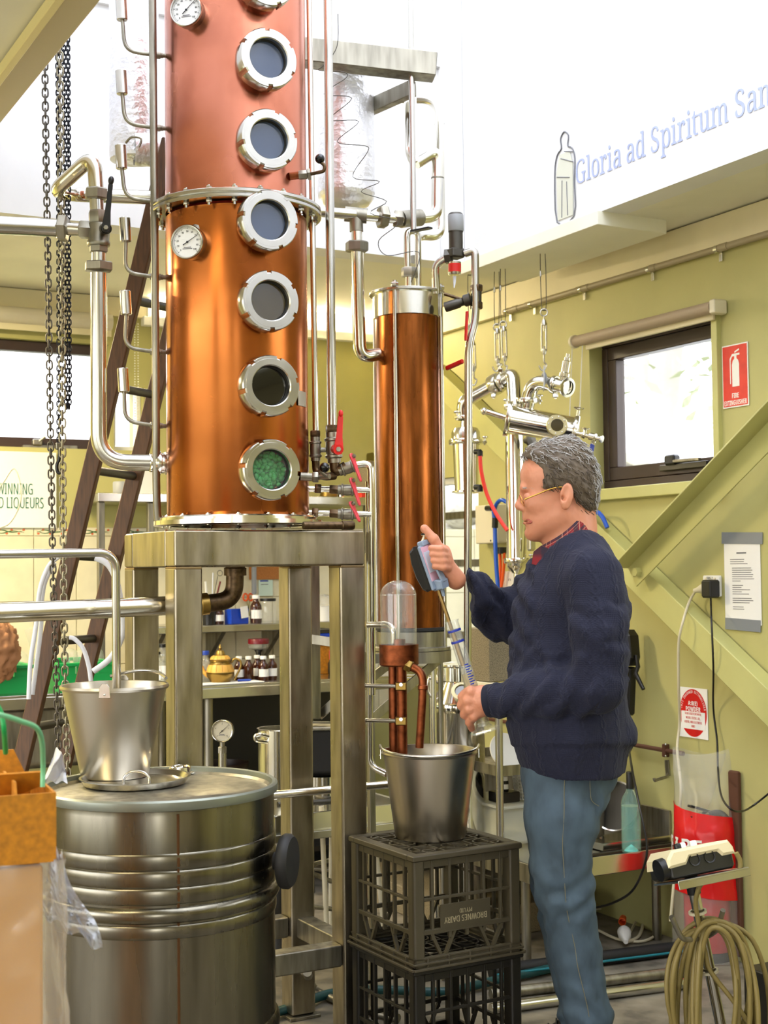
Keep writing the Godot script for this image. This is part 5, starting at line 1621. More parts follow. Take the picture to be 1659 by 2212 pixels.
	var hs := [[[126, 1203], [104, 1225], [86, 1275], [78, 1350], [66, 1430], [62, 1510]], [[118, 1215], [98, 1255], [90, 1300], [88, 1360], [78, 1440], [70, 1500]], [[206, 1205], [232, 1218], [250, 1250], [262, 1310], [264, 1370], [240, 1420], [202, 1450]], [[150, 1377], [162, 1381], [180, 1402], [192, 1440], [198, 1485]]]
	for k in 4:
		var pts := []
		for q in hs[k]:
			pts.append(at(q[0], q[1], 4.12 + 0.02 * k))
		one("white_hose", lab[k], "hose", Geo.new().tube(curve(pts, 6), 0.0068 if k != 2 else 0.0095, 10), "tube_white", hg)


func build_under_bench() -> void:
	# pressure gauge on its pipe behind the drum
	var gpos := at(480, 1579, 4.35)
	var pg := thing("pressure_gauge", "round pressure gauge on an upright steel pipe behind the drum", "gauge", up(gpos, 2000))
	dial(pg, gpos, (facing(gpos, -10.0) + Vector3(0, 0.05, 0)).normalized(), 0.035, 42.0, "polished", "ivory", 31, ["0", "4", "8", "12", "16"])
	var gst := up(gpos, 1608) - seen(gpos) * 0.014
	obj("stem", Geo.new().rod(gst + Vector3(0, 0.02, 0), gst + Vector3(0, -0.02, 0), 0.008, 12).lathe([[0.011, 0], [0.014, 0.002], [0.014, 0.02], [0.011, 0.022]], Transform3D(Basis.IDENTITY, gst + Vector3(0, -0.03, 0)), 6, true), "steel_dull", pg)
	obj("pipe", Geo.new().rod(gst + Vector3(0, -0.02, 0), Vector3(gst.x, 0.0, gst.z), 0.0125, 16), "steel", pg)
	# dark tub, stockpots and rack seen between the stand legs
	var bp := at(478, 1640, 4.75)
	bp.y = 0.17
	var bt := bp.y
	one("brown_pot", "dark brown pot on the lower shelf behind the pressure gauge", "pot", Geo.new().lathe([[0, 0], [0.09, 0], [0.11, 0.34], [0.115, 0.36], [0.105, 0.36], [0.086, 0.01], [0, 0.01]], Transform3D(Basis.IDENTITY, Vector3(on_z(478, 1640, -5.4).x, 0.171, -5.4)), 32), "old_brown")
	var sp := at(606, 1680, 4.7)
	var st := thing("stock_pot", "shiny steel stock pot with side handles behind the rear right stand leg", "pot", Vector3(sp.x, 0, sp.z))
	var pr := 0.075
	var ph := yat(sp, 1572)
	obj("body", Geo.new().lathe([[0, 0.3], [pr, 0.3], [pr, ph - 0.004], [pr + 0.004, ph], [pr - 0.003, ph], [pr - 0.004, ph - 0.1]], Transform3D(Basis.IDENTITY, Vector3(sp.x, 0, sp.z)), 40), "polished", st)
	obj("stool", Geo.new().lathe([[0, 0], [0.07, 0], [0.07, 0.3], [0, 0.3]], Transform3D(Basis.IDENTITY, Vector3(sp.x, 0, sp.z)), 24), "frame_dark", st)
	obj("handle", Geo.new().tube(rounded(P([[592, 1594, 4.66], [562, 1586, 4.62], [550, 1590, 4.62], [553, 1600, 4.62], [590, 1604, 4.66]]), 0.02), 0.007, 10), "polished", st)
	var tb := at(690, 1620, 4.55)
	var bx := thing("black_tub", "large black plastic tub standing between the right stand legs", "tub", Vector3(tb.x, yat(tb, 1672), tb.z))
	var t0 := yat(tb, 1672)
	var t1 := yat(tb, 1566)
	obj("body", Geo.new().box(Vector3(tb.x, (t0 + t1) / 2, tb.z), Vector3(0.15, t1 - t0, 0.12), Basis(Vector3.UP, -0.5), 0.02), "rubber", bx)
	obj("rim", Geo.new().box(Vector3(tb.x, t1 - 0.006, tb.z), Vector3(0.165, 0.014, 0.135), Basis(Vector3.UP, -0.5), 0.006), "steel_dull", bx)
	var rk := thing("trestle_rack", "low rack on splayed white tube legs behind the stand, with a steel tray", "rack", Vector3(tb.x, 0, tb.z))
	var dy := yat(tb, 1778)
	obj("top", Geo.new().box(Vector3(tb.x, dy, tb.z), Vector3(0.62, 0.025, 0.36), Basis.IDENTITY, 0.003), "steel", rk)
	obj("bar", Geo.new().rod(at(600, 1738, 4.4), at(770, 1728, 4.5), 0.0095, 12), "dark_steel", rk)
	for q in [[[694, 1740, 4.45], [706, 2010, 4.55]], [[717, 1740, 4.55], [714, 2020, 4.6]], [[590, 1790, 4.5], [583, 1990, 4.6]], [[806, 1780, 4.5], [830, 2010, 4.6]]]:
		obj("leg", Geo.new().rod(at(q[0][0], q[0][1], q[0][2]), at(q[1][0], q[1][1], q[1][2]), 0.0085, 12), "ivory", rk)
	for q in [[[662, 1870, 4.7], [715, 1858, 4.75]], [[662, 1882, 4.5], [716, 1904, 4.55]], [[664, 1957, 4.5], [722, 1964, 4.56]], [[800, 1885, 4.6], [600, 1870, 4.6]]]:
		obj("stretcher", Geo.new().rod(at(q[0][0], q[0][1], q[0][2]), at(q[1][0], q[1][1], q[1][2]), 0.008, 10), "steel_dull", rk)
	var tr := Vector3(tb.x, dy + 0.0125, tb.z + 0.02)
	var tray := Geo.new().box(tr + Vector3(0, 0.004, 0), Vector3(0.46, 0.008, 0.28))
	for s in [-1, 1]:
		tray.box(tr + Vector3(0, 0.028, s * 0.14), Vector3(0.46, 0.05, 0.004)).box(tr + Vector3(s * 0.23, 0.028, 0), Vector3(0.004, 0.05, 0.28)).box(tr + Vector3(0, 0.054, s * 0.147), Vector3(0.48, 0.004, 0.016)).box(tr + Vector3(s * 0.237, 0.054, 0), Vector3(0.016, 0.004, 0.3))
	one("steel_tray", "shallow steel tray on the low rack behind the rear right stand leg", "tray", tray, "polished")
	var sq := Vector3(tb.x + 0.01, tr.y + 0.008, tb.z)
	one("steel_canister", "small shiny canister below the black tub between the right stand legs", "canister", Geo.new().lathe([[0, 0], [0.065, 0], [0.065, t0 - sq.y - 0.003], [0, t0 - sq.y - 0.003]], Transform3D(Basis.IDENTITY, sq), 32), "polished")
	# a teal hose and a pale pipe on the floor
	one("teal_hose", "dark teal hose lying across the floor behind the stand's legs", "hose", Geo.new().tube(curve([on_y(560, 2200, 0.02), on_y(640, 2172, 0.02), on_y(720, 2145, 0.02), on_y(820, 2138, 0.02), on_y(960, 2142, 0.02), on_y(1060, 2120, 0.02), on_y(1200, 2090, 0.02)], 6), 0.014, 12), "hose_teal")
	one("floor_pipe", "pale pipe bending onto the floor beside the rear right stand leg", "pipe", Geo.new().tube(curve([on_y(664, 2100, 0.16), on_y(672, 2128, 0.04), on_y(700, 2150, 0.014), on_y(760, 2172, 0.014), on_y(860, 2200, 0.014)], 6), 0.013, 12), "steel_dull")


# ---- polished apparatus hung at the right wall ------------------------------------------------------------------
func clamp_ring(root: Node3D, a: Vector3, b: Vector3, r: float, out: Vector3, m := "polished") -> Node3D:   # band clamp with a wing nut, between a and b
	var h := a.distance_to(b)
	var o := obj("clamp", Geo.new().lathe([[r * 0.8, 0], [r * 0.96, 0], [r, h * 0.2], [r, h * 0.8], [r * 0.96, h], [r * 0.8, h]], along(a, b), 32), m, root)
	var c := (a + b) / 2 + out * r
	obj("lug", Geo.new().box(c + out * 0.008, Vector3(0.02, 0.012, 0.016), look(c, out).basis, 0.003).rod(c + out * 0.008 - Vector3(0, 0.012, 0), c + out * 0.008 + Vector3(0, 0.018, 0), 0.004, 8).ball(c + out * 0.010 + Vector3(0, 0.02, 0), Vector3(0.014, 0.006, 0.008), Basis.IDENTITY, 10), m, o)
	return o


func hanger(label: String, top: Vector3, eye: Vector3, t0: Vector3, t1: Vector3, end: Vector3) -> void:   # wire loop, turnbuckle and hook
	var h := thing("wire_hanger", label, "hanger", end, "wire hangers with turnbuckles")
	var w := Vector3(0.879, 0, 0.477) * 0.009
	obj("wire_loop", Geo.new().tube(curve([top - w * 0.3, top.lerp(eye, 0.08) - w, top.lerp(eye, 0.9) - w, eye - Vector3(0, 0.004, 0), top.lerp(eye, 0.9) + w, top.lerp(eye, 0.08) + w, top + w * 0.3], 5), 0.0016, 6), "dark_steel", h)
	obj("ferrule", Geo.new().rod(top.lerp(eye, 0.42) - w - Vector3(0, 0.01, 0), top.lerp(eye, 0.42) - w + Vector3(0, 0.01, 0), 0.004, 8), "steel", h)
	obj("screw_eye", Geo.new().tube(range(14).map(func(i): return top + Vector3(0, 0.006, 0) + (w.normalized() * cos(TAU * i / 14.0) + Vector3.UP * sin(TAU * i / 14.0)) * 0.011), 0.002, 6, true), "dark_steel", h)
	var tb := Geo.new()
	tb.tube(range(16).map(func(i): return eye - Vector3(0, 0.012, 0) + (w.normalized() * cos(TAU * i / 16.0) + Vector3.UP * sin(TAU * i / 16.0)) * 0.013), 0.0032, 6, true)
	tb.rod(eye - Vector3(0, 0.025, 0), t0 - Vector3(0, 0.03, 0), 0.003, 8)
	for s in [-1, 1]:
		tb.rod(t0 + w.normalized() * 0.0085 * s, t1 + w.normalized() * 0.0085 * s, 0.0035, 8)
	tb.lathe([[0, 0], [0.007, 0], [0.010, 0.012], [0.010, 0.02], [0, 0.02]], along(t0 + Vector3(0, 0.012, 0), t0 - Vector3(0, 0.02, 0)), 12)
	tb.lathe([[0, 0], [0.007, 0], [0.010, 0.012], [0.010, 0.02], [0, 0.02]], along(t1 - Vector3(0, 0.012, 0), t1 + Vector3(0, 0.02, 0)), 12)
	obj("turnbuckle", tb, "steel", h)
	var e := end
	obj("hook", Geo.new().tube(curve([t1 + Vector3(0, 0.02, 0), t1.lerp(e, 0.5), e + Vector3(0, 0.02, 0) + w, e, e - w * 1.2 + Vector3(0, 0.004, 0), e - w * 2.0 + Vector3(0, 0.018, 0)], 5), 0.0034, 8), "steel", h)


func build_right_apparatus() -> void:
	var g := Geo.new()
	hanger("wire hanger with turnbuckle nearest the condenser, holding the filter's pipe", at(1015, 592, 5.45), at(1018, 700, 5.45), at(1021, 742, 5.45), at(1023, 796, 5.45), at(1025, 832, 5.45))
	hanger("left of the two close wire hangers on the pipe bend", at(1073, 572, 5.4), at(1073, 700, 5.4), at(1074, 716, 5.4), at(1075, 779, 5.4), at(1074, 802, 5.4))
	hanger("right of the two close wire hangers on the pipe bend", at(1086, 570, 5.35), at(1087, 694, 5.35), at(1088, 711, 5.35), at(1090, 774, 5.35), at(1091, 802, 5.35))
	hanger("wire hanger nearest the window blind, holding the grey strap", at(1172, 536, 5.1), at(1175, 668, 5.1), at(1175, 698, 5.1), at(1175, 759, 5.1), at(1175, 800, 5.1))
	# filter housing
	var z := 5.4
	var fb := at(1008, 1066, z)
	var f := thing("filter_housing", "polished steel filter housing hanging left of the man's head", "filter", fb)
	var u := yat(fb, 956) - fb.y
	obj("bowl", Geo.new().lathe([[0, 0], [0.045, 0], [0.058, 0.004], [0.058, 0.008], [0.046, 0.012], [0.052, u]], Transform3D(Basis.IDENTITY, fb), 40), "polished", f)
	clamp_ring(f, fb + Vector3(0, u - 0.008, 0), fb + Vector3(0, u + 0.012, 0), 0.067, Vector3(0.9, 0, 0.3).normalized())
	obj("head", Geo.new().lathe([[0.056, u + 0.008], [0.056, u + 0.04], [0.046, u + 0.056], [0.02, u + 0.062], [0.018, u + 0.092], [0, u + 0.092]], Transform3D(Basis.IDENTITY, fb), 40), "polished", f)
	clamp_ring(f, fb + Vector3(-0.008, u + 0.088, 0), fb + Vector3(-0.008, u + 0.104, 0), 0.033, Vector3(-0.9, 0, 0.3).normalized())
	obj("inlet", Geo.new().tube(rounded([fb + Vector3(-0.008, u + 0.10, 0), at(1000, 868, z), at(1064, 834, 5.35)], 0.05, 10), 0.026, 24), "chrome", f)
	for y in [976, 1052]:
		obj("fitting", Geo.new().rod(at(1026, y, 5.34), at(1038, y, 5.32), 0.010, 12).rod(at(1037, y - 2, 5.32), at(1037, y + 10, 5.32), 0.011, 12), "black", f)
	# pipe bend that joins the filter to the condenser vessel
	var pb := thing("pipe_bend", "polished pipe bend clamped between the filter pipe and the tilted vessel", "pipe", at(1100, 830, 5.3))
	var ca := at(1062, 834, 5.35)
	var cb := at(1078, 827, 5.33)
	clamp_ring(pb, ca, cb, 0.041, Vector3(-0.3, -0.9, 0.2).normalized())
	clamp_ring(pb, cb, at(1088, 822, 5.32), 0.036, Vector3(-0.2, 0.9, 0.2).normalized())
	obj("bend", Geo.new().tube(rounded([cb, at(1108, 806, 5.3), at(1112, 880, 5.25)], 0.06, 12), 0.0275, 24), "chrome", pb)
	clamp_ring(pb, at(1111, 872, 5.25), at(1112, 884, 5.25), 0.04, Vector3(-0.9, 0, 0.3).normalized())
	# tilted condenser vessel
	var va := at(1096, 904, 5.12)
	var vb := at(1243, 931, 5.10)
	var ax := along(va, vb)
	var l := va.distance_to(vb)
	var v := thing("tilted_vessel", "polished tilted steel vessel with a round sight window above the man's head", "vessel", (va + vb) / 2 - Vector3(0, 0.05, 0))
	obj("shell", Geo.new().lathe([[0.051, 0], [0.051, l]], ax, 48), "chrome", v)
	obj("flange", Geo.new().lathe([[0, -0.006], [0.066, -0.006], [0.068, -0.003], [0.068, 0.008], [0.064, 0.012], [0.051, 0.012]], ax, 48), "polished", v)
	obj("flange", Geo.new().lathe([[0.051, l - 0.014], [0.061, l - 0.012], [0.063, l - 0.009], [0.063, l + 0.003], [0.06, l + 0.006], [0, l + 0.006]], ax, 48), "polished", v)
	obj("wing_nut", Geo.new().lathe([[0, 0], [0.006, 0], [0.006, 0.02], [0.018, 0.026], [0.020, 0.03], [0, 0.033]], along(at(1247, 898, 5.0), at(1250, 880, 5.0)), 16), "polished", v)
	obj("rod_handle", Geo.new().tube(P([[1092, 902, 5.2], [1050, 889, 5.22]]), 0.0105, 14).ball(at(1046, 888, 5.22), 0.0145), "chrome", v)
	var sc := at(1203, 922, 5.10) + seen(at(1203, 922, 5.10)) * 0.052
	var sd := (seen(sc) + Vector3(0.1, 0.02, 0.0)).normalized()
	var lk := look(sc, sd)
	var sx := Transform3D(Basis(lk.basis.x, lk.basis.z, -lk.basis.y), sc)
	var rg := obj("sight_window", Geo.new().lathe([[0.036, -0.02], [0.039, -0.018], [0.039, 0.008], [0.037, 0.010], [0.023, 0.010], [0.022, 0.002]], sx, 36), "bezel", v)
	obj("glass", Geo.new().lathe([[0.0225, 0.003], [0, 0.003]], sx, 28), "lens_yellow", rg)
	for k in 8:
		var a := TAU * k / 8.0 + 0.2
		obj("screw", Geo.new().lathe([[0.0032, 0.0095], [0.0028, 0.012], [0, 0.0125]], Transform3D(sx.basis, sx * Vector3(cos(a) * 0.031, 0, sin(a) * 0.031)), 8), "steel", rg)
	# second bend, towards the blind
	var b2 := thing("open_bend", "polished pipe bend with an open flanged end towards the window blind", "pipe", at(1150, 860, 5.12))
	obj("bend", Geo.new().tube(rounded([at(1137, 886, 5.14), at(1150, 822, 5.12), at(1226, 837, 5.02)], 0.085, 14), 0.0265, 24), "chrome", b2)
	obj("end_flange", Geo.new().lathe([[0.026, -0.004], [0.036, -0.003], [0.036, 0.002], [0.026, 0.003]], along(at(1226, 837, 5.02), at(1236, 839, 5.0)), 32), "polished", b2)
	clamp_ring(b2, at(1138, 872, 5.14), at(1138, 860, 5.14), 0.041, Vector3(0.9, 0, 0.3).normalized())
	clamp_ring(b2, at(1194, 831, 5.06), at(1202, 832, 5.05), 0.034, Vector3(-0.1, -0.95, 0.2).normalized())
	obj("strap", Geo.new().tube(range(16).map(func(i): return at(1175, 823, 5.08) + Vector3(0.879, 0, 0.477) * 0.0 + (Vector3.UP * sin(TAU * i / 16.0) + Vector3(0.35, 0, -0.93) * cos(TAU * i / 16.0)) * 0.029), 0.005, 6, true).bar(at(1175, 792, 5.06), at(1175, 842, 5.02), 0.022, 0.003, Vector3(0.879, 0, 0.477)), "grey_paint", b2)
	obj("relief_valve", Geo.new().lathe([[0, 0], [0.012, 0], [0.012, 0.012], [0.019, 0.014], [0.019, 0.026], [0.014, 0.03], [0.014, 0.07], [0.010, 0.074], [0.010, 0.084], [0.006, 0.086], [0.006, 0.098], [0, 0.098]], along(at(1217, 822, 5.03), at(1226, 770, 5.03)), 20), "polished", b2)
	# small outlet with a blue lever
	var so := thing("sample_outlet", "small steel outlet with clamp and blue lever at the tilted vessel's right end", "valve", at(1275, 942, 4.98))
	obj("pipe", Geo.new().lathe([[0, 0], [0.008, 0], [0.008, 0.025], [0.013, 0.026], [0.013, 0.032], [0.008, 0.033], [0.008, 0.055], [0.014, 0.056], [0.014, 0.078], [0.008, 0.08], [0.008, 0.1], [0.014, 0.103], [0.014, 0.106], [0, 0.106]], along(at(1246, 936, 5.0), at(1306, 950, 4.93)), 20), "chrome", so)
	obj("wing_nut", Geo.new().lathe([[0, 0], [0.006, 0], [0.006, 0.018], [0.014, 0.022], [0.015, 0.026], [0, 0.028]], along(at(1262, 940, 4.97), at(1265, 921, 4.97)), 14), "polished", so)
	var lv := obj("lever", Geo.new().bar(at(1283, 952, 4.95), at(1279, 963, 4.94), 0.016, 0.004, Vector3(0, 0, 1)), "polished", so)
	obj("grip", Geo.new().bar(at(1280, 960, 4.94), at(1274, 992, 4.92), 0.018, 0.007, Vector3(0, 0, 1), 0.002), "blue_grip", lv)
	# upright column below the vessel
	var cb2 := at(1116, 1212, 5.3)
	var co := thing("polished_column", "polished upright steel column standing between the tilted vessel and the man's face", "column", Vector3(cb2.x, yat(cb2, 1262), cb2.z))
	var ch := yat(cb2, 940) - cb2.y
	obj("tube", Geo.new().lathe([[0.037, 0], [0.037, ch]], Transform3D(Basis.IDENTITY, cb2), 40), "chrome", co)
	obj("tube", Geo.new().rod(cb2 + Vector3(0.025, 0.02, -0.05), cb2 + Vector3(0.025, ch, -0.05), 0.03, 28), "chrome", co)
	clamp_ring(co, cb2 + Vector3(0, -0.008, 0), cb2 + Vector3(0, 0.012, 0), 0.049, Vector3(0.93, 0, 0.3).normalized())
	obj("cone", Geo.new().lathe([[0.036, 0], [0.036, -0.022], [0.018, -0.045], [0.012, -0.048], [0.012, -0.10], [0, -0.10]], Transform3D(Basis.IDENTITY, cb2), 32), "chrome", co)
	obj("side_clamp", Geo.new().lathe([[0, 0], [0.012, 0], [0.012, 0.02], [0.022, 0.022], [0.022, 0.034], [0, 0.036]], along(at(1136, 952, 5.25), at(1158, 950, 5.2)), 20), "dark_steel", co)
	obj("side_clamp", Geo.new().box(at(1147, 1176, 5.24), Vector3(0.03, 0.05, 0.03), Basis.IDENTITY, 0.008), "steel", co)
	# hoses and the junction box
	one("red_hose", "bright red air hose curving from the filter housing down towards the man", "hose", Geo.new().tube(curve(P([[1037, 985, 5.3], [1040, 1020, 5.3], [1052, 1068, 5.3], [1072, 1110, 5.28], [1096, 1146, 5.25]]), 6), 0.0075, 12), "hose_red")
	one("thin_red_tube", "thin red tube behind the filter housing beside the tall window", "tube", Geo.new().tube(curve(P([[1021, 985, 5.5], [1022, 1020, 5.5], [1024, 1058, 5.5]]), 4), 0.004, 8), "hose_red")
	var jb0 := on_x(1052, 1175, RX)
	var jb1 := on_x(1099, 1089, RX)
	var jb := thing("junction_box", "pale grey junction box on the yellow wall behind the polished column", "junction box", Vector3(RX - 0.04, jb0.y, (jb0.z + jb1.z) / 2))
	obj("case", Geo.new().box(Vector3(RX - 0.03, (jb0.y + jb1.y) / 2, (jb0.z + jb1.z) / 2), Vector3(0.06, jb1.y - jb0.y, jb1.z - jb0.z), Basis.IDENTITY, 0.005), "ivory", jb)
	for q in [[1060, 1096], [1060, 1168]]:
		obj("screw", Geo.new().ball(on_x(q[0], q[1], RX - 0.061), 0.004, Basis.IDENTITY, 8), "dark_steel", jb)
	obj("gland", Geo.new().rod(on_x(1084, 1182, RX - 0.05), on_x(1084, 1196, RX - 0.05), 0.02, 16), "black", jb)
	obj("connector", Geo.new().rod(on_x(1070, 1118, RX - 0.09), on_x(1069, 1140, RX - 0.09), 0.013, 12).rod(on_x(1052, 1098, RX - 0.08), on_x(1064, 1098, RX - 0.09), 0.012, 12), "black", jb)
	one("blue_hose", "blue air hose dropping straight down in front of the junction box", "hose", Geo.new().tube(curve([on_x(1066, 1095, RX - 0.09), on_x(1069, 1140, RX - 0.09), on_x(1071, 1200, RX - 0.1), on_x(1076, 1270, RX - 0.1), on_x(1086, 1350, RX - 0.1)], 6), 0.009, 12), "hose_blue")
	one("blue_hose", "blue hose looping between the junction box and the polished column", "hose", Geo.new().tube(curve([on_x(1066, 1108, RX - 0.1), on_x(1072, 1090, RX - 0.1), on_x(1084, 1080, RX - 0.11), on_x(1102, 1090, RX - 0.1)], 6), 0.0085, 12), "hose_blue")
	one("blue_hose", "blue hose arching out over the brace behind the man's neck", "hose", Geo.new().tube(curve([on_x(1262, 1104, RX - 0.085), on_x(1285, 1104, RX - 0.085), on_x(1300, 1115, RX - 0.085), on_x(1312, 1140, RX - 0.08)], 6), 0.0085, 12), "hose_blue")
	for q in 2:
		one("orange_cable", ["left orange cord running down from the junction box", "right orange cord running down from the junction box"][q], "cord", Geo.new().tube(curve([on_x(1080 + 9 * q, 1194, RX - 0.05), on_x(1081 + 7 * q, 1230, RX - 0.04), on_x(1076 + 5 * q, 1280, RX - 0.04), on_x(1066 + 6 * q, 1330, RX - 0.05), on_x(1050 + 8 * q, 1400, RX - 0.06), on_x(1040 + 9 * q, 1440, RX - 0.08)], 5), 0.0065, 10), "hose_orange")
	var ds := on_x(1097, 1252, RX - 0.008)
	var dsk := thing("double_socket", "white double power socket on the wall below the polished column", "socket", ds)
	obj("plate", Geo.new().box(ds, Vector3(0.016, 0.072, 0.11), Basis.IDENTITY, 0.004), "white", dsk)
	for s in [-1, 1]:
		obj("slots", Geo.new().box(ds + Vector3(-0.0085, 0, s * 0.025 - 0.006), Vector3(0.001, 0.01, 0.003), Basis(Vector3.RIGHT, 0.5)).box(ds + Vector3(-0.0085, 0, s * 0.025 + 0.006), Vector3(0.001, 0.01, 0.003), Basis(Vector3.RIGHT, -0.5)), "ink_grey", dsk)


# ---- on the right wall ------------------------------------------------------------------------------------------
func build_wall_things() -> void:
	var wl := Vector3.LEFT
	# conduit under the cornice
	var ca := on_x(1090, 674, RX - 0.02)
	var cb := on_x(1720, 487, RX - 0.02)
	var c := thing("conduit", "grey-beige plastic conduit clipped along the top of the right wall", "conduit", (ca + cb) / 2)
	obj("pipe", Geo.new().rod(ca, cb, 0.0118, 16), "conduit", c)
	for x in [1122, 1150, 1262, 1275, 1420, 1575]:
		var p := ca.lerp(cb, (on_x(x, 600, RX).z - ca.z) / (cb.z - ca.z))
		obj("coupling", Geo.new().rod(p - (cb - ca).normalized() * 0.02, p + (cb - ca).normalized() * 0.02, 0.0135, 16), "conduit", c)
	for x in [1104, 1156, 1264, 1412, 1560]:
		var p := ca.lerp(cb, (on_x(x, 600, RX).z - ca.z) / (cb.z - ca.z))
		obj("clip", Geo.new().box(p + Vector3(0.012, -0.026, 0.004), Vector3(0.004, 0.034, 0.016), Basis.IDENTITY, 0.001).lathe([[0.0122, -0.008], [0.0138, -0.008], [0.0138, 0.008], [0.0122, 0.008]], along(p, p + (cb - ca)), 16), "polished", c)
	# roller blind over the window
	var r0 := on_x(1243, 738, RX - 0.045)
	var r1 := on_x(1540, 664, RX - 0.045)
	r1.y = r0.y
	var b := thing("window_blind", "beige roller blind rolled up above the brown framed window", "blind", (r0 + r1) / 2)
	obj("roll", Geo.new().rod(r0, r1, 0.0215, 24), "blind_tan", b)
	obj("hem", Geo.new().bar(r0 + Vector3(0.015, -0.028, 0.05), r1 + Vector3(0.015, -0.028, -0.01), 0.012, 0.024, Vector3.UP, 0.003), "wall_cream", b)
	obj("end_disc", Geo.new().rod(r0, r0 + Vector3(0, 0, -0.012), 0.026, 24), "ivory", b)
	obj("bracket", Geo.new().box(r1 + Vector3(0.012, 0, 0.012), Vector3(0.06, 0.05, 0.03), Basis.IDENTITY, 0.006), "ivory", b)
	var bc := Geo.new()
	for k in 2:
		var t0 := on_x([1236, 1258][k], 748, RX - 0.05)
		var t1 := on_x([1229, 1250][k], 935, RX - 0.05)
		for q in 70:
			bc.ball(t0.lerp(t1, q / 69.0), 0.0026, Basis.IDENTITY, 6)
	obj("bead_chain", bc, "white", b).set_meta("kind", "stuff")
	# fire extinguisher sign
	var s0 := on_x(1564, 882, RX)
	var s1 := on_x(1617, 738, RX)
	var m := (s0 + s1) / 2
	m.x = RX - 0.003
	m.y = (on_x(1590, 880, RX).y + on_x(1590, 743, RX).y) / 2
	var sw := absf(s1.z - s0.z)
	var sh := on_x(1590, 743, RX).y - on_x(1590, 880, RX).y
	var sg := thing("extinguisher_sign", "red sign with a white extinguisher symbol above the brace beams", "sign", m)
	var lf := look(m, wl)
	obj("board", Geo.new().box(m, Vector3(sw, sh, 0.003), lf.basis, 0.0008), "white", sg)
	obj("red_field", Geo.new().box(lf * Vector3(0, 0, 0.0018), Vector3(sw * 0.93, sh * 0.955, 0.0008), lf.basis), "sign_red", sg)
	var sil := func(l: Array) -> PackedVector2Array: return PackedVector2Array(l.map(func(q): return Vector2(q[0] * sw * 1.05, q[1] * sh)))
	var sx := lf * Transform3D(Basis.IDENTITY, Vector3(0.004, 0.006, 0.0026))
	obj("symbol", Geo.new().prism(sil.call([[-0.13, -0.20], [0.13, -0.20], [0.13, 0.15], [0.10, 0.21], [0.04, 0.24], [0.04, 0.30], [-0.04, 0.30], [-0.04, 0.24], [-0.10, 0.21], [-0.13, 0.15]]), sx, 0.0006), "white", sg)
	obj("symbol", Geo.new().prism(sil.call([[-0.21, -0.15], [-0.18, -0.15], [-0.18, 0.22], [-0.12, 0.28], [0.15, 0.29], [0.15, 0.32], [-0.12, 0.32], [-0.21, 0.25]]), sx, 0.0005), "white", sg)
	obj("symbol", Geo.new().prism(sil.call([[-0.03, 0.33], [0.14, 0.365], [0.13, 0.39], [-0.03, 0.355]]), sx, 0.0005), "white", sg)
	words("lettering", "FIRE", 0.0165, "white", lf * Transform3D(Basis.IDENTITY, Vector3(0.0, -sh * 0.315, 0.0024)), sg, "Droid Sans", true, 0.72)
	words("lettering", "EXTINGUISHER", 0.0165, "white", lf * Transform3D(Basis.IDENTITY, Vector3(0.0, -sh * 0.425, 0.0024)), sg, "Droid Sans", true, 0.66)
	# crossing steel braces
	var e1 := on_x(940, 808, RX - 0.04)
	var e2 := on_x(1720, 1572, RX - 0.04)
	one("diagonal_brace", "painted steel channel brace sloping down to the right across the right wall", "beam", Geo.new().bar(e1, e2, 0.07, 0.105, Vector3.UP, 0.004), "brace_paint")
	var f1 := on_x(1366, 1246, RX - 0.12)
	var f2 := on_x(1720, 880, RX - 0.12)
	var dv := (f2 - f1).normalized()
	var nv := dv.cross(Vector3.LEFT).normalized()
	if nv.y < 0:
		nv = -nv
	var br := thing("rising_brace", "painted steel angle brace rising to the right, bolted over the other brace", "beam", f1)
	obj("flange", Geo.new().bar(f1, f2, 0.007, 0.085, nv, 0.002), "brace_paint", br)
	obj("flange", Geo.new().bar(f1 + nv * 0.039 + Vector3(-0.04, 0, 0), f2 + nv * 0.039 + Vector3(-0.04, 0, 0), 0.08, 0.007, nv, 0.002), "brace_paint", br)
	obj("bolt", hexnut(Geo.new(), f1 + dv * 0.05 + Vector3(0.02, -0.01, 0), f1 + dv * 0.05 + Vector3(-0.025, -0.01, 0), 0.018), "brace_paint", br)
	# lettering on the white well wall, and the small monk figure printed at its start
	var q0 := on_x(1246, 388, WX1)
	var q1 := on_x(1659, 205, WX1)
	var run := q1 - q0
	var wt := words("wall_lettering", "Gloria ad Spiritum Sanctum", 0.080, "ink_blue", Transform3D(look(q0, wl).basis, Vector3(WX1 - 0.002, q0.y + 0.02, on_x(1243, 380, WX1).z)), self, "Droid Serif", false, 0.78)
	wt.mesh.horizontal_alignment = HORIZONTAL_ALIGNMENT_LEFT
	tag(get_node("wall_lettering"), "pale blue painted lettering along the white upper wall", "lettering")
	var fg := on_x(1220, 388, WX1 - 0.003)
	var fl := look(fg, wl)
	var mk := thing("painted_figure", "small outlined robed figure painted on the white upper wall beside the lettering", "painting", fg)
	var robe := []
	for p in [[-0.05, -0.14], [0.05, -0.14], [0.055, -0.02], [0.06, 0.06], [0.045, 0.10], [0.02, 0.115], [0.025, 0.15], [0.0, 0.17], [-0.022, 0.15], [-0.018, 0.115], [-0.045, 0.095], [-0.06, 0.03]]:
		robe.append(fl * Vector3(p[0], p[1], 0))
	obj("outline", Geo.new().tube(curve(robe, 3, true), 0.0026, 5, true), "ink_grey", mk)
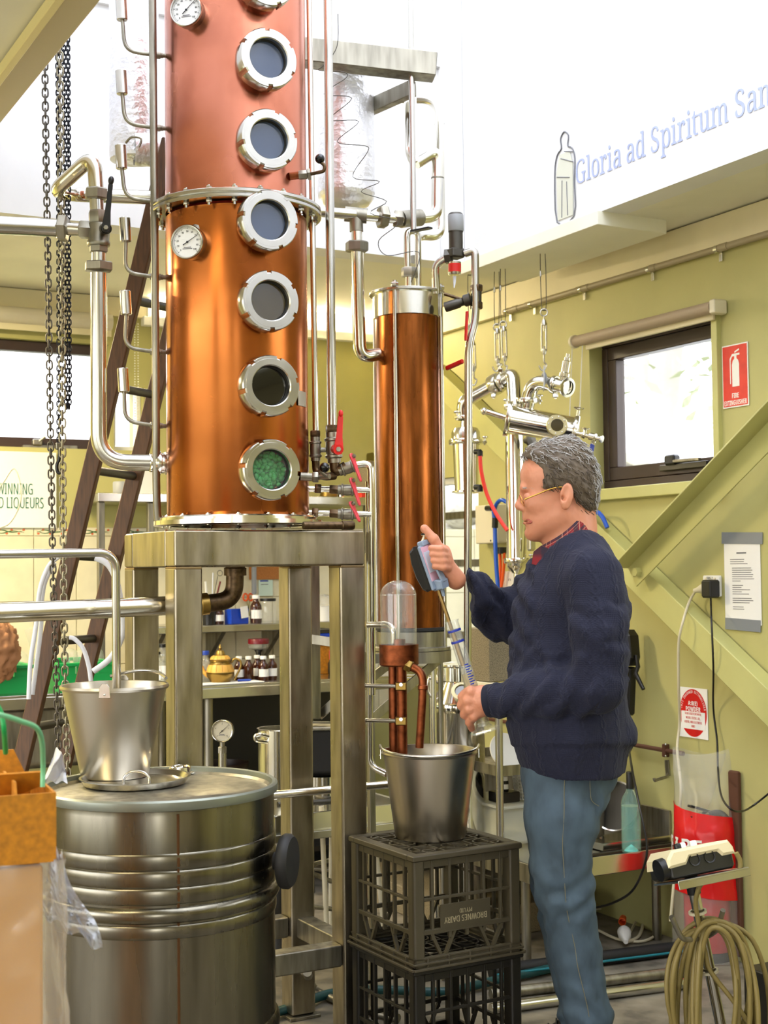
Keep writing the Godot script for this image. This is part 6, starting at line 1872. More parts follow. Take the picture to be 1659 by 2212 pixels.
	obj("robe", Geo.new().prism(PackedVector2Array([Vector2(-0.045, -0.135), Vector2(0.045, -0.135), Vector2(0.048, 0.05), Vector2(0.03, 0.095), Vector2(-0.03, 0.095), Vector2(-0.05, 0.03)]), fl, 0.001), "robe_grey", mk)
	for p in [[[-0.02, -0.13], [-0.015, 0.0]], [[0.015, -0.13], [0.012, -0.01]], [[-0.045, 0.02], [0.03, 0.0]], [[-0.02, 0.08], [0.05, 0.05]], [[0.0, 0.10], [0.055, 0.085]]]:
		obj("fold_line", Geo.new().rod(fl * Vector3(p[0][0], p[0][1], 0.001), fl * Vector3(p[1][0], p[1][1], 0.001), 0.0018, 5), "ink_grey", mk)
	# power point with its two plugs
	var pp := on_x(1539, 1266, RX - 0.008)
	var ps := thing("power_point", "white power point with handwritten note above a black plug-in adapter", "socket", pp)
	obj("plate", Geo.new().box(pp, Vector3(0.016, 0.073, 0.083), Basis.IDENTITY, 0.004), "white", ps)
	obj("switch", Geo.new().box(pp + Vector3(-0.009, 0.022, 0.022), Vector3(0.004, 0.014, 0.009), Basis.IDENTITY, 0.001).box(pp + Vector3(-0.009, 0.022, -0.022), Vector3(0.004, 0.014, 0.009), Basis.IDENTITY, 0.001), "ivory", ps)
	words("note", "FRIG 2", 0.0085, "ink", look(pp + Vector3(-0.0085, 0.027, -0.004), wl), ps, "Droid Sans", false, 0.9)
	var ad := on_x(1535, 1272, RX - 0.04)
	var adp := thing("black_adapter", "black plug-in adapter in the power point", "adapter", ad)
	obj("case", Geo.new().box(ad, Vector3(0.048, 0.062, 0.05), Basis.IDENTITY, 0.007), "black", adp)
	obj("cord", Geo.new().tube(curve([ad + Vector3(0.0, -0.03, 0), ad + Vector3(0.0, -0.055, 0), on_x(1537, 1345, RX - 0.09), on_x(1541, 1440, RX - 0.09), on_x(1541, 1530, RX - 0.02), on_x(1549, 1600, RX - 0.02), on_x(1551, 1660, RX - 0.04), on_x(1557, 1715, RX - 0.16), on_x(1575, 1745, RX - 0.22), on_x(1600, 1753, RX - 0.16), on_x(1630, 1738, RX - 0.05), on_x(1690, 1690, RX - 0.03)], 6), 0.0034, 8), "black", adp)
	var pl := on_x(1516, 1272, RX - 0.03)
	var wc := thing("power_cable", "white power cord plugged in beside the adapter and hanging to the floor", "cord", pl)
	obj("plug", Geo.new().lathe([[0, 0], [0.018, 0.001], [0.018, 0.012], [0.010, 0.03], [0.007, 0.045], [0, 0.045]], along(on_x(1524, 1271, RX - 0.03), on_x(1500, 1276, RX - 0.045)), 14), "cord_white", wc)
	obj("cord", Geo.new().tube(curve([on_x(1503, 1275, RX - 0.045), on_x(1489, 1300, RX - 0.05), on_x(1476, 1340, RX - 0.11), on_x(1466, 1390, RX - 0.12), on_x(1466, 1480, RX - 0.1), on_x(1468, 1560, RX - 0.06), on_x(1463, 1620, RX - 0.08), on_x(1471, 1700, RX - 0.12), on_x(1464, 1790, RX - 0.14), on_x(1456, 1900, RX - 0.2), on_x(1448, 1990, RX - 0.22)], 6), 0.0048, 10), "cord_white", wc)
	# taped notice
	var n0 := on_x(1604, 1256, RX - 0.003)
	var nl := look(n0, wl)
	var nw := absf(on_x(1563, 1256, RX).z - on_x(1643, 1256, RX).z)
	var nh := on_x(1604, 1165, RX).y - on_x(1604, 1352, RX).y
	var nt := thing("taped_notice", "white printed notice held to the wall with grey tape at top and bottom", "notice", n0)
	obj("sheet", Geo.new().box(n0, Vector3(nw * 0.97, nh, 0.0016), nl.basis), "paper", nt)
	for s in [-1, 1]:
		obj("tape", Geo.new().box(nl * Vector3(0.002 * s, s * nh * 0.5, 0.0016), Vector3(nw * (1.1 if s > 0 else 0.95), nh * 0.135, 0.0012), nl.basis * Basis(Vector3.BACK, -0.03)), "tape", nt)
	obj("heading", Geo.new().box(nl * Vector3(-0.002, nh * 0.33, 0.0012), Vector3(nw * 0.26, 0.005, 0.0005), nl.basis), "ink_grey", nt)
	for k in 24:
		if k in [3, 11, 17, 21]:
			continue
		var ww := nw * rng.randf_range(0.2, 0.62)
		obj("print_line", Geo.new().box(nl * Vector3(-nw * 0.32 + ww / 2 + (nw * 0.05 if k > 3 else 0.0), nh * (0.255 - 0.025 * k), 0.0012), Vector3(ww, 0.0022, 0.0005), nl.basis), "ink_grey", nt)
	# extinguisher type sign
	var a0 := on_x(1498, 1540, RX - 0.003)
	var al := look(a0, wl)
	var aw := absf(on_x(1468, 1540, RX).z - on_x(1529, 1540, RX).z)
	var ah := on_x(1498, 1486, RX).y - on_x(1498, 1594, RX).y
	var asn := thing("powder_sign", "white sign with a red disc about powder for fires, above the bagged extinguisher", "sign", a0)
	obj("board", Geo.new().box(a0, Vector3(aw, ah, 0.002), al.basis), "paper", asn)
	var dx := Transform3D(Basis(al.basis.x, al.basis.z, -al.basis.y), al * Vector3(0, 0, 0.0011)) * Transform3D(Basis.from_scale(Vector3(aw * 0.475, 1, ah * 0.475)), Vector3.ZERO)
	obj("disc", Geo.new().lathe([[1.0, 0.0005], [0, 0.0005]], dx, 48), "red", asn)
	obj("white_band", Geo.new().box(al * Vector3(0, -ah * 0.15, 0.0018), Vector3(aw * 0.83, ah * 0.35, 0.0005), al.basis), "paper", asn)
	words("lettering", "A:B(E)", ah * 0.085, "paper", al * Transform3D(Basis.IDENTITY, Vector3(0, ah * 0.19, 0.0022)), asn, "Droid Sans", true, 0.85)
	words("lettering", "POWDER", ah * 0.09, "paper", al * Transform3D(Basis.IDENTITY, Vector3(0, ah * 0.075, 0.0022)), asn, "Droid Sans", true, 0.85)
	for k in 4:
		words("lettering", ["TO BE USED FOR PAPER,", "WOOD, TEXTILE, OIL,", "LIQUID, AND ELECTRICAL", "FIRES"][k], ah * 0.044, "red", al * Transform3D(Basis.IDENTITY, Vector3(0, -ah * (0.02 + 0.083 * k), 0.0024)), asn, "Droid Sans", false, 0.75)
	var arc := "THIS COLOURED EXTINGUISHER"
	for k in arc.length():
		var an := deg_to_rad(168.0 - 156.0 * k / (arc.length() - 1))
		if arc[k] != " ":
			words("lettering", arc[k], ah * 0.05, "paper", al * Transform3D(Basis(Vector3.BACK, an - PI / 2), Vector3(cos(an) * aw * 0.42, sin(an) * ah * 0.42, 0.0022)), asn, "Droid Sans", false, 0.8)
	# rusty pipe, hook
	var rp := thing("rusty_pipe", "thin rusty pipe clipped low on the wall behind the man", "pipe", on_x(1400, 1613, RX - 0.02))
	obj("pipe", Geo.new().rod(on_x(1040, 1550, RX - 0.02), on_x(1476, 1628, RX - 0.02), 0.008, 12), "rust", rp)
	obj("saddle", Geo.new().bar(on_x(1438, 1607, RX - 0.018), on_x(1438, 1635, RX - 0.018), 0.02, 0.022, Vector3.LEFT, 0.003), "rust", rp)
	for y in [1608, 1633]:
		obj("screw", Geo.new().ball(on_x(1438, y, RX - 0.03), 0.005, Basis.IDENTITY, 8), "steel", rp)
	var hk := thing("wall_hook", "galvanised hook screwed to the wall under the rusty pipe", "hook", on_x(1442, 1660, RX - 0.003))
	obj("plate", Geo.new().bar(on_x(1440, 1642, RX - 0.004), on_x(1443, 1676, RX - 0.004), 0.005, 0.022, Vector3(0, 0, 1), 0.001), "steel_dull", hk)
	obj("arm", Geo.new().tube(curve([on_x(1443, 1672, RX - 0.006), on_x(1440, 1678, RX - 0.04), on_x(1424, 1683, RX - 0.09), on_x(1415, 1686, RX - 0.12), on_x(1413, 1681, RX - 0.125)], 5), 0.0055, 10), "steel_dull", hk)
	# black spray gun hung behind the man, with its cord
	var sp := on_x(1364, 1450, RX - 0.06)
	var gun := thing("spray_gun", "black hand-held gun with a trigger hanging on the wall behind the man's back", "spray gun", on_x(1362, 1540, RX - 0.06))
	obj("body", Geo.new().bar(on_x(1360, 1545, RX - 0.06), on_x(1364, 1440, RX - 0.06), 0.035, 0.03, Vector3(0, 0, 1), 0.008), "black", gun)
	obj("head", Geo.new().prism(PackedVector2Array([Vector2(-0.03, -0.06), Vector2(0.018, -0.06), Vector2(0.03, -0.03), Vector2(0.022, 0.05), Vector2(0.0, 0.07), Vector2(-0.03, 0.07)]), look(on_x(1362, 1402, RX - 0.07), wl), 0.05, 0.006), "black", gun)
	obj("label", Geo.new().box(on_x(1355, 1420, RX - 0.098), Vector3(0.002, 0.05, 0.018)), "olive_gold", gun)
	obj("trigger", Geo.new().tube([on_x(1374, 1415, RX - 0.07), on_x(1378, 1440, RX - 0.07), on_x(1373, 1455, RX - 0.07), on_x(1390, 1489, RX - 0.07)], [0.006, 0.009, 0.009, 0.007], 10), "black", gun)
	one("gun_cable", "black cord hanging from the spray gun in a long loop past the wine bottle", "cord", Geo.new().tube(curve(P([[1358, 1545, 4.98], [1357, 1600, 4.95], [1366, 1665, 4.7], [1382, 1745, 4.55], [1397, 1820, 4.5], [1392, 1870, 4.5], [1365, 1925, 4.55], [1320, 1952, 4.7], [1280, 1962, 4.8]]), 6), 0.0042, 8), "black")


func build_right_bench() -> void:
	# low steel bench against the right wall
	var bz := -3.82
	var c := on_z(1150, 1868, bz)
	var x0 := c.x
	var h := c.y
	var b := thing("low_bench", "low stainless steel bench with a splashback against the right wall", "bench", Vector3((x0 + RX) / 2, 0, bz - 0.7))
	var z1 := bz - 1.45
	obj("top", Geo.new().box(Vector3((x0 + RX) / 2, h - 0.012, (bz + z1) / 2), Vector3(RX - x0 - 0.004, 0.02, bz - z1), Basis.IDENTITY, 0.003), "steel", b)
	obj("front_lip", Geo.new().box(Vector3((x0 + RX) / 2, h - 0.032, bz + 0.004), Vector3(RX - x0, 0.064, 0.01), Basis.IDENTITY, 0.003), "polished", b)
	obj("side_lip", Geo.new().box(Vector3(x0 - 0.004, h - 0.032, (bz + z1) / 2), Vector3(0.01, 0.064, bz - z1), Basis.IDENTITY, 0.003), "steel_dull", b)
	obj("rim", Geo.new().box(Vector3((x0 + RX) / 2 + 0.1, h + 0.004, bz - 0.004), Vector3(RX - x0 - 0.2, 0.012, 0.012), Basis.IDENTITY, 0.004), "dark_steel", b)
	obj("splashback", Geo.new().box(Vector3(RX - 0.006, h + 0.05, (bz + z1) / 2 - 0.03), Vector3(0.01, 0.11, bz - z1 - 0.1), Basis.IDENTITY, 0.002), "steel_dull", b)
	for q in [[x0 + 0.04, bz - 0.1], [RX - 0.06, bz - 0.1], [x0 + 0.04, z1 + 0.1], [RX - 0.06, z1 + 0.1]]:
		obj("leg", Geo.new().rod(Vector3(q[0], 0, q[1]), Vector3(q[0], h - 0.02, q[1]), 0.016, 12), "steel_dull", b)
	one("floor_plinth", "low grey slab on the floor under the low bench", "slab", Geo.new().box(Vector3((x0 + RX) / 2 - 0.06, 0.055, bz - 0.85), Vector3(RX - x0 - 0.1, 0.11, 0.9), Basis.IDENTITY, 0.006), "block")
	# tray, bottle, pan and pot on it
	var tx := on_z(1370, 1846, bz - 0.16)
	var tr := Vector3(tx.x - 0.02, h, bz - 0.2)
	var tg := Geo.new().box(tr + Vector3(0, 0.003, 0), Vector3(0.40, 0.006, 0.30), Basis.IDENTITY, 0.002)
	for s in [-1, 1]:
		tg.box(tr + Vector3(0, 0.014, s * 0.15), Vector3(0.40, 0.024, 0.004)).box(tr + Vector3(s * 0.2, 0.014, 0), Vector3(0.004, 0.024, 0.30))
	one("oven_tray", "shallow steel tray under the wine bottle on the low bench", "tray", tg, "polished")
	var bp := on_y(1364, 1840, h + 0.007)
	var bt := thing("wine_bottle", "pale green wine bottle with a black neck sleeve and clear liquid on the low bench", "bottle", bp)
	var bh := yat(bp, 1667) - bp.y
	var br := 21.0 * (cx.affine_inverse() * bp).z * -1.0 / F
	var bx := Transform3D(Basis.IDENTITY, bp)
	obj("glass", Geo.new().lathe([[0, 0.02], [br * 0.6, 0.008], [br * 0.95, 0], [br, 0.008], [br, bh * 0.60], [br * 0.9, bh * 0.67], [br * 0.5, bh * 0.75], [br * 0.38, bh * 0.80], [br * 0.36, bh * 0.99]], bx, 36), "glass_green", bt)
	obj("water", Geo.new().lathe([[0, 0.022], [br * 0.9, 0.012], [br * 0.94, bh * 0.575], [0, bh * 0.575]], bx, 32), "water", bt)
	obj("sleeve", Geo.new().lathe([[br * 0.40, bh * 0.78], [br * 0.40, bh * 0.99], [br * 0.36, bh], [0, bh]], bx, 24), "black", bt)
	obj("punt", Geo.new().lathe([[br * 0.75, 0.004], [br * 0.55, 0.012], [0, 0.026]], bx, 24), "hose_aqua", bt)
	var pz := on_y(1300, 1815, h + 0.006)
	one("stock_pot", "dull steel pot half hidden behind the man's leg on the low bench", "pot", Geo.new().lathe([[0, 0.002], [0.065, 0], [0.07, 0.006], [0.072, 0.115], [0.075, 0.117], [0.069, 0.117], [0.066, 0.01]], Transform3D(Basis.IDENTITY, Vector3(pz.x, h + 0.006, pz.z - 0.1)), 36), "steel_dull")
	var rc := on_x(1331, 1742, RX - 0.14)
	var rn := Vector3(-0.8, 0.28, 0.55).normalized()
	var ra := along(rc, rc + rn)
	var pan := thing("round_sieve", "round steel sieve rim propped between the man's leg and the wine bottle", "sieve", rc - Vector3(0, 0.08, 0))
	obj("rim", Geo.new().lathe([[0.085, -0.02], [0.087, -0.02], [0.087, 0.02], [0.09, 0.024], [0.085, 0.022], [0.085, -0.02]], ra, 44), "polished", pan)
	obj("mesh", Geo.new().lathe([[0.085, -0.015], [0, -0.015]], ra, 32), "dark_steel", pan)
	obj("handle", Geo.new().rod(rc + Vector3(0, 0.075, -0.02), on_x(1366, 1612, RX - 0.05), 0.004, 8), "dark_steel", pan)
	# rack of round posts standing on the bench
	var p0 := on_y(1106, 1836, h)
	p0.x = x0 + 0.03
	var rz := p0.z
	var ra2 := thing("post_rack", "steel rack of round posts and flat rails on the low bench behind the bucket", "rack", Vector3(x0 + 0.25, h, rz - 0.2))
	var ht := yat(p0, 1476)
	var hr := yat(p0, 1655)
	for q in [[0.0, 0.0], [0.42, 0.0], [0.0, -0.45], [0.42, -0.45]]:
		obj("post", Geo.new().rod(Vector3(p0.x + q[0], h, rz + q[1]), Vector3(p0.x + q[0], ht, rz + q[1]), 0.0135, 14).box(Vector3(p0.x + q[0], h + 0.003, rz + q[1]), Vector3(0.05, 0.006, 0.04)), "steel", ra2)
	for z in [rz, rz - 0.45]:
		obj("rail", Geo.new().box(Vector3(p0.x + 0.21, hr - 0.018, z), Vector3(0.42, 0.036, 0.006)), "steel_dull", ra2)
		obj("rail", Geo.new().box(Vector3(p0.x + 0.21, ht - 0.012, z), Vector3(0.44, 0.024, 0.03), Basis.IDENTITY, 0.003), "ivory", ra2)
	for x in [p0.x, p0.x + 0.42]:
		obj("rail", Geo.new().box(Vector3(x, hr - 0.018, rz - 0.225), Vector3(0.006, 0.036, 0.45)), "steel_dull", ra2)
		obj("rail", Geo.new().box(Vector3(x, ht - 0.012, rz - 0.225), Vector3(0.03, 0.024, 0.42), Basis.IDENTITY, 0.003), "ivory", ra2)
	obj("shelf", Geo.new().box(Vector3(p0.x + 0.21, hr - 0.034, rz - 0.225), Vector3(0.41, 0.004, 0.44)), "steel_dull", ra2)
	for q in 2:
		one("concrete_block", ["lower pale concrete block on the post rack behind the man's elbow", "upper pale concrete block on the post rack behind the man's elbow"][q], "block", Geo.new().box(Vector3(p0.x + 0.14, ht + 0.062 + 0.1 * q + (0.0 if q == 0 else -0.01), rz - 0.12), Vector3(0.3, 0.122 if q == 0 else 0.07, 0.16), Basis.IDENTITY, 0.004), "block", "concrete blocks on the post rack")
	var tbp := Vector3(p0.x + 0.16, h, rz - 0.2)
	var tub := thing("clear_tub", "translucent plastic storage tub on the low bench behind the bucket", "tub", tbp)
	obj("tub", Geo.new().box(tbp + Vector3(0, 0.066, 0), Vector3(0.24, 0.13, 0.3), Basis.IDENTITY, 0.015), "plastic_clear", tub)
	obj("lid", Geo.new().box(tbp + Vector3(0, 0.136, 0), Vector3(0.26, 0.012, 0.32), Basis.IDENTITY, 0.005), "plastic_clear", tub)
	var kb := tbp + Vector3(-0.05, 0.142, 0.06)
	one("black_case", "flat black case on the clear tub behind the bucket", "case", Geo.new().box(kb + Vector3(0, 0.018, 0), Vector3(0.085, 0.036, 0.08), Basis.IDENTITY, 0.003), "black")
	var pb := kb + Vector3(-0.004, 0.036, 0.01)
	var pt := thing("pill_bottle", "small black bottle with a white cap and label on the black case", "bottle", pb)
	obj("bottle", Geo.new().lathe([[0, 0], [0.013, 0], [0.014, 0.002], [0.014, 0.036], [0.011, 0.04], [0, 0.04]], Transform3D(Basis.IDENTITY, pb), 20), "black", pt)
	obj("cap", Geo.new().lathe([[0.012, 0.039], [0.0125, 0.052], [0.011, 0.054], [0, 0.054]], Transform3D(Basis.IDENTITY, pb), 20), "white", pt)
	obj("label", Geo.new().lathe([[0.0143, 0.01], [0.0143, 0.027]], Transform3D(Basis.IDENTITY, pb), 10, false, PI * 0.3, PI * 0.75), "paper", pt)
	var bk := tbp + Vector3(0.06, 0.142, 0.05)
	var bas := thing("white_basket", "white perforated plastic basket on the clear tub behind the bucket", "basket", bk)
	var bg := Geo.new()
	bg.lathe([[0, 0.002], [0.045, 0], [0.045, 0.004], [0, 0.006]], Transform3D(Basis.IDENTITY, bk), 32)
	for r in 6:
		bg.lathe([[0.046 + r * 0.0015, 0.012 + r * 0.012], [0.048 + r * 0.0015, 0.012 + r * 0.012], [0.048 + r * 0.0015, 0.016 + r * 0.012], [0.046 + r * 0.0015, 0.016 + r * 0.012]], Transform3D(Basis.IDENTITY, bk), 32)
	for k in 24:
		var a := TAU * k / 24.0
		bg.rod(bk + Vector3(cos(a) * 0.045, 0, sin(a) * 0.045), bk + Vector3(cos(a) * 0.056, 0.085, sin(a) * 0.056), 0.002, 6)
	bg.lathe([[0.055, 0.083], [0.06, 0.083], [0.06, 0.09], [0.055, 0.09]], Transform3D(Basis.IDENTITY, bk), 32)
	obj("wall", bg, "white", bas)
	var wt := Vector3(p0.x + 0.09, hr - 0.032, rz - 0.1)
	one("round_plate", "white plastic lid standing on the rack's middle shelf", "lid", Geo.new().lathe([[0, 0], [0.06, 0.0], [0.066, 0.006], [0.066, 0.012], [0, 0.014]], Transform3D(Basis(Vector3.RIGHT, 1.15), wt + Vector3(0, 0.064, 0)), 32), "white")
	one("grey_funnel", "translucent grey scoop upright on the rack's middle shelf", "scoop", Geo.new().lathe([[0.03, 0], [0.034, 0.09], [0.03, 0.093], [0.028, 0.004], [0.0, 0.002]], Transform3D(Basis.IDENTITY, wt + Vector3(-0.05, 0.0, -0.12)), 24), "plastic_clear")
	# polished churn beside the bench
	var cb := at(993, 1700, 5.0)
	var cp := Vector3(cb.x, 0.0, cb.z)
	var y0 := yat(cb, 1514)
	var y1 := yat(cb, 1472)
	var y2 := yat(cb, 1441)
	var ch := thing("steel_churn", "polished steel churn with conical shoulder and clipped lid behind the raised glass cylinder", "churn", cp)
	obj("body", Geo.new().lathe([[0, 0.12], [0.09, 0.12], [0.093, 0.125], [0.093, y0 - 0.04], [0.0945, y0 - 0.038], [0.0945, y0 - 0.004], [0.092, y0], [0.058, y1]], Transform3D(Basis.IDENTITY, cp), 48), "chrome", ch)
	obj("neck", Geo.new().lathe([[0.058, y1], [0.062, y1 + 0.004], [0.062, y2], [0.068, y2 + 0.002], [0.074, y2 + 0.006], [0.074, y2 + 0.012], [0, y2 + 0.016]], Transform3D(Basis.IDENTITY, cp), 40), "chrome", ch)
	obj("base", Geo.new().lathe([[0, 0], [0.08, 0], [0.085, 0.12], [0, 0.12]], Transform3D(Basis.IDENTITY, cp), 28), "dark_steel", ch)
	var wd := (seen(cp) * 0.8 + Vector3(-0.25, 0.75, 0)).normalized()
	var wp := Vector3(cp.x, (y0 + y1) / 2 + 0.006, cp.z) + seen(cp).rotated(Vector3.UP, 0.15) * 0.078
	var wlk := look(wp, wd)
	var wx := Transform3D(Basis(wlk.basis.x, wlk.basis.z, -wlk.basis.y), wp)
	var port := obj("port", Geo.new().lathe([[0.03, -0.03], [0.034, -0.02], [0.037, 0.0], [0.037, 0.008], [0.024, 0.009], [0.022, 0.003]], wx, 32), "bezel", ch)
	obj("glass", Geo.new().lathe([[0.023, 0.004], [0, 0.004]], wx, 24), "lens_yellow", port)
	for s in [-1, 1]:
		var e := facing(cp, 75.0 * s) * 0.068
		obj("clip", Geo.new().tube([cp + e + Vector3(0, y2 + 0.014, 0), cp + e * 1.12 + Vector3(0, y1 + 0.03, 0), cp + e * 1.0 + Vector3(0, y1 + 0.002, 0)], 0.0035, 8), "steel", ch)
	var he := facing(cp, -85.0)
	obj("handle", Geo.new().tube(curve([cp + he * 0.07 + Vector3(0, y1 - 0.005, 0), cp + he * 0.105 + Vector3(0, y1 + 0.012, 0), cp + he * 0.11 + Vector3(0, y1 - 0.035, 0), cp + he * 0.085 + Vector3(0, y0 + 0.004, 0)], 5), 0.005, 10), "steel", ch)
	# pipes and cords on the floor
	var hg := "pipes along the floor"
	var pp := thing("black_floor_pipe", "black plastic pipe with a teal stripe along the floor behind the man's feet", "pipe", on_y(1250, 2075, 0.0))
	obj("pipe", Geo.new().rod(on_y(1060, 2100, 0.024), on_y(1470, 2048, 0.024), 0.024, 18), "rubber", pp)
	obj("stripe", Geo.new().rod(on_y(1060, 2104, 0.030) + Vector3(0, 0, 0.018), on_y(1470, 2052, 0.030) + Vector3(0, 0, 0.018), 0.0042, 6), "hose_cyan", pp)
	one("grey_floor_pipe", "farther of two dull pale pipes along the floor behind the man's feet", "pipe", Geo.new().rod(on_y(1060, 2148, 0.017), on_y(1480, 2098, 0.017), 0.017, 16), "steel_dull", hg)
	one("grey_floor_pipe", "nearer of two dull pale pipes along the floor behind the man's feet", "pipe", Geo.new().rod(on_y(1060, 2180, 0.017), on_y(1480, 2124, 0.017), 0.017, 16), "steel", hg)
	var ec := on_y(1347, 2000, 0.05)
	var pl := thing("cord_connector", "white round cord connector with an orange tag on the floor under the low bench", "connector", on_y(1350, 2030, 0.0))
	obj("body", Geo.new().lathe([[0, 0], [0.008, 0], [0.012, 0.02], [0.022, 0.045], [0.024, 0.075], [0.02, 0.085], [0, 0.085]], along(on_y(1352, 2035, 0.022), on_y(1344, 1990, 0.055)), 20), "white", pl)
	obj("tag", Geo.new().lathe([[0.012, 0], [0.014, 0.002], [0.012, 0.04], [0, 0.042]], along(on_y(1344, 1992, 0.055), on_y(1350, 1965, 0.07)), 14), "hose_orange", pl)
	obj("cord", Geo.new().tube(curve([on_y(1352, 2035, 0.02), on_y(1380, 2022, 0.01), on_y(1388, 1985, 0.01), on_y(1360, 1958, 0.03), on_y(1310, 1960, 0.02), on_y(1270, 1966, 0.02)], 6), 0.006, 10), "cord_white", pl)
	one("tangled_cord", "pale cord looping on the floor beside the white connector", "cord", Geo.new().tube(curve([on_y(1290, 2008, 0.01), on_y(1340, 2030, 0.01), on_y(1400, 2030, 0.01), on_y(1440, 1990, 0.012), on_y(1420, 1965, 0.015), on_y(1380, 1985, 0.012), on_y(1358, 2020, 0.01)], 6), 0.005, 8), "cord_white")


# ---- things in front --------------------------------------------------------------------------------------------
func bucket(label: String, base: Vector3, h: float, rb: float, rt: float, bail: Array, lug_deg: float) -> Node3D:
	var s := thing("steel_bucket", label, "bucket", base, "")
	var xf := Transform3D(Basis.IDENTITY, base)
	obj("wall", Geo.new().lathe([[0, 0.004], [rb - 0.006, 0.004], [rb - 0.004, 0.0], [rb, 0.0], [rb + 0.002, 0.004], [rt - 0.004, h - 0.012], [rt, h - 0.011], [rt + 0.003, h - 0.006], [rt + 0.001, h], [rt - 0.004, h - 0.001], [rt - 0.007, h - 0.012], [rb - 0.001, 0.007], [0, 0.007]], xf, 72), "steel_bucket", s)
	for e in [0.0, 180.0]:
		var d := facing(base, lug_deg + e)
		var p := base + d * (rt + 0.004) + Vector3(0, h - 0.004, 0)
		var lug := obj("lug", Geo.new().prism(PackedVector2Array([Vector2(-0.014, -0.018), Vector2(0.014, -0.018), Vector2(0.012, 0.008), Vector2(0.006, 0.016), Vector2(-0.006, 0.016), Vector2(-0.012, 0.008)]), look(p, d), 0.003, 0.0008), "steel", s)
		obj("rivet", Geo.new().ball(p + d * 0.002 + Vector3(0, -0.010, 0), 0.003, Basis.IDENTITY, 8), "steel", lug)
	obj("bail", Geo.new().tube(curve(bail, 6), 0.0042, 10), "steel", s)
	return s


func half_ring(base: Vector3, y: float, r: float, deg0: float, deg1: float, lift: float) -> Array:   # points of a bail swung down round the rim
	var out := []
	for k in 13:
		var t := k / 12.0
		out.append(base + facing(base, lerpf(deg0, deg1, t)) * r + Vector3(0, y + lift * sin(t * PI), 0))
	return out


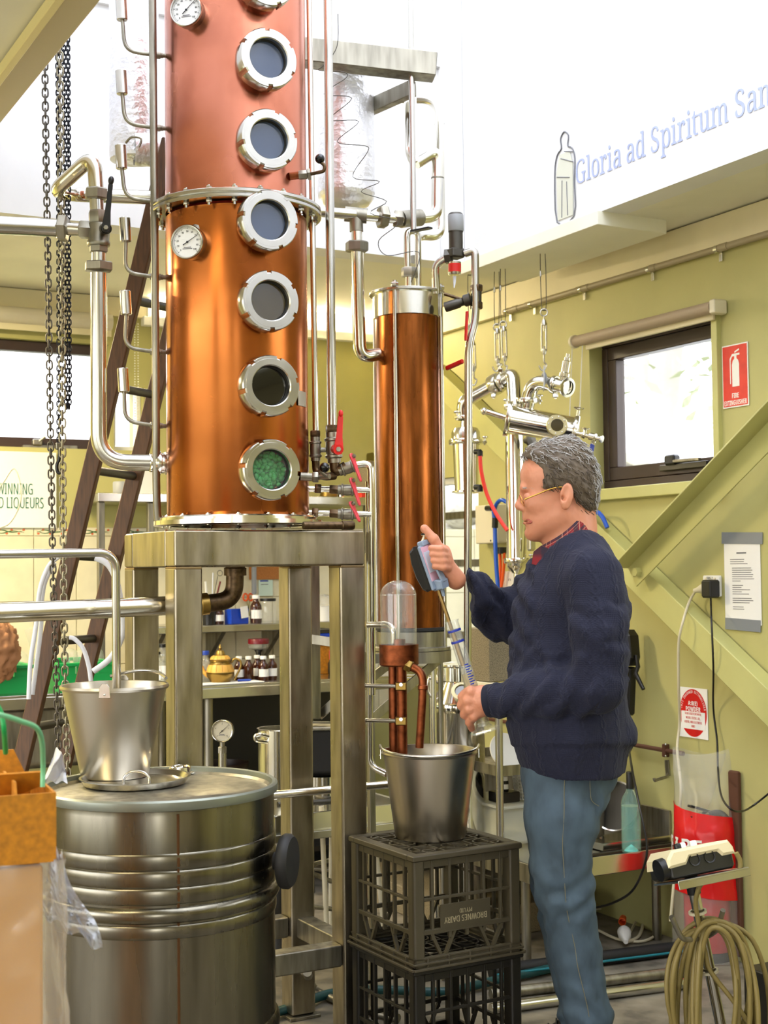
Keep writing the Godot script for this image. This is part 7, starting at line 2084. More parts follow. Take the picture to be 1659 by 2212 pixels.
func build_drum() -> void:
	var c := at(344, 1690, 3.25)
	var h := c.y
	var d := Vector3(c.x, 0, c.z)
	var r := 0.268
	var s := thing("steel_drum", "large worn stainless steel drum with ribbed sides in the left foreground", "drum", d)
	var xf := Transform3D(Basis.IDENTITY, d)
	var hy := func(y: float) -> float: return h - (y - 1737.0) / 1007.0
	var prof := [[0, 0.01], [r - 0.02, 0.01], [r - 0.012, 0.0], [r + 0.004, 0.0], [r + 0.006, 0.012], [r, 0.022]]
	for q in [[0.335 * h, 0.010, 0.022], [hy.call(2020), 0.004, 0.015], [hy.call(1984), 0.012, 0.017], [hy.call(1944), 0.0036, 0.0178], [hy.call(1907), 0.0036, 0.0178], [hy.call(1870), 0.0036, 0.0178]]:
		prof.append([r, q[0] - q[2]])
		for k in 7:
			var a := PI * (k + 1) / 8.0
			prof.append([r + q[1] * sin(a), q[0] - q[2] * cos(a)])
		prof.append([r, q[0] + q[2]])
	prof.append_array([[r, h - 0.035], [r - 0.002, h - 0.026], [r - 0.001, h - 0.02]])
	obj("shell", Geo.new().lathe(prof, xf, 96), "steel_drum", s)
	obj("rim", Geo.new().lathe([[r - 0.001, h - 0.024], [r + 0.007, h - 0.022], [r + 0.009, h - 0.014], [r + 0.008, h - 0.004], [r + 0.003, h], [r - 0.004, h - 0.002], [r - 0.009, h - 0.016]], xf, 96), "rim_grey", s)
	obj("lid", Geo.new().lathe([[r - 0.008, h - 0.012], [r - 0.014, h - 0.018], [r - 0.03, h - 0.019], [r - 0.036, h - 0.015], [0, h - 0.013]], xf, 72), "steel_dull", s)
	var bq := on_y(389, 1664, h - 0.006)
	var bx := Transform3D(Basis.IDENTITY, Vector3(bq.x, h - 0.013, bq.z))
	obj("bung", Geo.new().lathe([[0.036, 0], [0.036, 0.003], [0.029, 0.005], [0.027, 0.016], [0.024, 0.018], [0.021, 0.014], [0.012, 0.013], [0.010, 0.019], [0, 0.02]], bx, 36), "polished", s)
	var sd := facing(d, 8.5)
	obj("weld_seam", Geo.new().bar(d + sd * (r + 0.0005) + Vector3(0, 0.02, 0), d + sd * (r + 0.0005) + Vector3(0, h - 0.03, 0), 0.006, 0.003, sd, 0.0012), "weld_brown", s)
	for q in [hy.call(1984), hy.call(1944), hy.call(1907), hy.call(1870)]:
		obj("weld_seam", Geo.new().box(d + sd * (r + 0.0055) + Vector3(0, q, 0), Vector3(0.006, 0.02, 0.003), look(d, sd).basis, 0.001), "weld_brown", s)
	var wd := facing(d, 68.0)
	var wp := d + wd * (r + 0.012) + Vector3(0, hy.call(1890) - 0.02, 0)
	obj("bung_wheel", Geo.new().lathe([[0, 0], [0.02, 0], [0.022, 0.016], [0.058, 0.018], [0.062, 0.024], [0.062, 0.036], [0.055, 0.044], [0, 0.047]], along(wp, wp + wd), 36), "rubber", s)
	# flat lid with a wire handle, and the bucket that stands on the drum
	var fy := h - 0.012
	var lp := on_y(292, 1692, fy)
	lp.y = fy
	var fl := thing("flat_lid", "flat steel lid with a wire loop handle lying on the drum", "lid", lp)
	obj("plate", Geo.new().lathe([[0, 0.001], [0.120, 0.001], [0.128, 0.014], [0.132, 0.015], [0.132, 0.017], [0.126, 0.017], [0.118, 0.005], [0, 0.005]], Transform3D(Basis.IDENTITY, lp), 64), "steel", fl)
	var hc := on_y(295, 1697, fy + 0.005)
	var hx := Vector3(0.879, 0, 0.477)
	obj("handle", Geo.new().tube(curve([hc - hx * 0.029, hc - hx * 0.029 + Vector3(0, 0.018, 0), hc - hx * 0.014 + Vector3(0, 0.031, 0), hc + hx * 0.014 + Vector3(0, 0.031, 0), hc + hx * 0.029 + Vector3(0, 0.018, 0), hc + hx * 0.029], 6), 0.0038, 10), "steel", fl)
	var bp := on_y(248, 1676, fy + 0.006)
	bucket("steel bucket standing on the drum, its wire handle swung back over the rim", bp, yat(bp, 1478) - bp.y, 0.080, 0.130, half_ring(bp, yat(bp, 1478) - bp.y + 0.010, 0.128, 185.0, 5.0 + 95.0, 0.015), 170.0)


func milk_crate(label: String, p: Vector3, turn: float, m: String, written: bool) -> Node3D:   # upside down: base grid on top
	var s := thing("milk_crate", label, "crate", Vector3.ZERO, "stacked milk crates")
	var w := 0.320
	var h := 0.288
	var hw := w / 2
	var top := Geo.new()
	for e in [-1, 1]:
		top.box(Vector3(0, h - 0.008, e * (hw - 0.006)), Vector3(w + 0.02, 0.016, 0.032), Basis.IDENTITY, 0.004)
		top.box(Vector3(e * (hw - 0.006), h - 0.008, 0), Vector3(0.032, 0.016, w - 0.04), Basis.IDENTITY, 0.004)
	for k in range(1, 6):
		var o := -hw + w * k / 6.0
		top.box(Vector3(o, h - 0.007, 0), Vector3(0.006, 0.012, w - 0.03))
		top.box(Vector3(0, h - 0.007, o), Vector3(w - 0.03, 0.012, 0.006))
	for a in 3:
		for b in 3:
			top.lathe([[0.032, -0.004], [0.036, -0.004], [0.036, 0.004], [0.032, 0.004], [0.032, -0.004]], Transform3D(Basis.IDENTITY, Vector3((a - 1) * w * 0.31, h - 0.004, (b - 1) * w * 0.31)), 20)
	obj("base_grid", top, m, s, Transform3D.IDENTITY)
	for side in 4:
		var b := Basis(Vector3.UP, side * PI / 2)
		var g := Geo.new()
		var put := func(c: Vector3, sz: Vector3): g.box(b * c, Vector3(sz.x, sz.y, sz.z), b, 0.0015)
		for k in range(-2, 3):
			put.call(Vector3(k * w * 0.165, h * 0.60, hw - 0.005), Vector3(0.0085, h * 0.72, 0.010))
		put.call(Vector3(0, h * 0.915, hw - 0.004), Vector3(w * 0.86, 0.024, 0.005))
		put.call(Vector3(0, h * 0.60, hw - 0.004), Vector3(w * 0.9, 0.008, 0.009))
		put.call(Vector3(0, h * 0.315, hw - 0.004), Vector3(w * 0.9, 0.012, 0.010))
		for k in [-3, -1, 1, 3]:                           # splayed struts of the hand-hold course
			var x0 := float(k) * w * 0.115
			var x1 := x0 + (0.03 if k in [-3, 1] else -0.03)
			g.bar(b * Vector3(x0, h * 0.31, hw - 0.005), b * Vector3(x1, h * 0.10, hw - 0.005), 0.008, 0.009, b * Vector3.BACK)
		for q in [[h * 0.095, 0.0], [h * 0.055, 0.005], [h * 0.012, 0.010]]:
			put.call(Vector3(0, q[0], hw + q[1] * 0.5), Vector3(w + 0.012 + q[1], 0.0065, 0.012 + q[1]))
		put.call(Vector3(0, h * 0.055, hw + 0.001), Vector3(w + 0.002, h * 0.10, 0.005))
		for k in range(-2, 3):
			put.call(Vector3(k * w * 0.2, h * 0.055, hw + 0.006), Vector3(0.005, h * 0.09, 0.008))
		obj("side", g, m, s, Transform3D.IDENTITY)
		obj("corner_post", Geo.new().box(b * Vector3(hw - 0.012, h * 0.5, hw - 0.012), Vector3(0.036, h - 0.01, 0.036), b, 0.008), m, s, Transform3D.IDENTITY)
	if written:
		var pl := obj("name_plate", Geo.new().box(Vector3(-w * 0.02, h * 0.43, hw - 0.001), Vector3(w * 0.48, h * 0.22, 0.004), Basis.IDENTITY, 0.001), m, s, Transform3D.IDENTITY)
		var fl := Basis(Vector3.BACK, PI)
		words("lettering", "BROWNES DAIRY", 0.0145, "crate_letter", Transform3D(fl, Vector3(-w * 0.02, h * 0.40, hw + 0.0014)), pl, "Droid Sans", false, 0.86, 0.001)
		words("lettering", "PTY LTD", 0.010, "crate_letter", Transform3D(fl, Vector3(-w * 0.02, h * 0.465, hw + 0.0014)), pl, "Droid Sans", false, 0.8, 0.001)
	s.position = p
	s.rotation.y = turn
	return s


func build_crates() -> void:
	var f := at(893, 1850, 3.5)
	var turn := 0.03
	var b := Basis(Vector3.UP, turn)
	var ctr := Vector3(f.x, 0, f.z) + b * Vector3(0.165, 0, -0.165)
	var h := 0.288
	var y0 := f.y - h
	milk_crate("olive grey milk crate turned upside down, the upper of two, under the right bucket", Vector3(ctr.x, y0, ctr.z), turn, "crate_grey", true)
	milk_crate("black milk crate turned upside down, the lower of two, on the floor", Vector3(ctr.x, y0 - h + 0.004, ctr.z), turn, "crate_black", false)
	if y0 - h + 0.004 > 0.012:
		one("timber_block", "dark timber packing under the lower milk crate", "block", Geo.new().box(Vector3(ctr.x, (y0 - h) / 2, ctr.z), Vector3(0.3, y0 - h, 0.3), Basis.IDENTITY, 0.003), "wood_dark")
	var bp := on_y(930, 1806, f.y + 0.001)
	var bh := yat(bp, 1619) - bp.y
	bucket("steel bucket on the upper milk crate, under the copper parrot's spout", bp, bh, 0.094, 0.129, half_ring(bp, bh + 0.012, 0.134, -90.0, 88.0, -0.014), -88.0)


func build_front_left() -> void:
	# open cardboard box on the left edge, wrapped in film lower down
	var z := 2.25
	var c := at(112, 1850, z)
	var bx := thing("cardboard_box", "open golden cardboard box at the left edge, in front of the drum", "box", Vector3(c.x - 0.2, 0, c.z - 0.1))
	var b := Basis(Vector3.UP, deg_to_rad(-6.0))
	var w := 0.36
	var yt := at(112, 1712, z).y
	var yb := at(112, 1855, z).y
	var o := at(116, 1712, z)
	var P0 := func(u: float, y: float, v: float) -> Vector3: return Vector3(o.x, 0, o.z) + b * Vector3(u, 0, v) + Vector3(0, y, 0)
	var sheet := func(p: Array) -> Geo:
		var n: Vector3 = (p[1] - p[0]).cross(p[2] - p[0]).normalized() * 0.004
		var g := Geo.new()
		g.face(p)
		var q := p.map(func(a): return a - n)
		g.face(q)
		for k in p.size():
			g.face([p[k], p[(k + 1) % p.size()], q[(k + 1) % p.size()], q[k]])
		return g
	obj("side", sheet.call([P0.call(0, yb, 0), P0.call(0, yt, 0), P0.call(-w, yt, 0), P0.call(-w, yb, 0)]), "cardboard", bx)
	obj("side", sheet.call([P0.call(0, yb, 0), P0.call(0, yt, 0), P0.call(0, yt, -0.26), P0.call(0, yb, -0.26)]), "cardboard", bx)
	obj("side", sheet.call([P0.call(-w, yb, -0.26), P0.call(-w, yt, -0.26), P0.call(0, yt, -0.26), P0.call(0, yb, -0.26)]), "cardboard", bx)
	obj("side", sheet.call([P0.call(-w, yb, 0), P0.call(-w, yt, 0), P0.call(-w, yt, -0.26), P0.call(-w, yb, -0.26)]), "cardboard", bx)
	obj("bottom", sheet.call([P0.call(-w, yb, 0), P0.call(0, yb, 0), P0.call(0, yb, -0.26), P0.call(-w, yb, -0.26)]), "cardboard", bx)
	var y1 := at(80, 1655, z + 0.15).y
	var y2 := at(50, 1622, z + 0.2).y
	obj("flap", sheet.call([P0.call(-0.002, yt - 0.002, -0.10), P0.call(-0.002, y1, -0.085), P0.call(-0.075, y1, -0.085), P0.call(-0.09, yt - 0.03, -0.09)]), "cardboard", bx)
	obj("flap", sheet.call([P0.call(-0.01, yt, -0.25), P0.call(-0.03, y2, -0.25), P0.call(-0.2, y2, -0.25), P0.call(-0.2, yt, -0.25)]), "cardboard", bx)
	obj("divider", sheet.call([P0.call(-0.055, yt - 0.05, -0.02), P0.call(-0.055, y1 - 0.01, -0.06), P0.call(-0.055, y1 - 0.01, -0.2), P0.call(-0.055, yt - 0.05, -0.24)]), "cardboard", bx)
	# clear-wrapped stack under the box
	var st := thing("wrapped_stack", "stack of cartons wrapped in wrinkled clear film under the cardboard box", "stack", Vector3(c.x - 0.2, 0, c.z - 0.1))
	obj("carton", Geo.new().box(P0.call(-w / 2 - 0.005, yb * 0.74, -0.13), Vector3(w - 0.02, yb * 0.5, 0.24), b, 0.006), "carton_tan", st)
	obj("carton", Geo.new().box(P0.call(-w / 2 - 0.005, yb * 0.24, -0.13), Vector3(w - 0.02, yb * 0.47, 0.24), b, 0.006), "cardboard", st)
	var fn := FastNoiseLite.new()
	fn.seed = 11
	fn.frequency = 7.0
	var wrap := func(u: float, v: float) -> Vector3:
		var a := u * 4.0
		var k := int(minf(a, 3.999))
		var t := a - k
		var p: Vector3 = [Vector3(-w, 0, 0.008), Vector3(0.008, 0, 0.008), Vector3(0.008, 0, -0.268), Vector3(-w, 0, -0.268)][k]
		var q: Vector3 = [Vector3(0.008, 0, 0.008), Vector3(0.008, 0, -0.268), Vector3(-w, 0, -0.268), Vector3(-w, 0, 0.008)][k]
		var l := p.lerp(q, t)
		var e: Vector3 = [Vector3.BACK, Vector3.RIGHT, Vector3.FORWARD, Vector3.LEFT][k]
		var n := fn.get_noise_3d(l.x + 3, v * yb, l.z) * 0.016 + 0.012
		return P0.call(l.x + e.x * n, v * yb, l.z + e.z * n)
	obj("film", Geo.new().grid(wrap, 80, 60), "film", st)
	# loose white bag hanging off the stack, and a small scrap on the drum
	var bag := func(u: float, v: float) -> Vector3:
		var x := lerpf(70.0, 96.0, v) + u * lerpf(62.0, 112.0, minf(v * 1.4, 1.0)) + 14.0 * sin(v * 5.0 + u * 3.0) * u
		var y := 1826.0 + v * (214.0 - 62.0 * (1.0 - u) * v) + 16.0 * u * u + 9.0 * sin(u * 17.0)
		return at(x, y, 2.42 + 0.05 * sin(u * 9.0 + v * 4.0) + 0.04 * fn.get_noise_2d(u * 0.9, v * 0.9))
	one("plastic_bag", "thin white plastic bag hanging over the drum from the wrapped stack", "bag", Geo.new().grid(bag, 40, 40), "bag_white")
	var scrap := func(u: float, v: float) -> Vector3:
		var x := 92.0 + u * (54.0 - 26.0 * (1.0 - v)) + 20.0 * (1.0 - v)
		var y := 1690.0 - 74.0 * (1.0 - v) * (0.45 + 0.55 * sin(u * 2.6 + 0.4)) + 3.0 * sin(u * 14.0)
		return at(x, y, 2.95 + 0.05 * sin(u * 6.0 + v * 5.0))
	one("plastic_scrap", "crumpled scrap of white plastic standing beside the drum bucket", "plastic", Geo.new().grid(scrap, 24, 16), "bag_white")
	# green strapping bands
	var sg := "green strapping bands"
	one("green_band", "green-white strapping band arching from the left edge down behind the cardboard box", "band", Geo.new().tube(curve(P([[-30, 1540, 2.1], [0, 1544, 2.1], [45, 1558, 2.15], [78, 1572, 2.2], [90, 1600, 2.25], [93, 1650, 2.3], [92, 1700, 2.3]]), 6), 0.0042, 8), "band_green", sg)
	one("green_band", "short green strapping band standing at the left edge above the cardboard box", "band", Geo.new().tube(curve(P([[-6, 1524, 2.2], [4, 1545, 2.2], [9, 1580, 2.2], [12, 1626, 2.25]]), 6), 0.0042, 8), "crate_green", sg)


func build_front_right() -> void:
	# bagged extinguisher against the wall
	var e := on_y(1530, 2068, 0.0)
	var xf := Transform3D(Basis.IDENTITY, e)
	var s := thing("fire_extinguisher", "red fire extinguisher standing at the right wall inside a clear plastic bag", "extinguisher", e)
	var r := 0.078
	var h := yat(e, 1830)
	obj("cylinder", Geo.new().lathe([[0, 0.01], [r - 0.01, 0.0], [r, 0.012], [r, h], [r * 0.93, h + 0.03], [r * 0.7, h + 0.055], [r * 0.35, h + 0.072], [0.02, h + 0.08], [0.02, h + 0.095], [0, h + 0.095]], xf, 48), "red", s)
	obj("foot", Geo.new().lathe([[r + 0.001, 0.0], [r + 0.003, 0.002], [r + 0.003, 0.03], [r + 0.001, 0.032]], xf, 40), "black", s)
	obj("valve", Geo.new().lathe([[0.019, h + 0.09], [0.022, h + 0.1], [0.022, h + 0.115], [0.012, h + 0.12], [0, h + 0.12]], xf, 20), "steel", s)
	var hd := facing(e, -35.0)
	obj("handle", Geo.new().bar(e + Vector3(0, h + 0.118, 0) - hd * 0.02, e + Vector3(0, h + 0.150, 0) + hd * 0.09, 0.018, 0.008, Vector3.UP, 0.002), "black", s)
	obj("lever", Geo.new().bar(e + Vector3(0, h + 0.112, 0) - hd * 0.01, e + Vector3(0, h + 0.112, 0) + hd * 0.085, 0.016, 0.007, Vector3.UP, 0.002), "black", s)
	obj("hose", Geo.new().tube(curve([e + Vector3(0, h + 0.105, 0), e + facing(e, 70) * 0.06 + Vector3(0, h + 0.115, 0), e + facing(e, 80) * 0.098 + Vector3(0, h + 0.02, 0), e + facing(e, 80) * 0.096 + Vector3(0, h - 0.25, 0)], 6), 0.011, 12), "black", s)
	var fn := FastNoiseLite.new()
	fn.seed = 5
	fn.frequency = 5.0
	var ht := yat(e, 1622)
	var shape := func(u: float, v: float, off: float) -> Vector3:
		var a := u * TAU
		var t := clampf((v - 0.62) / 0.38, 0.0, 1.0)
		var rx := lerpf(0.098 + 0.020 * (1.0 - v), 0.103, t)
		var rz := lerpf(0.094 + 0.010 * (1.0 - v), 0.008, t)
		var k := 1.0 + 0.07 * fn.get_noise_3d(cos(a) * 0.25, v * 0.8, sin(a) * 0.25) + 0.02 * sin(a * 13.0 + v * 4.0) * (1.0 - v)
		var l := facing(e, 90.0) * cos(a) * (rx * k + off) + facing(e, 0.0) * sin(a) * (rz * k + off)
		return e + l + Vector3(0, 0.004 + v * (ht - 0.004) + 0.012 * t * sin(a * 2.0 + 1.0), 0)
	var bag := thing("clear_bag", "clear plastic bag with a red printed panel pulled over the fire extinguisher", "bag", e)
	obj("film", Geo.new().grid(func(u, v): return shape.call(u, v, 0.0), 72, 48), "film", bag)
	var v0 := 0.32
	var v1 := 0.74
	obj("red_panel", Geo.new().grid(func(u, v): return shape.call(lerpf(0.50, 0.045, u), lerpf(v0 + 0.02 - 0.05 * u, v1 + 0.01 - 0.07 * u, v), 0.002), 40, 24), "bag_red", bag)
	for k in 4:
		var u := 0.475 - 0.062 * k
		var p: Vector3 = shape.call(u, 0.55, 0.006)
		var q: Vector3 = shape.call(u - 0.02, 0.55, 0.006)
		words("lettering", "FIRE"[k], 0.052, "white", look(p, (q - p).cross(Vector3.UP) * 1.0), bag, "Droid Sans", true, 0.9, 0.001)
	one("bag_backboard", "dark wooden board behind the bagged extinguisher on the right wall", "board", Geo.new().bar(Vector3(RX - 0.012, 0.02, on_x(1595, 1800, RX).z), Vector3(RX - 0.012, on_x(1595, 1665, RX).y, on_x(1595, 1800, RX).z), 0.02, 0.05, Vector3(0, 0, 1), 0.006), "rust")
	# indicator head on a leaning pole with its coiled cable
	var z := 3.3
	var c := at(1497, 1862, z)
	var t := thing("scale_indicator", "cream and black indicator head on a leaning steel pole in the right foreground", "indicator", at(1560, 2250, z))
	var er := (cx.basis.x * 0.94 + cx.basis.y * 0.10 - cx.basis.z * 0.30).normalized()
	var en := (cx.basis.y * 0.93 - cx.basis.z * 0.30).normalized()
	en = (en - er * en.dot(er)).normalized()
	var eb := Basis(er, en, er.cross(en))
	var hx := Transform3D(eb, c)
	var top := PackedVector2Array([Vector2(-0.092, 0.0), Vector2(-0.088, 0.022), Vector2(-0.072, 0.040), Vector2(0.078, 0.040), Vector2(0.088, 0.022), Vector2(0.090, 0.006), Vector2(0.055, 0.006), Vector2(0.045, 0.018), Vector2(-0.03, 0.018), Vector2(-0.042, 0.003)])
	obj("shell", Geo.new().prism(top, hx * Transform3D(Basis.IDENTITY, Vector3(0, -0.004, -0.01)), 0.12, 0.006), "cream_plastic", t)
	obj("body", Geo.new().box(hx * Vector3(0.0, -0.006, -0.012), Vector3(0.172, 0.048, 0.112), eb, 0.008), "dark_plastic", t)
	for x in [-0.018, 0.022]:
		obj("thumb_dent", Geo.new().lathe([[0, 0], [0.013, 0], [0.0145, 0.002], [0.0145, 0.004], [0.012, 0.003]], Transform3D(Basis(er, eb.z, -en), hx * Vector3(x, 0.006, 0.043)), 20), "black", t)
	obj("knob", Geo.new().rod(hx * Vector3(-0.086, -0.002, 0.02), hx * Vector3(-0.104, -0.004, 0.02), 0.026, 20), "black", t)
	obj("plate", Geo.new().box(hx * Vector3(0.012, -0.036, 0.0), Vector3(0.19, 0.006, 0.13), eb, 0.002).box(hx * Vector3(0.012, -0.044, 0.062), Vector3(0.19, 0.02, 0.004), eb, 0.001), "steel", t)
	for q in [[-0.02, "black"], [-0.008, "white"], [0.022, "white"]]:
		obj("button", Geo.new().lathe([[0, 0], [0.009, 0], [0.009, 0.008], [0.007, 0.012], [0, 0.013]], Transform3D(Basis(er, en, eb.z), hx * Vector3(q[0], 0.036, -0.02)), 14), q[1], t)
	obj("pole", Geo.new().rod(at(1495, 1905, z + 0.04), at(1580, 2330, z + 0.04), 0.0132, 20), "steel", t)
	obj("socket", Geo.new().rod(at(1492, 1892, z + 0.04), at(1500, 1930, z + 0.04), 0.0165, 18), "black", t)
	obj("hook", Geo.new().tube(rounded(P([[1506, 2028, z - 0.0], [1474, 2031, z - 0.03], [1450, 1980, z - 0.05]]), 0.02), 0.0062, 12), "steel_dull", t)
	obj("hook", Geo.new().tube(rounded(P([[1516, 2030, z + 0.06], [1550, 2010, z + 0.02], [1562, 1966, z - 0.02]]), 0.02), 0.0062, 12), "steel_dull", t)
	for y in [1970, 2098]:
		var tp := at(1507 + (y - 1970) * 0.2, y, z + 0.035)
		obj("cable_tie", Geo.new().lathe([[0.017, -0.003], [0.022, -0.003], [0.022, 0.003], [0.017, 0.003]], along(tp, at(1580, 2330, z + 0.04)), 18), "cord_white", t)
	obj("lead", Geo.new().tube(curve(P([[1590, 1842, z - 0.03], [1599, 1862, z - 0.03], [1594, 1884, z - 0.03], [1560, 1896, z - 0.02], [1520, 1905, z - 0.01], [1506, 1930, z], [1504, 1965, z + 0.01], [1524, 2060, z + 0.01], [1536, 2100, z + 0.01], [1590, 2170, z], [1650, 2260, z]]), 6), 0.0058, 10), "hose_tan", t)
	var coil := thing("cable_coil", "big coil of tan cable hanging on the indicator pole's hooks", "cable", at(1545, 2250, z))
	for k in 15:
		var o := rng.randf_range(-1.0, 1.0)
		var wl := rng.randf_range(24.0, 100.0)
		var wr := rng.randf_range(40.0, 118.0)
		var hh := rng.randf_range(230.0, 430.0)
		var ty := 2006.0 - 32.0 * rng.randf() * (wr / 118.0)
		var pts := []
		for q in 12:
			var a := TAU * q / 12.0
			var cxp := 1538.0 + 10.0 * o
			var x := cxp + (wr if cos(a) > 0 else wl) * signf(cos(a)) * pow(absf(cos(a)), 0.75)
			var y := ty + hh * 0.5 - hh * 0.5 * sin(a) * (1.0 if sin(a) > 0 else 1.1)
			pts.append(at(x, y, z - 0.02 + 0.07 * (k / 14.0) + 0.02 * sin(a * 2 + o * 3)))
		obj("loop", Geo.new().tube(curve(pts, 5, true), 0.0060, 9, true), "hose_tan", coil)
	one("black_case_corner", "corner of a dark case on the floor behind the cable coil", "case", Geo.new().box(at(1700, 2160, 3.9), Vector3(0.14, 0.16, 0.2), Basis.IDENTITY, 0.006), "black")


# ---- the man ----------------------------------------------------------------------------------------------------
const MZ := 3.65       # depth of his middle plane
const MS := 822.0      # pixels per metre there


func mp(x: float, y: float, dz: float) -> Vector3:
	return at(x, y, MZ + dz)


func cone(x: float, y: float, dz: float, r: float, x2: float, y2: float, dz2: float, r2: float, k := 0.03, deep := 1.0, cut := false) -> Array:   # tapered capsule, radii in pixels, deep times as thick along the line of sight
	return [0, mp(x, y, dz), mp(x2, y2, dz2), r / MS, r2 / MS, k, deep, cut]


func egg(x: float, y: float, dz: float, rx: float, ry: float, rz: float, k := 0.02, tilt := 0.0, cut := false) -> Array:    # ellipsoid, tilted in the picture plane
	return [1, mp(x, y, dz), Vector3(rx, ry, rz) / MS, k, Basis(cx.basis.z, tilt) * cx.basis, cut]


func plane(x: float, y: float, nx: float, ny: float, dz := 0.0, nz := 0.0) -> Array:     # cuts away what lies on the side (nx, ny) points to
	return [2, mp(x, y, dz), (cx.basis * Vector3(nx, -ny, -nz)).normalized()]


func blob(prims: Array, cell: float) -> Geo:               # smooth union of the shapes, meshed as surface nets
	var lo := Vector3(1e9, 1e9, 1e9)
	var hi := -lo
	for p in prims:
		if p[0] == 0 and not p[7]:
			var m: float = maxf(p[3], p[4]) * maxf(1.0, p[6]) + 0.02
			for e in [p[1], p[2]]:
				lo = lo.min(e - Vector3(m, m, m))
				hi = hi.max(e + Vector3(m, m, m))
		elif p[0] == 1 and not p[5]:
			var m: float = maxf(p[2].x, maxf(p[2].y, p[2].z)) + 0.02
			lo = lo.min(p[1] - Vector3(m, m, m))
			hi = hi.max(p[1] + Vector3(m, m, m))
	var nx := int((hi.x - lo.x) / cell) + 2
	var ny := int((hi.y - lo.y) / cell) + 2
	var nz := int((hi.z - lo.z) / cell) + 2
	var f := PackedFloat32Array()
	f.resize(nx * ny * nz)
	f.fill(1.0)
	var view := cx.basis.z
	for p in prims:
		var bl := lo
		var bh := hi
		if p[0] == 0:
			var m: float = maxf(p[3], p[4]) * maxf(1.0, p[6]) + p[5] + cell * 3.0
			bl = p[1].min(p[2]) - Vector3(m, m, m)
			bh = p[1].max(p[2]) + Vector3(m, m, m)
		elif p[0] == 1:
			var m: float = maxf(p[2].x, maxf(p[2].y, p[2].z)) + p[3] + cell * 3.0
			bl = p[1] - Vector3(m, m, m)
			bh = p[1] + Vector3(m, m, m)
		var i0 := clampi(int((bl.x - lo.x) / cell), 0, nx - 1)
		var i1 := clampi(int((bh.x - lo.x) / cell) + 1, 0, nx - 1)
		var j0 := clampi(int((bl.y - lo.y) / cell), 0, ny - 1)
		var j1 := clampi(int((bh.y - lo.y) / cell) + 1, 0, ny - 1)
		var k0 := clampi(int((bl.z - lo.z) / cell), 0, nz - 1)
		var k1 := clampi(int((bh.z - lo.z) / cell) + 1, 0, nz - 1)
		var kind: int = p[0]
		var a: Vector3 = p[1]
		var b := Vector3.ZERO
		var ra := 0.0
		var dr := 0.0
		var kk := 0.02
		var sq := 0.0
		var inv := Basis.IDENTITY
		var rv := Vector3.ONE
		var cut := false
		var ll := 1.0
		if kind == 0:
			sq = 1.0 / p[6] - 1.0
			b = p[2] - a
			b += view * (b.dot(view) * sq)
			ll = maxf(b.length_squared(), 1e-9)
			ra = p[3]
			dr = p[4] - p[3]
			kk = p[5]
			cut = p[7]
		elif kind == 1:
			rv = p[2]
			kk = p[3]
			inv = (p[4] as Basis).inverse()
			cut = p[5]
		else:
			b = p[2]
		for k in range(k0, k1 + 1):
			for j in range(j0, j1 + 1):
				var o := (k * ny + j) * nx
				for i in range(i0, i1 + 1):
					var q := Vector3(lo.x + i * cell, lo.y + j * cell, lo.z + k * cell) - a
					var d := 0.0
					if kind == 0:
						q += view * (q.dot(view) * sq)
						var t := clampf(q.dot(b) / ll, 0.0, 1.0)
						d = (q - b * t).length() - ra - dr * t
					elif kind == 1:
						q = inv * q
						var g := (q / rv).length()
						var gg := (q / (rv * rv)).length()
						d = g * (g - 1.0) / maxf(gg, 1e-6)
					else:
						d = q.dot(b)
						f[o + i] = maxf(f[o + i], d)
						continue
					var e := f[o + i]
					if cut:
						var h := maxf(kk - absf(e + d), 0.0)
						f[o + i] = maxf(e, -d) + h * h / kk * 0.25
					else:
						var h := maxf(kk - absf(e - d), 0.0)
						f[o + i] = minf(e, d) - h * h / kk * 0.25
	var g := Geo.new()
	var ids := PackedInt32Array()
	ids.resize(nx * ny * nz)
	ids.fill(-1)
	var far := cell * 2.0
	for k in nz - 1:
		for j in ny - 1:
			var o := (k * ny + j) * nx
			for i in nx - 1:
				if absf(f[o + i]) > far:
					continue
				var s := Vector3.ZERO
				var c := 0
				for e in 12:
					var u: int = EDGE[e * 2]
					var w: int = EDGE[e * 2 + 1]
					var fu := f[o + i + (u & 1) + ((u >> 1) & 1) * nx + (u >> 2) * nx * ny]
					var fw := f[o + i + (w & 1) + ((w >> 1) & 1) * nx + (w >> 2) * nx * ny]
					if (fu < 0.0) != (fw < 0.0):
						var t := fu / (fu - fw)
						s += Vector3(lerpf(u & 1, w & 1, t), lerpf((u >> 1) & 1, (w >> 1) & 1, t), lerpf(u >> 2, w >> 2, t))
						c += 1
				if c:
					ids[o + i] = g.add(lo + (Vector3(i, j, k) + s / c) * cell, Vector3.ZERO)
	var st := [1, nx, nx * ny]
	for k in range(1, nz - 1):
		for j in range(1, ny - 1):
			var o := (k * ny + j) * nx
			for i in range(1, nx - 1):
				var fa := f[o + i]
				if absf(fa) > far:
					continue
				for ax in 3:
					var fb := f[o + i + st[ax]]
					if (fa < 0.0) == (fb < 0.0):
						continue
					var u: int = st[(ax + 1) % 3]
					var w: int = st[(ax + 2) % 3]
					var q := [ids[o + i], ids[o + i - u], ids[o + i - u - w], ids[o + i - w]]
					if q.min() < 0:
						continue
					if fa < 0.0:
						q.reverse()
					g.i.append_array(PackedInt32Array([q[0], q[1], q[2], q[0], q[2], q[3]]))
	renormal(g)
	return g


const EDGE := [0, 1, 2, 3, 4, 5, 6, 7, 0, 2, 1, 3, 4, 6, 5, 7, 0, 4, 1, 5, 2, 6, 3, 7]


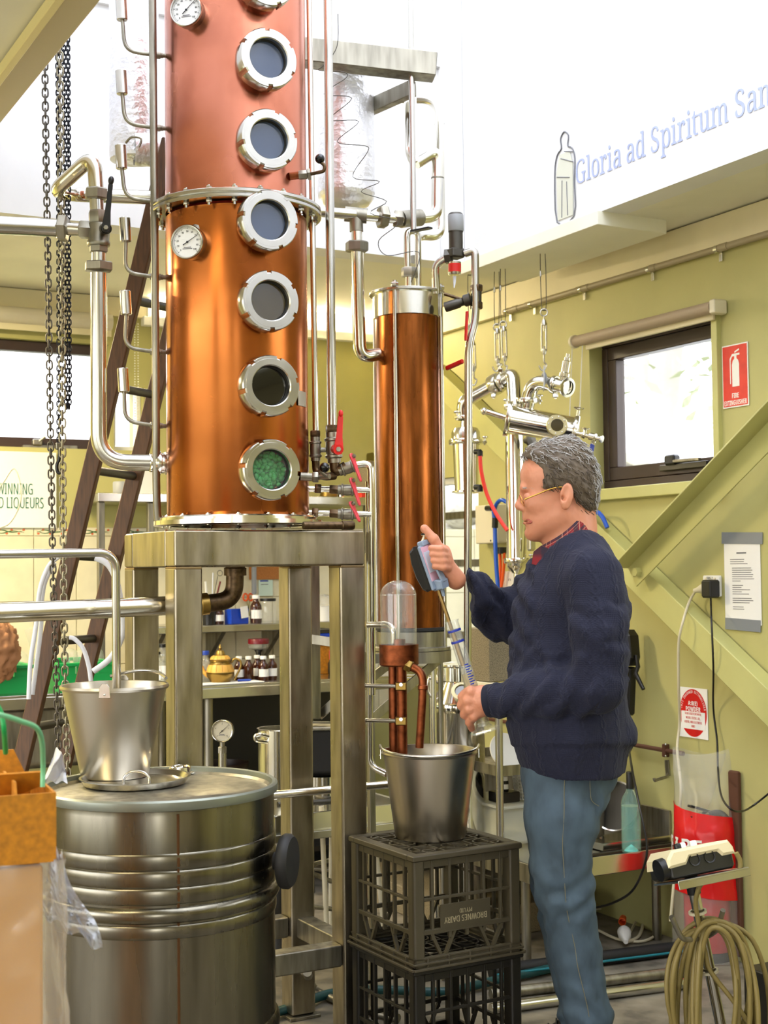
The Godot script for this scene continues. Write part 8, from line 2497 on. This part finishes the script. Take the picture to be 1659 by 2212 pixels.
func renormal(g: Geo) -> void:
	g.n.fill(Vector3.ZERO)
	for q in g.i.size() / 3:
		var a := g.i[q * 3]
		var b := g.i[q * 3 + 1]
		var c := g.i[q * 3 + 2]
		var n := (g.v[c] - g.v[a]).cross(g.v[b] - g.v[a])
		g.n[a] += n
		g.n[b] += n
		g.n[c] += n
	for q in g.n.size():
		g.n[q] = g.n[q].normalized()


func ruffle(g: Geo, fn: Callable) -> void:                 # pushes each vertex along its normal by fn(pixel, depth offset, vertex)
	for q in g.v.size():
		var p := pix(g.v[q])
		g.v[q] += g.n[q] * fn.call(p, g.v[q])
	renormal(g)


func snap(g: Geo, x: float, y: float, off := 0.001) -> Vector3:   # the nearest point of a mesh that pixel (x, y) sees
	var best := Vector3.ZERO
	var bd := 1e9
	for q in g.v.size():
		var l := pix(g.v[q])
		var e := Vector2(x, y).distance_to(l)
		if e > 14.0:
			continue
		var d := e * 0.002 + (g.v[q] - cx.origin).length()
		if d < bd:
			bd = d
			best = g.v[q] + g.n[q] * off
	return best


func knit_map() -> ImageTexture:
	var w := 128
	var im := Image.create_empty(w, w, false, Image.FORMAT_RGB8)
	for y in w:
		for x in w:
			var u := float(x) / w
			var v := float(y) / w
			var cable := 0.0
			var c := fposmod(u * 2.0, 1.0)
			if c < 0.5:                                    # a two-strand cable
				var t := c / 0.5 - 0.5
				var s := sin(v * TAU * 2.0) * 0.2
				cable = maxf(1.0 - absf(t - s) * 4.5, 1.0 - absf(t + s) * 4.5)
				cable = clampf(cable, 0.0, 1.0) * 0.8 + 0.2 * absf(sin((v * 16.0 + absf(t) * 3.0) * PI))
			else:
				cable = 0.25 * absf(sin(v * 24.0 * PI)) * absf(sin((c - 0.5) * 12.0 * PI))
			im.set_pixel(x, y, grey(clampf(cable, 0.0, 1.0)))
	return ImageTexture.create_from_image(im)


func plaid_map() -> ImageTexture:
	var w := 96
	var im := Image.create_empty(w, w, false, Image.FORMAT_RGB8)
	for y in w:
		for x in w:
			var c := Color(0.50, 0.08, 0.12)
			var a := x % 48
			var b := y % 48
			if a < 12:
				c = c.lerp(Color(0.10, 0.12, 0.20), 0.6)
			if b < 12:
				c = c.lerp(Color(0.10, 0.12, 0.20), 0.6)
			if a in [16, 17, 30] or b in [16, 17, 30]:
				c = c.lerp(Color(0.85, 0.78, 0.62), 0.7)
			im.set_pixel(x, y, c)
	return ImageTexture.create_from_image(im)


func build_person() -> void:
	var sw := mat("sweater", Color(0.06, 0.075, 0.17), 0.9)
	sw.heightmap_enabled = true
	sw.heightmap_texture = knit_map()
	sw.heightmap_scale = 0.35
	sw.uv1_triplanar = true
	sw.uv1_world_triplanar = true
	sw.uv1_scale = Vector3(9, 9, 9)
	sw.rim_enabled = true
	sw.rim = 0.3
	sw.rim_tint = 0.6
	var rb := mat("sweater_rib", Color(0.045, 0.058, 0.14), 0.9)
	rb.rim_enabled = true
	rb.rim = 0.4
	rb.rim_tint = 0.6
	mottle(mat("denim", Color(0.30, 0.375, 0.435), 0.85), noise(0.03, [[0.0, grey(0.72)], [0.5, grey(0.9)], [1.0, grey(1.0)]], 256, 6, FastNoiseLite.TYPE_SIMPLEX_SMOOTH, 31), Vector3(2.5, 1.2, 2.5))
	mat("denim_thread", Color(0.46, 0.45, 0.37), 0.8)
	mat("hair_grey", Color(0.66, 0.65, 0.64), 0.55)
	mat("hair_dark", Color(0.25, 0.205, 0.15), 0.55)
	mat("hair_mid", Color(0.36, 0.31, 0.25), 0.6)
	mat("gold", Color(0.86, 0.68, 0.34), 0.25, 1.0)
	mat("eye_white", Color(0.80, 0.74, 0.70), 0.2)
	var pd := mat("plaid", Color(1, 1, 1), 0.8)
	pd.albedo_texture = plaid_map()
	pd.uv1_scale = Vector3(5, 0.9, 1)
	mat("shoe", Color(0.10, 0.08, 0.07), 0.5)
	var foot := mp(1240, 2290, 0.05)
	var man := thing("person", "man with glasses in a navy cable-knit sweater and jeans, holding a glass cylinder", "person", Vector3(foot.x, 0, foot.z))
	var fn := FastNoiseLite.new()
	fn.seed = 8
	fn.frequency = 1.0
	# skin: head and neck, then each hand on a finer grid, in one mesh
	var head := blob([
		egg(1214, 1034, 0, 70, 74, 62, 0.02, 0.15), egg(1168, 1030, 0, 44, 52, 50, 0.02, 0.1), egg(1178, 1090, 0, 48, 58, 50, 0.025, 0.0), egg(1166, 1120, 0, 35, 36, 38, 0.02),
		cone(1157, 1148, 0, 15, 1162, 1142, 0, 18, 0.02), cone(1160, 1146, -0.014, 15, 1216, 1112, -0.048, 16, 0.03), cone(1160, 1146, 0.014, 15, 1216, 1112, 0.048, 16, 0.03),
		cone(1131, 1054, -0.022, 8, 1131, 1054, 0.022, 8, 0.012), egg(1155, 1086, -0.040, 20, 16, 12, 0.02), egg(1155, 1086, 0.040, 20, 16, 12, 0.02),
		cone(1238, 1090, 0, 48, 1236, 1205, 0, 58, 0.03), cone(1196, 1138, 0, 22, 1212, 1190, 0, 34, 0.02),
		egg(1133, 1072, -0.032, 13, 9, 13, 0.010, 0.0, true), egg(1133, 1072, 0.032, 13, 9, 13, 0.010, 0.0, true),
		cone(1129, 1064, 0, 5, 1121, 1091, 0, 8, 0.010), egg(1123, 1094, 0, 10, 8, 10, 0.008), egg(1131, 1098, -0.013, 8, 6, 6, 0.007), egg(1131, 1098, 0.013, 8, 6, 6, 0.007),
		egg(1141, 1074, -0.031, 10, 8, 11, 0.006), egg(1141, 1074, 0.031, 10, 8, 11, 0.006),
		cone(1137, 1121, -0.014, 5.5, 1137, 1121, 0.014, 5.5, 0.008), cone(1138, 1130, -0.012, 6, 1138, 1130, 0.012, 6, 0.008), egg(1136, 1125.5, 0, 7, 1.6, 24, 0.004, 0.0, true),
		egg(1147, 1153, 0, 11, 12, 16, 0.012),
		egg(1224, 1070, -0.083, 14, 27, 7, 0.008, -0.12), egg(1224, 1070, 0.083, 14, 27, 7, 0.008, -0.12), egg(1221, 1092, -0.080, 8, 9, 6, 0.008), egg(1221, 1092, 0.080, 8, 9, 6, 0.008),
		egg(1221, 1063, -0.091, 7.5, 15, 6, 0.005, -0.12, true), egg(1221, 1063, 0.091, 7.5, 15, 6, 0.005, -0.12, true), egg(1217, 1076, -0.087, 5, 7, 7, 0.004, 0.0, true), egg(1131, 1139, 0, 8, 5, 16, 0.01, 0.0, true),
	], 0.0034)
	var rh := [egg(956, 1208, 0.004, 17, 31, 20, 0.01, -0.3), cone(957, 1218, 0.004, 21, 985, 1252, 0.02, 22, 0.02), cone(953, 1192, 0.0, 12, 937, 1165, -0.004, 10.5, 0.012), cone(937, 1165, -0.004, 10.2, 917, 1142, -0.002, 9.2, 0.008)]
	for k in 4:
		var y := 1186.0 + 13.2 * k
		var x := 959.0 + 2.4 * k
		var r := [7.6, 8.0, 7.8, 7.0][k] as float
		rh.append_array([cone(x, y + 2, -0.018, r + 1.2, x - 8, y, -0.036, r + 0.8, 0.006), cone(x - 8, y, -0.036, r + 0.6, x - 27, y - 2, -0.036, r - 0.3, 0.004)])
	var right := blob(rh, 0.0028)
	var lh := [egg(1039, 1514, -0.034, 31, 33, 15, 0.012), cone(1050, 1514, -0.038, 26, 1085, 1512, -0.062, 27, 0.02), cone(1042, 1496, -0.012, 13, 1018, 1489, 0.016, 11, 0.01), cone(1018, 1489, 0.016, 10.5, 1002, 1499, 0.022, 9, 0.006)]
	var kn := [[1017, 1494, 13.5, 1000, 1505, 10.6, 1004, 1514, 9.2], [1011, 1513, 13.5, 998, 1523, 10.8, 1008, 1532, 9.4], [1014, 1532, 12.5, 1004, 1543, 10.2, 1016, 1550, 9.0], [1024, 1548, 11.0, 1014, 1561, 8.6, 1019, 1574, 7.2]]
	for q in kn:
		lh.append_array([cone(1040, q[1] * 0.6 + 1514 * 0.4, -0.036, 12, q[0], q[1], -0.040, q[2] - 1.5, 0.008), cone(q[0], q[1], -0.040, q[2] - 2.0, q[3], q[4], -0.016, q[5], 0.006), cone(q[3], q[4], -0.016, q[5], q[6], q[7], 0.018, q[8], 0.004)])
	var left := blob(lh, 0.0028)
	ruffle(left, func(p, v): return 0.0009 * fn.get_noise_3dv(v * 90.0) + 0.0006 * fn.get_noise_3dv(v * 260.0))
	ruffle(right, func(p, v): return 0.0006 * fn.get_noise_3dv(v * 90.0))
	ruffle(head, func(p, v): return 0.0007 * fn.get_noise_3dv(v * 60.0))
	var skin := Geo.new().join(head).join(right).join(left)
	var body := obj("body", skin, "skin", man)
	obj("lips", Geo.new().tube(curve([snap(head, 1149, 1127, 0.0), snap(head, 1141, 1123, 0.0), mp(1132.5, 1121.5, -0.008), mp(1131.5, 1121.5, 0.0), mp(1132.5, 1121.5, 0.008)], 4), 0.0026, 6).tube(curve([snap(head, 1148, 1128, 0.0), snap(head, 1141, 1131, 0.0), mp(1133.0, 1130, -0.008), mp(1132.0, 1130, 0.0), mp(1133, 1130, 0.008)], 4), 0.003, 6), "lips", body)
	for s in [-1, 1]:
		obj("eye", Geo.new().ball(mp(1142, 1075, 0.031 * s), 0.0118, Basis.IDENTITY, 14), "eye_white", body)
		obj("lash_line", Geo.new().tube(curve([mp(1131.5, 1077, 0.031 * s - 0.009), mp(1130, 1078.5, 0.031 * s), mp(1131.5, 1077, 0.031 * s + 0.009)] if s > 0 else [mp(1150, 1076, -0.041), mp(1141, 1079.5, -0.0425), mp(1133, 1079, -0.038), mp(1130.5, 1078, -0.031)], 4), 0.0009, 5), "hair_dark", body)
		obj("eyelid", Geo.new().ball(mp(1141.5, 1073.5, 0.031 * s), Vector3(0.0128, 0.0122, 0.0132), Basis.IDENTITY, 14), "skin", body)
	var br := Geo.new()
	for k in 26:
		var p := snap(head, 1127.0 + rng.randf() * 24.0, 1052.0 + rng.randf() * 5.0, 0.0)
		br.tube([p, p + (cx.basis * Vector3(0.005, rng.randf_range(-0.001, 0.003), 0.002))], [0.0007, 0.0003], 4)
	obj("eyebrow", br, "hair_grey", body)
	# hair
	var hair := blob([
		egg(1213, 1030, 0, 80, 84, 68, 0.02, 0.1), egg(1242, 1055, 0, 51, 58, 60, 0.02), egg(1165, 982, 0, 38, 26, 46, 0.02, 0.3), egg(1232, 973, 0.01, 34, 27, 44, 0.02, -0.3), egg(1262, 1090, 0, 24, 27, 46, 0.02, 0.2),
		cone(1124, 1038, -0.3, 50, 1124, 1038, 0.3, 50, 0.006, 1.0, true), cone(1142, 1112, -0.3, 62, 1142, 1112, 0.3, 62, 0.006, 1.0, true), cone(1196, 1108, -0.3, 52, 1196, 1108, 0.3, 52, 0.01, 1.0, true), cone(1225, 1076, -0.3, 17, 1225, 1076, -0.075, 17, 0.008, 1.0, true), cone(1225, 1076, 0.075, 17, 1225, 1076, 0.3, 17, 0.008, 1.0, true),
		plane(1250, 1116, 0.05, 1.0),
	], 0.004)
	ruffle(hair, func(p, v): return 0.0050 * fn.get_noise_3d(v.x * 26.0 + v.y * 10.0, v.y * 30.0 + v.x * 18, v.z * 22.0) + 0.0022 * fn.get_noise_3dv(v * 95.0))
	var hm := obj("hair", hair, "hair_mid", man)
	var locks := [Geo.new(), Geo.new(), Geo.new()]
	for k in 1500:
		var q := rng.randi() % hair.v.size()
		var p := hair.v[q]
		var n := hair.n[q]
		var px := pix(p)
		var flow := cx.basis * Vector3(0.72, -0.55 - 0.5 * clampf((px.y - 990.0) / 80.0, -0.6, 1.0), 0.15)
		flow += Vector3(rng.randf_range(-0.3, 0.3), rng.randf_range(-0.3, 0.3), rng.randf_range(-0.3, 0.3))
		flow = (flow - n * flow.dot(n)).normalized()
		var l := rng.randf_range(0.012, 0.026)
		var wv := n.cross(flow) * rng.randf_range(-0.004, 0.004)
		var which := 0 if px.y < 985.0 + rng.randf_range(-25, 30) or px.x > 1280 or px.x < 1165 else 1 + rng.randi() % 2
		var r := rng.randf_range(0.0007, 0.0014)
		locks[which].tube([p - n * 0.001, p + flow * l * 0.35 + n * 0.0026 + wv, p + flow * l * 0.7 + n * 0.0022 - wv, p + flow * l + n * 0.0004], [r * 0.8, r, r * 0.8, r * 0.2], 4, false, false)
	for k in 3:
		obj("strands", locks[k], ["hair_grey", "hair_dark", "hair_mid"][k], hm).set_meta("kind", "stuff")
	# glasses
	var gl := obj("glasses", Geo.new().tube(curve([mp(1133, 1079, -0.058), mp(1160, 1068, -0.067), mp(1190, 1056, -0.074), mp(1216, 1052, -0.079), mp(1228, 1060, -0.080)], 5), 0.0021, 6).tube(curve([mp(1133, 1079, 0.058), mp(1190, 1056, 0.074), mp(1228, 1060, 0.080)], 5), 0.0018, 6), "gold", man)
	for s in [-1, 1]:
		var c := mp(1127, 1081, 0.033 * s)
		var n := (cx.basis * Vector3(-0.93, -0.36, -0.06 * s)).normalized()
		var e := n.cross(cx.basis.z).normalized()
		var w := cx.basis.z
		var rim := range(18).map(func(i): return c + w * cos(TAU * i / 18.0) * 0.023 + e * sin(TAU * i / 18.0) * 0.0165)
		obj("rim", Geo.new().tube(rim, 0.0010, 6, true), "gold", gl)
		var lens := Geo.new()
		lens.face(rim)
		obj("lens", lens, "pane", gl)
	obj("bridge", Geo.new().tube(curve([mp(1125, 1079, -0.011), mp(1122, 1076, 0), mp(1125, 1079, 0.011)], 4), 0.0009, 6), "gold", gl)
	# shirt collar, folded over the sweater's neckline
	var col := func(u: float, v: float) -> Vector3:
		var a := u * TAU
		var r := lerpf(60.0, 66.0, v)
		var x := 1220.0 + cos(a) * r * 1.00
		var y := 1158.0 - cos(a) * 47.0 + v * 40.0 - 14.0 + 4.0 * sin(a * 3.0)
		return mp(x, y, sin(a) * (0.070 + 0.016 * v))
	obj("shirt_collar", Geo.new().grid(col, 56, 8).grid(func(u: float, v: float) -> Vector3: return col.call(u, v) + (col.call(u, v) - mp(1222, 1170, 0)) * -0.05, 56, 8), "plaid", man)
	obj("collar_point", Geo.new().prism(PackedVector2Array([Vector2(0, 0.026), Vector2(0.030, 0.014), Vector2(0.004, -0.030), Vector2(-0.028, -0.022), Vector2(-0.022, 0.010)]), look(mp(1170, 1200, -0.062), cx.basis.z + cx.basis.x * -0.5), 0.004, 0.001), "plaid", man)
	# sweater
	var dp := 1.22
	var sweater := blob([
		cone(1240, 1232, 0, 92, 1235, 1310, 0, 116, 0.04, dp), cone(1235, 1310, 0, 116, 1228, 1420, 0, 120, 0.04, dp), cone(1228, 1420, 0, 120, 1220, 1510, 0, 122, 0.04, dp), cone(1220, 1510, 0, 122, 1230, 1585, 0, 121, 0.04, 1.35), cone(1230, 1585, 0, 122, 1237, 1640, 0, 113, 0.04, 1.5),
		egg(1352, 1588, -0.02, 18, 22, 70, 0.04),
		cone(1246, 1188, 0, 40, 1244, 1240, 0, 84, 0.05, 1.5),
		cone(1258, 1200, -0.10, 50, 1280, 1245, -0.175, 60, 0.05), cone(1280, 1245, -0.175, 60, 1294, 1360, -0.215, 60, 0.012), cone(1294, 1360, -0.215, 60, 1294, 1478, -0.225, 56, 0.012), cone(1294, 1482, -0.225, 56, 1190, 1496, -0.17, 52, 0.010), cone(1190, 1496, -0.17, 52, 1056, 1515, -0.05, 34, 0.02),
		cone(1235, 1205, 0.10, 50, 1200, 1245, 0.17, 60, 0.06), cone(1200, 1245, 0.17, 58, 1092, 1338, 0.16, 51, 0.03), cone(1092, 1338, 0.16, 50, 1020, 1282, 0.09, 46, 0.02), cone(1020, 1282, 0.09, 46, 962, 1226, 0.02, 26, 0.03),
		cone(1208, 1110, 0, 80, 1224, 1152, 0, 70, 0.006, 1.2, true), cone(1176, 1150, 0, 54, 1190, 1182, 0, 50, 0.01, 1.1, true),
		plane(1052, 1515, -1.0, 0.12, -0.06), plane(958, 1225, -0.72, -0.66, 0.02), plane(1236, 1662, -0.03, 1.0),
	], 0.0085)
	ruffle(sweater, func(p, v):
		var s := 0.0
		var fold := fn.get_noise_3d(v.x * 7.0 + 3.0, v.y * 9.0, v.z * 7.0)
		s += 0.006 * fold
		if p.x < 1150.0 and p.y < 1400.0:                  # bunched raised sleeve
			s += 0.006 * sin((p.x * 0.8 - p.y * 0.55) * 0.16 + fold * 3.0)
		elif p.y > 1410.0 and p.y < 1560.0 and p.x < 1290.0 and p.x > 1075.0:
			s += 0.0045 * sin(p.x * 0.11 + p.y * 0.05 + fold * 4.0)
		elif p.x > 1230.0 and p.y < 1470.0 and p.y > 1300.0:
			s += 0.004 * sin(p.y * 0.07 - p.x * 0.03 + fold * 4.0)
		if p.y > 1612.0:                                   # ribbed hem
			s -= 0.006
		return s)
	var so := obj("sweater", sweater, "sweater", man)
	# cuffs and hem in plain rib
	var ca := mp(1051, 1515, -0.048)
	var cbv := mp(1074, 1512, -0.06)
	obj("cuff", Geo.new().lathe([[0.036, 0.0], [0.0415, 0.001], [0.043, 0.006], [0.0435, 0.026], [0.041, 0.030]], along(ca, cbv), 40), "sweater_rib", so)
	# jeans
	var jeans := blob([
		cone(1228, 1600, 0, 92, 1226, 1660, 0, 96, 0.03, 1.1),
		cone(1226, 1665, -0.066, 86, 1216, 1760, -0.09, 77, 0.05), cone(1216, 1760, -0.09, 77, 1211, 1870, -0.09, 62, 0.02), cone(1211, 1870, -0.09, 61, 1218, 1920, -0.085, 61, 0.02), cone(1218, 1920, -0.085, 60, 1242, 2050, -0.08, 52, 0.02), cone(1242, 2050, -0.08, 52, 1272, 2195, -0.08, 46, 0.02), cone(1272, 2195, -0.08, 46, 1284, 2290, -0.08, 50, 0.02),
		cone(1214, 1660, 0.072, 86, 1206, 1760, 0.095, 74, 0.05), cone(1206, 1760, 0.095, 74, 1204, 1890, 0.10, 60, 0.02), cone(1204, 1890, 0.10, 60, 1228, 2050, 0.10, 52, 0.02), cone(1228, 2050, 0.10, 50, 1252, 2200, 0.10, 42, 0.02), cone(1252, 2200, 0.10, 44, 1256, 2240, 0.10, 48, 0.02),
		egg(1276, 1668, -0.06, 46, 56, 62, 0.04), egg(1276, 1668, 0.06, 46, 56, 62, 0.04),
		plane(1240, 1590, 0.0, -1.0), plane(1280, 2310, 0.0, 1.0, -0.08),
	], 0.0085)
	ruffle(jeans, func(p, v):
		var fold := fn.get_noise_3d(v.x * 8.0, v.y * 6.0 + 9.0, v.z * 8.0)
		var s := 0.005 * fold
		s += 0.004 * sin(p.y * 0.085 + p.x * 0.045 + fold * 5.0) * exp(-pow((p.y - 1940.0) / 90.0, 2.0))
		s += 0.005 * sin(p.y * 0.10 - p.x * 0.06 + fold * 4.0) * exp(-pow((p.y - 2190.0) / 60.0, 2.0))
		s += 0.005 * sin(p.x * 0.10 - p.y * 0.06 + fold * 3.0) * exp(-pow((p.y - 1745.0) / 60.0, 2.0)) * clampf((p.x - 1220.0) / 60.0, 0.0, 1.0)
		return s)
	var je := obj("jeans", jeans, "denim", man)
	var seam := []
	for q in [[1219, 1672], [1220, 1710], [1217, 1760], [1214, 1820], [1216, 1880], [1220, 1940], [1230, 1990], [1240, 2040], [1250, 2090], [1260, 2140], [1270, 2190], [1274, 2230]]:
		seam.append(snap(jeans, q[0], q[1], 0.0004))
	obj("side_seam", Geo.new().tube(curve(seam, 5), 0.0011, 6), "denim_thread", je)
	var pk := []
	for q in [[1279, 1668], [1277, 1700], [1280, 1728], [1292, 1742]]:
		pk.append(snap(jeans, q[0], q[1], 0.0006))
	obj("pocket_stitch", Geo.new().tube(curve(pk, 4), 0.0009, 5), "denim_thread", je)
	# shoes
	for q in [[1284, -0.08, 1.0], [1254, 0.10, 1.0]]:
		var a := mp(q[0], 2240, q[1])
		var fwd := (cx.basis * Vector3(-1, 0, -0.12))
		fwd = Vector3(fwd.x, 0, fwd.z).normalized()
		var sd := fwd.cross(Vector3.UP)
		var o := Vector3(a.x, 0, a.z)
		var sh := Geo.new().grid(func(u: float, v: float):
			var t := v
			var w := 0.040 * pow(maxf(sin(PI * clampf(t * 0.93 + 0.06, 0.0, 1.0)), 0.02), 0.55)
			var hgt := lerpf(0.115, 0.05, smoothstep(0.25, 0.75, t)) * pow(maxf(sin(PI * clampf(t * 0.96 + 0.03, 0.0, 1.0)), 0.02), 0.35)
			var an := u * TAU
			return o + fwd * (t * 0.29 - 0.085) + sd * cos(an) * w + Vector3.UP * (hgt * 0.5 + 0.012 + sin(an) * hgt * 0.5), 28, 24)
		var s2 := obj("shoe", sh, "shoe", man)
		obj("sole", Geo.new().box(o + fwd * 0.055 + Vector3.UP * 0.009, Vector3(0.076, 0.018, 0.28), Basis(sd, Vector3.UP, -fwd), 0.008), "rubber", s2)
		for k in 4:
			var lp := o + fwd * (0.02 + 0.022 * k) + Vector3.UP * (0.128 - 0.014 * k)
			obj("lace", Geo.new().tube(curve([lp - sd * 0.026 - Vector3.UP * 0.012, lp, lp + sd * 0.026 - Vector3.UP * 0.012], 4), 0.0026, 6), "cord_white" if k == 0 else "black", s2)
	# what he holds: the glass cylinder and the hand-held meter
	var c0 := mp(1048, 1577, -0.005)
	var c1 := mp(975, 1341, 0.005)
	var cyl := thing("measuring_cylinder", "clear glass measuring cylinder with blue marks tilted in the man's lower hand", "cylinder", c0)
	var ax := along(c0, c1)
	var cl := c0.distance_to(c1)
	obj("tube", Geo.new().lathe([[0, 0.012], [0.014, 0.012], [0.0175, 0.018], [0.0175, cl - 0.006], [0.0195, cl - 0.001], [0.0192, cl], [0.0160, cl - 0.006], [0.0160, 0.02], [0, 0.016]], ax, 40), "glass_clear", cyl)
	obj("spirit", Geo.new().lathe([[0, 0.021], [0.0155, 0.021], [0.0155, cl * 0.52], [0, cl * 0.52]], ax, 32), "spirit", cyl)
	obj("foot", Geo.new().lathe([[0, -0.004], [0.040, -0.004], [0.042, -0.001], [0.040, 0.003], [0.022, 0.008], [0.016, 0.016], [0, 0.016]], ax, 6, true), "glass_clear", cyl)
	for k in [0.70, 0.80]:
		obj("blue_ring", Geo.new().lathe([[0.0177, 0], [0.0179, 0.001], [0.0179, 0.005], [0.0177, 0.006]], Transform3D(ax.basis, ax * Vector3(0, cl * k + 0.03, 0)), 32), "blue_mark", cyl)
	var mk := Geo.new()
	var vd := (ax.basis.inverse() * cx.basis.z)
	var ma := atan2(vd.z, vd.x)
	for k in 9:
		mk.lathe([[0.0178, 0], [0.0178, 0.003]], Transform3D(ax.basis, ax * Vector3(0, cl * (0.42 + 0.022 * k), 0)), 6, false, ma - 0.5 - (0.3 if k % 2 else 0.0), ma + 0.1)
	obj("scale_marks", mk, "blue_mark", cyl)
	var L := (mp(941, 1272, 0.0) - mp(908, 1176, 0.0)).normalized()
	var N := (cx.basis.x * 0.80 + cx.basis.z * 0.58)
	N = (N - L * N.dot(L)).normalized()
	var W := L.cross(N)
	var mc := mp(926, 1222, -0.004)
	var mx := Transform3D(Basis(N, -L, N.cross(-L)), mc)
	var me := thing("density_meter", "black and grey hand-held meter with a probe in the man's raised hand", "meter", mc)
	obj("body", Geo.new().prism(PackedVector2Array([Vector2(-0.028, 0.050), Vector2(-0.034, 0.02), Vector2(-0.034, -0.02), Vector2(-0.026, -0.055), Vector2(-0.014, -0.064), Vector2(0.002, -0.062), Vector2(0.004, 0.056), Vector2(-0.010, 0.060)]), mx, 0.062, 0.007), "black", me)
	obj("front", Geo.new().box(mx * Vector3(0.0075, -0.004, 0), Vector3(0.010, 0.122, 0.060), mx.basis, 0.004), "meter_grey", me)
	obj("surround", Geo.new().box(mx * Vector3(0.0126, 0.006, 0), Vector3(0.0016, 0.094, 0.052), mx.basis, 0.0006), "meter_pink", me)
	obj("screen", Geo.new().box(mx * Vector3(0.0138, 0.010, 0), Vector3(0.0012, 0.056, 0.044), mx.basis, 0.0004), "screen_pale", me)
	obj("top_block", Geo.new().box(mx * Vector3(0.006, 0.060, 0), Vector3(0.022, 0.016, 0.03), mx.basis, 0.004), "meter_grey", me)
	obj("bottom_block", Geo.new().prism(PackedVector2Array([Vector2(0.0, -0.040), Vector2(0.018, -0.040), Vector2(0.034, -0.046), Vector2(0.030, -0.068), Vector2(0.002, -0.068)]), mx, 0.036, 0.003), "meter_grey", me)
	obj("grip_bar", Geo.new().bar(mx * Vector3(0.026, -0.014, 0), mx * Vector3(0.031, -0.052, 0), 0.008, 0.02, mx.basis.z, 0.002), "meter_grey", me)
	obj("plunger", Geo.new().rod(mx * Vector3(0.004, 0.064, 0), mp(917, 1156, 0.0), 0.0032, 10).lathe([[0, 0], [0.0085, 0.0], [0.0085, 0.003], [0, 0.004]], along(mp(917, 1156, 0.0), mp(916, 1150, 0.0)), 20), "ivory", me)
	obj("plunger_button", Geo.new().lathe([[0, 0], [0.009, 0.0], [0.0095, 0.002], [0.008, 0.0045], [0, 0.005]], along(mp(917, 1155, 0.0), mp(916, 1149, 0.0)), 20), "black", me)
	obj("probe", Geo.new().tube([mp(947, 1274, 0.0), mp(978, 1366, 0.003), mp(980, 1372, 0.003), mp(1001, 1438, 0.0)], [0.0048, 0.0052, 0.0066, 0.0068], 14), "probe_tan", me)
	obj("drip_valve", Geo.new().tube([mp(955, 1272, -0.01), mp(959, 1288, -0.01)], [0.006, 0.004], 10), "meter_grey", me)
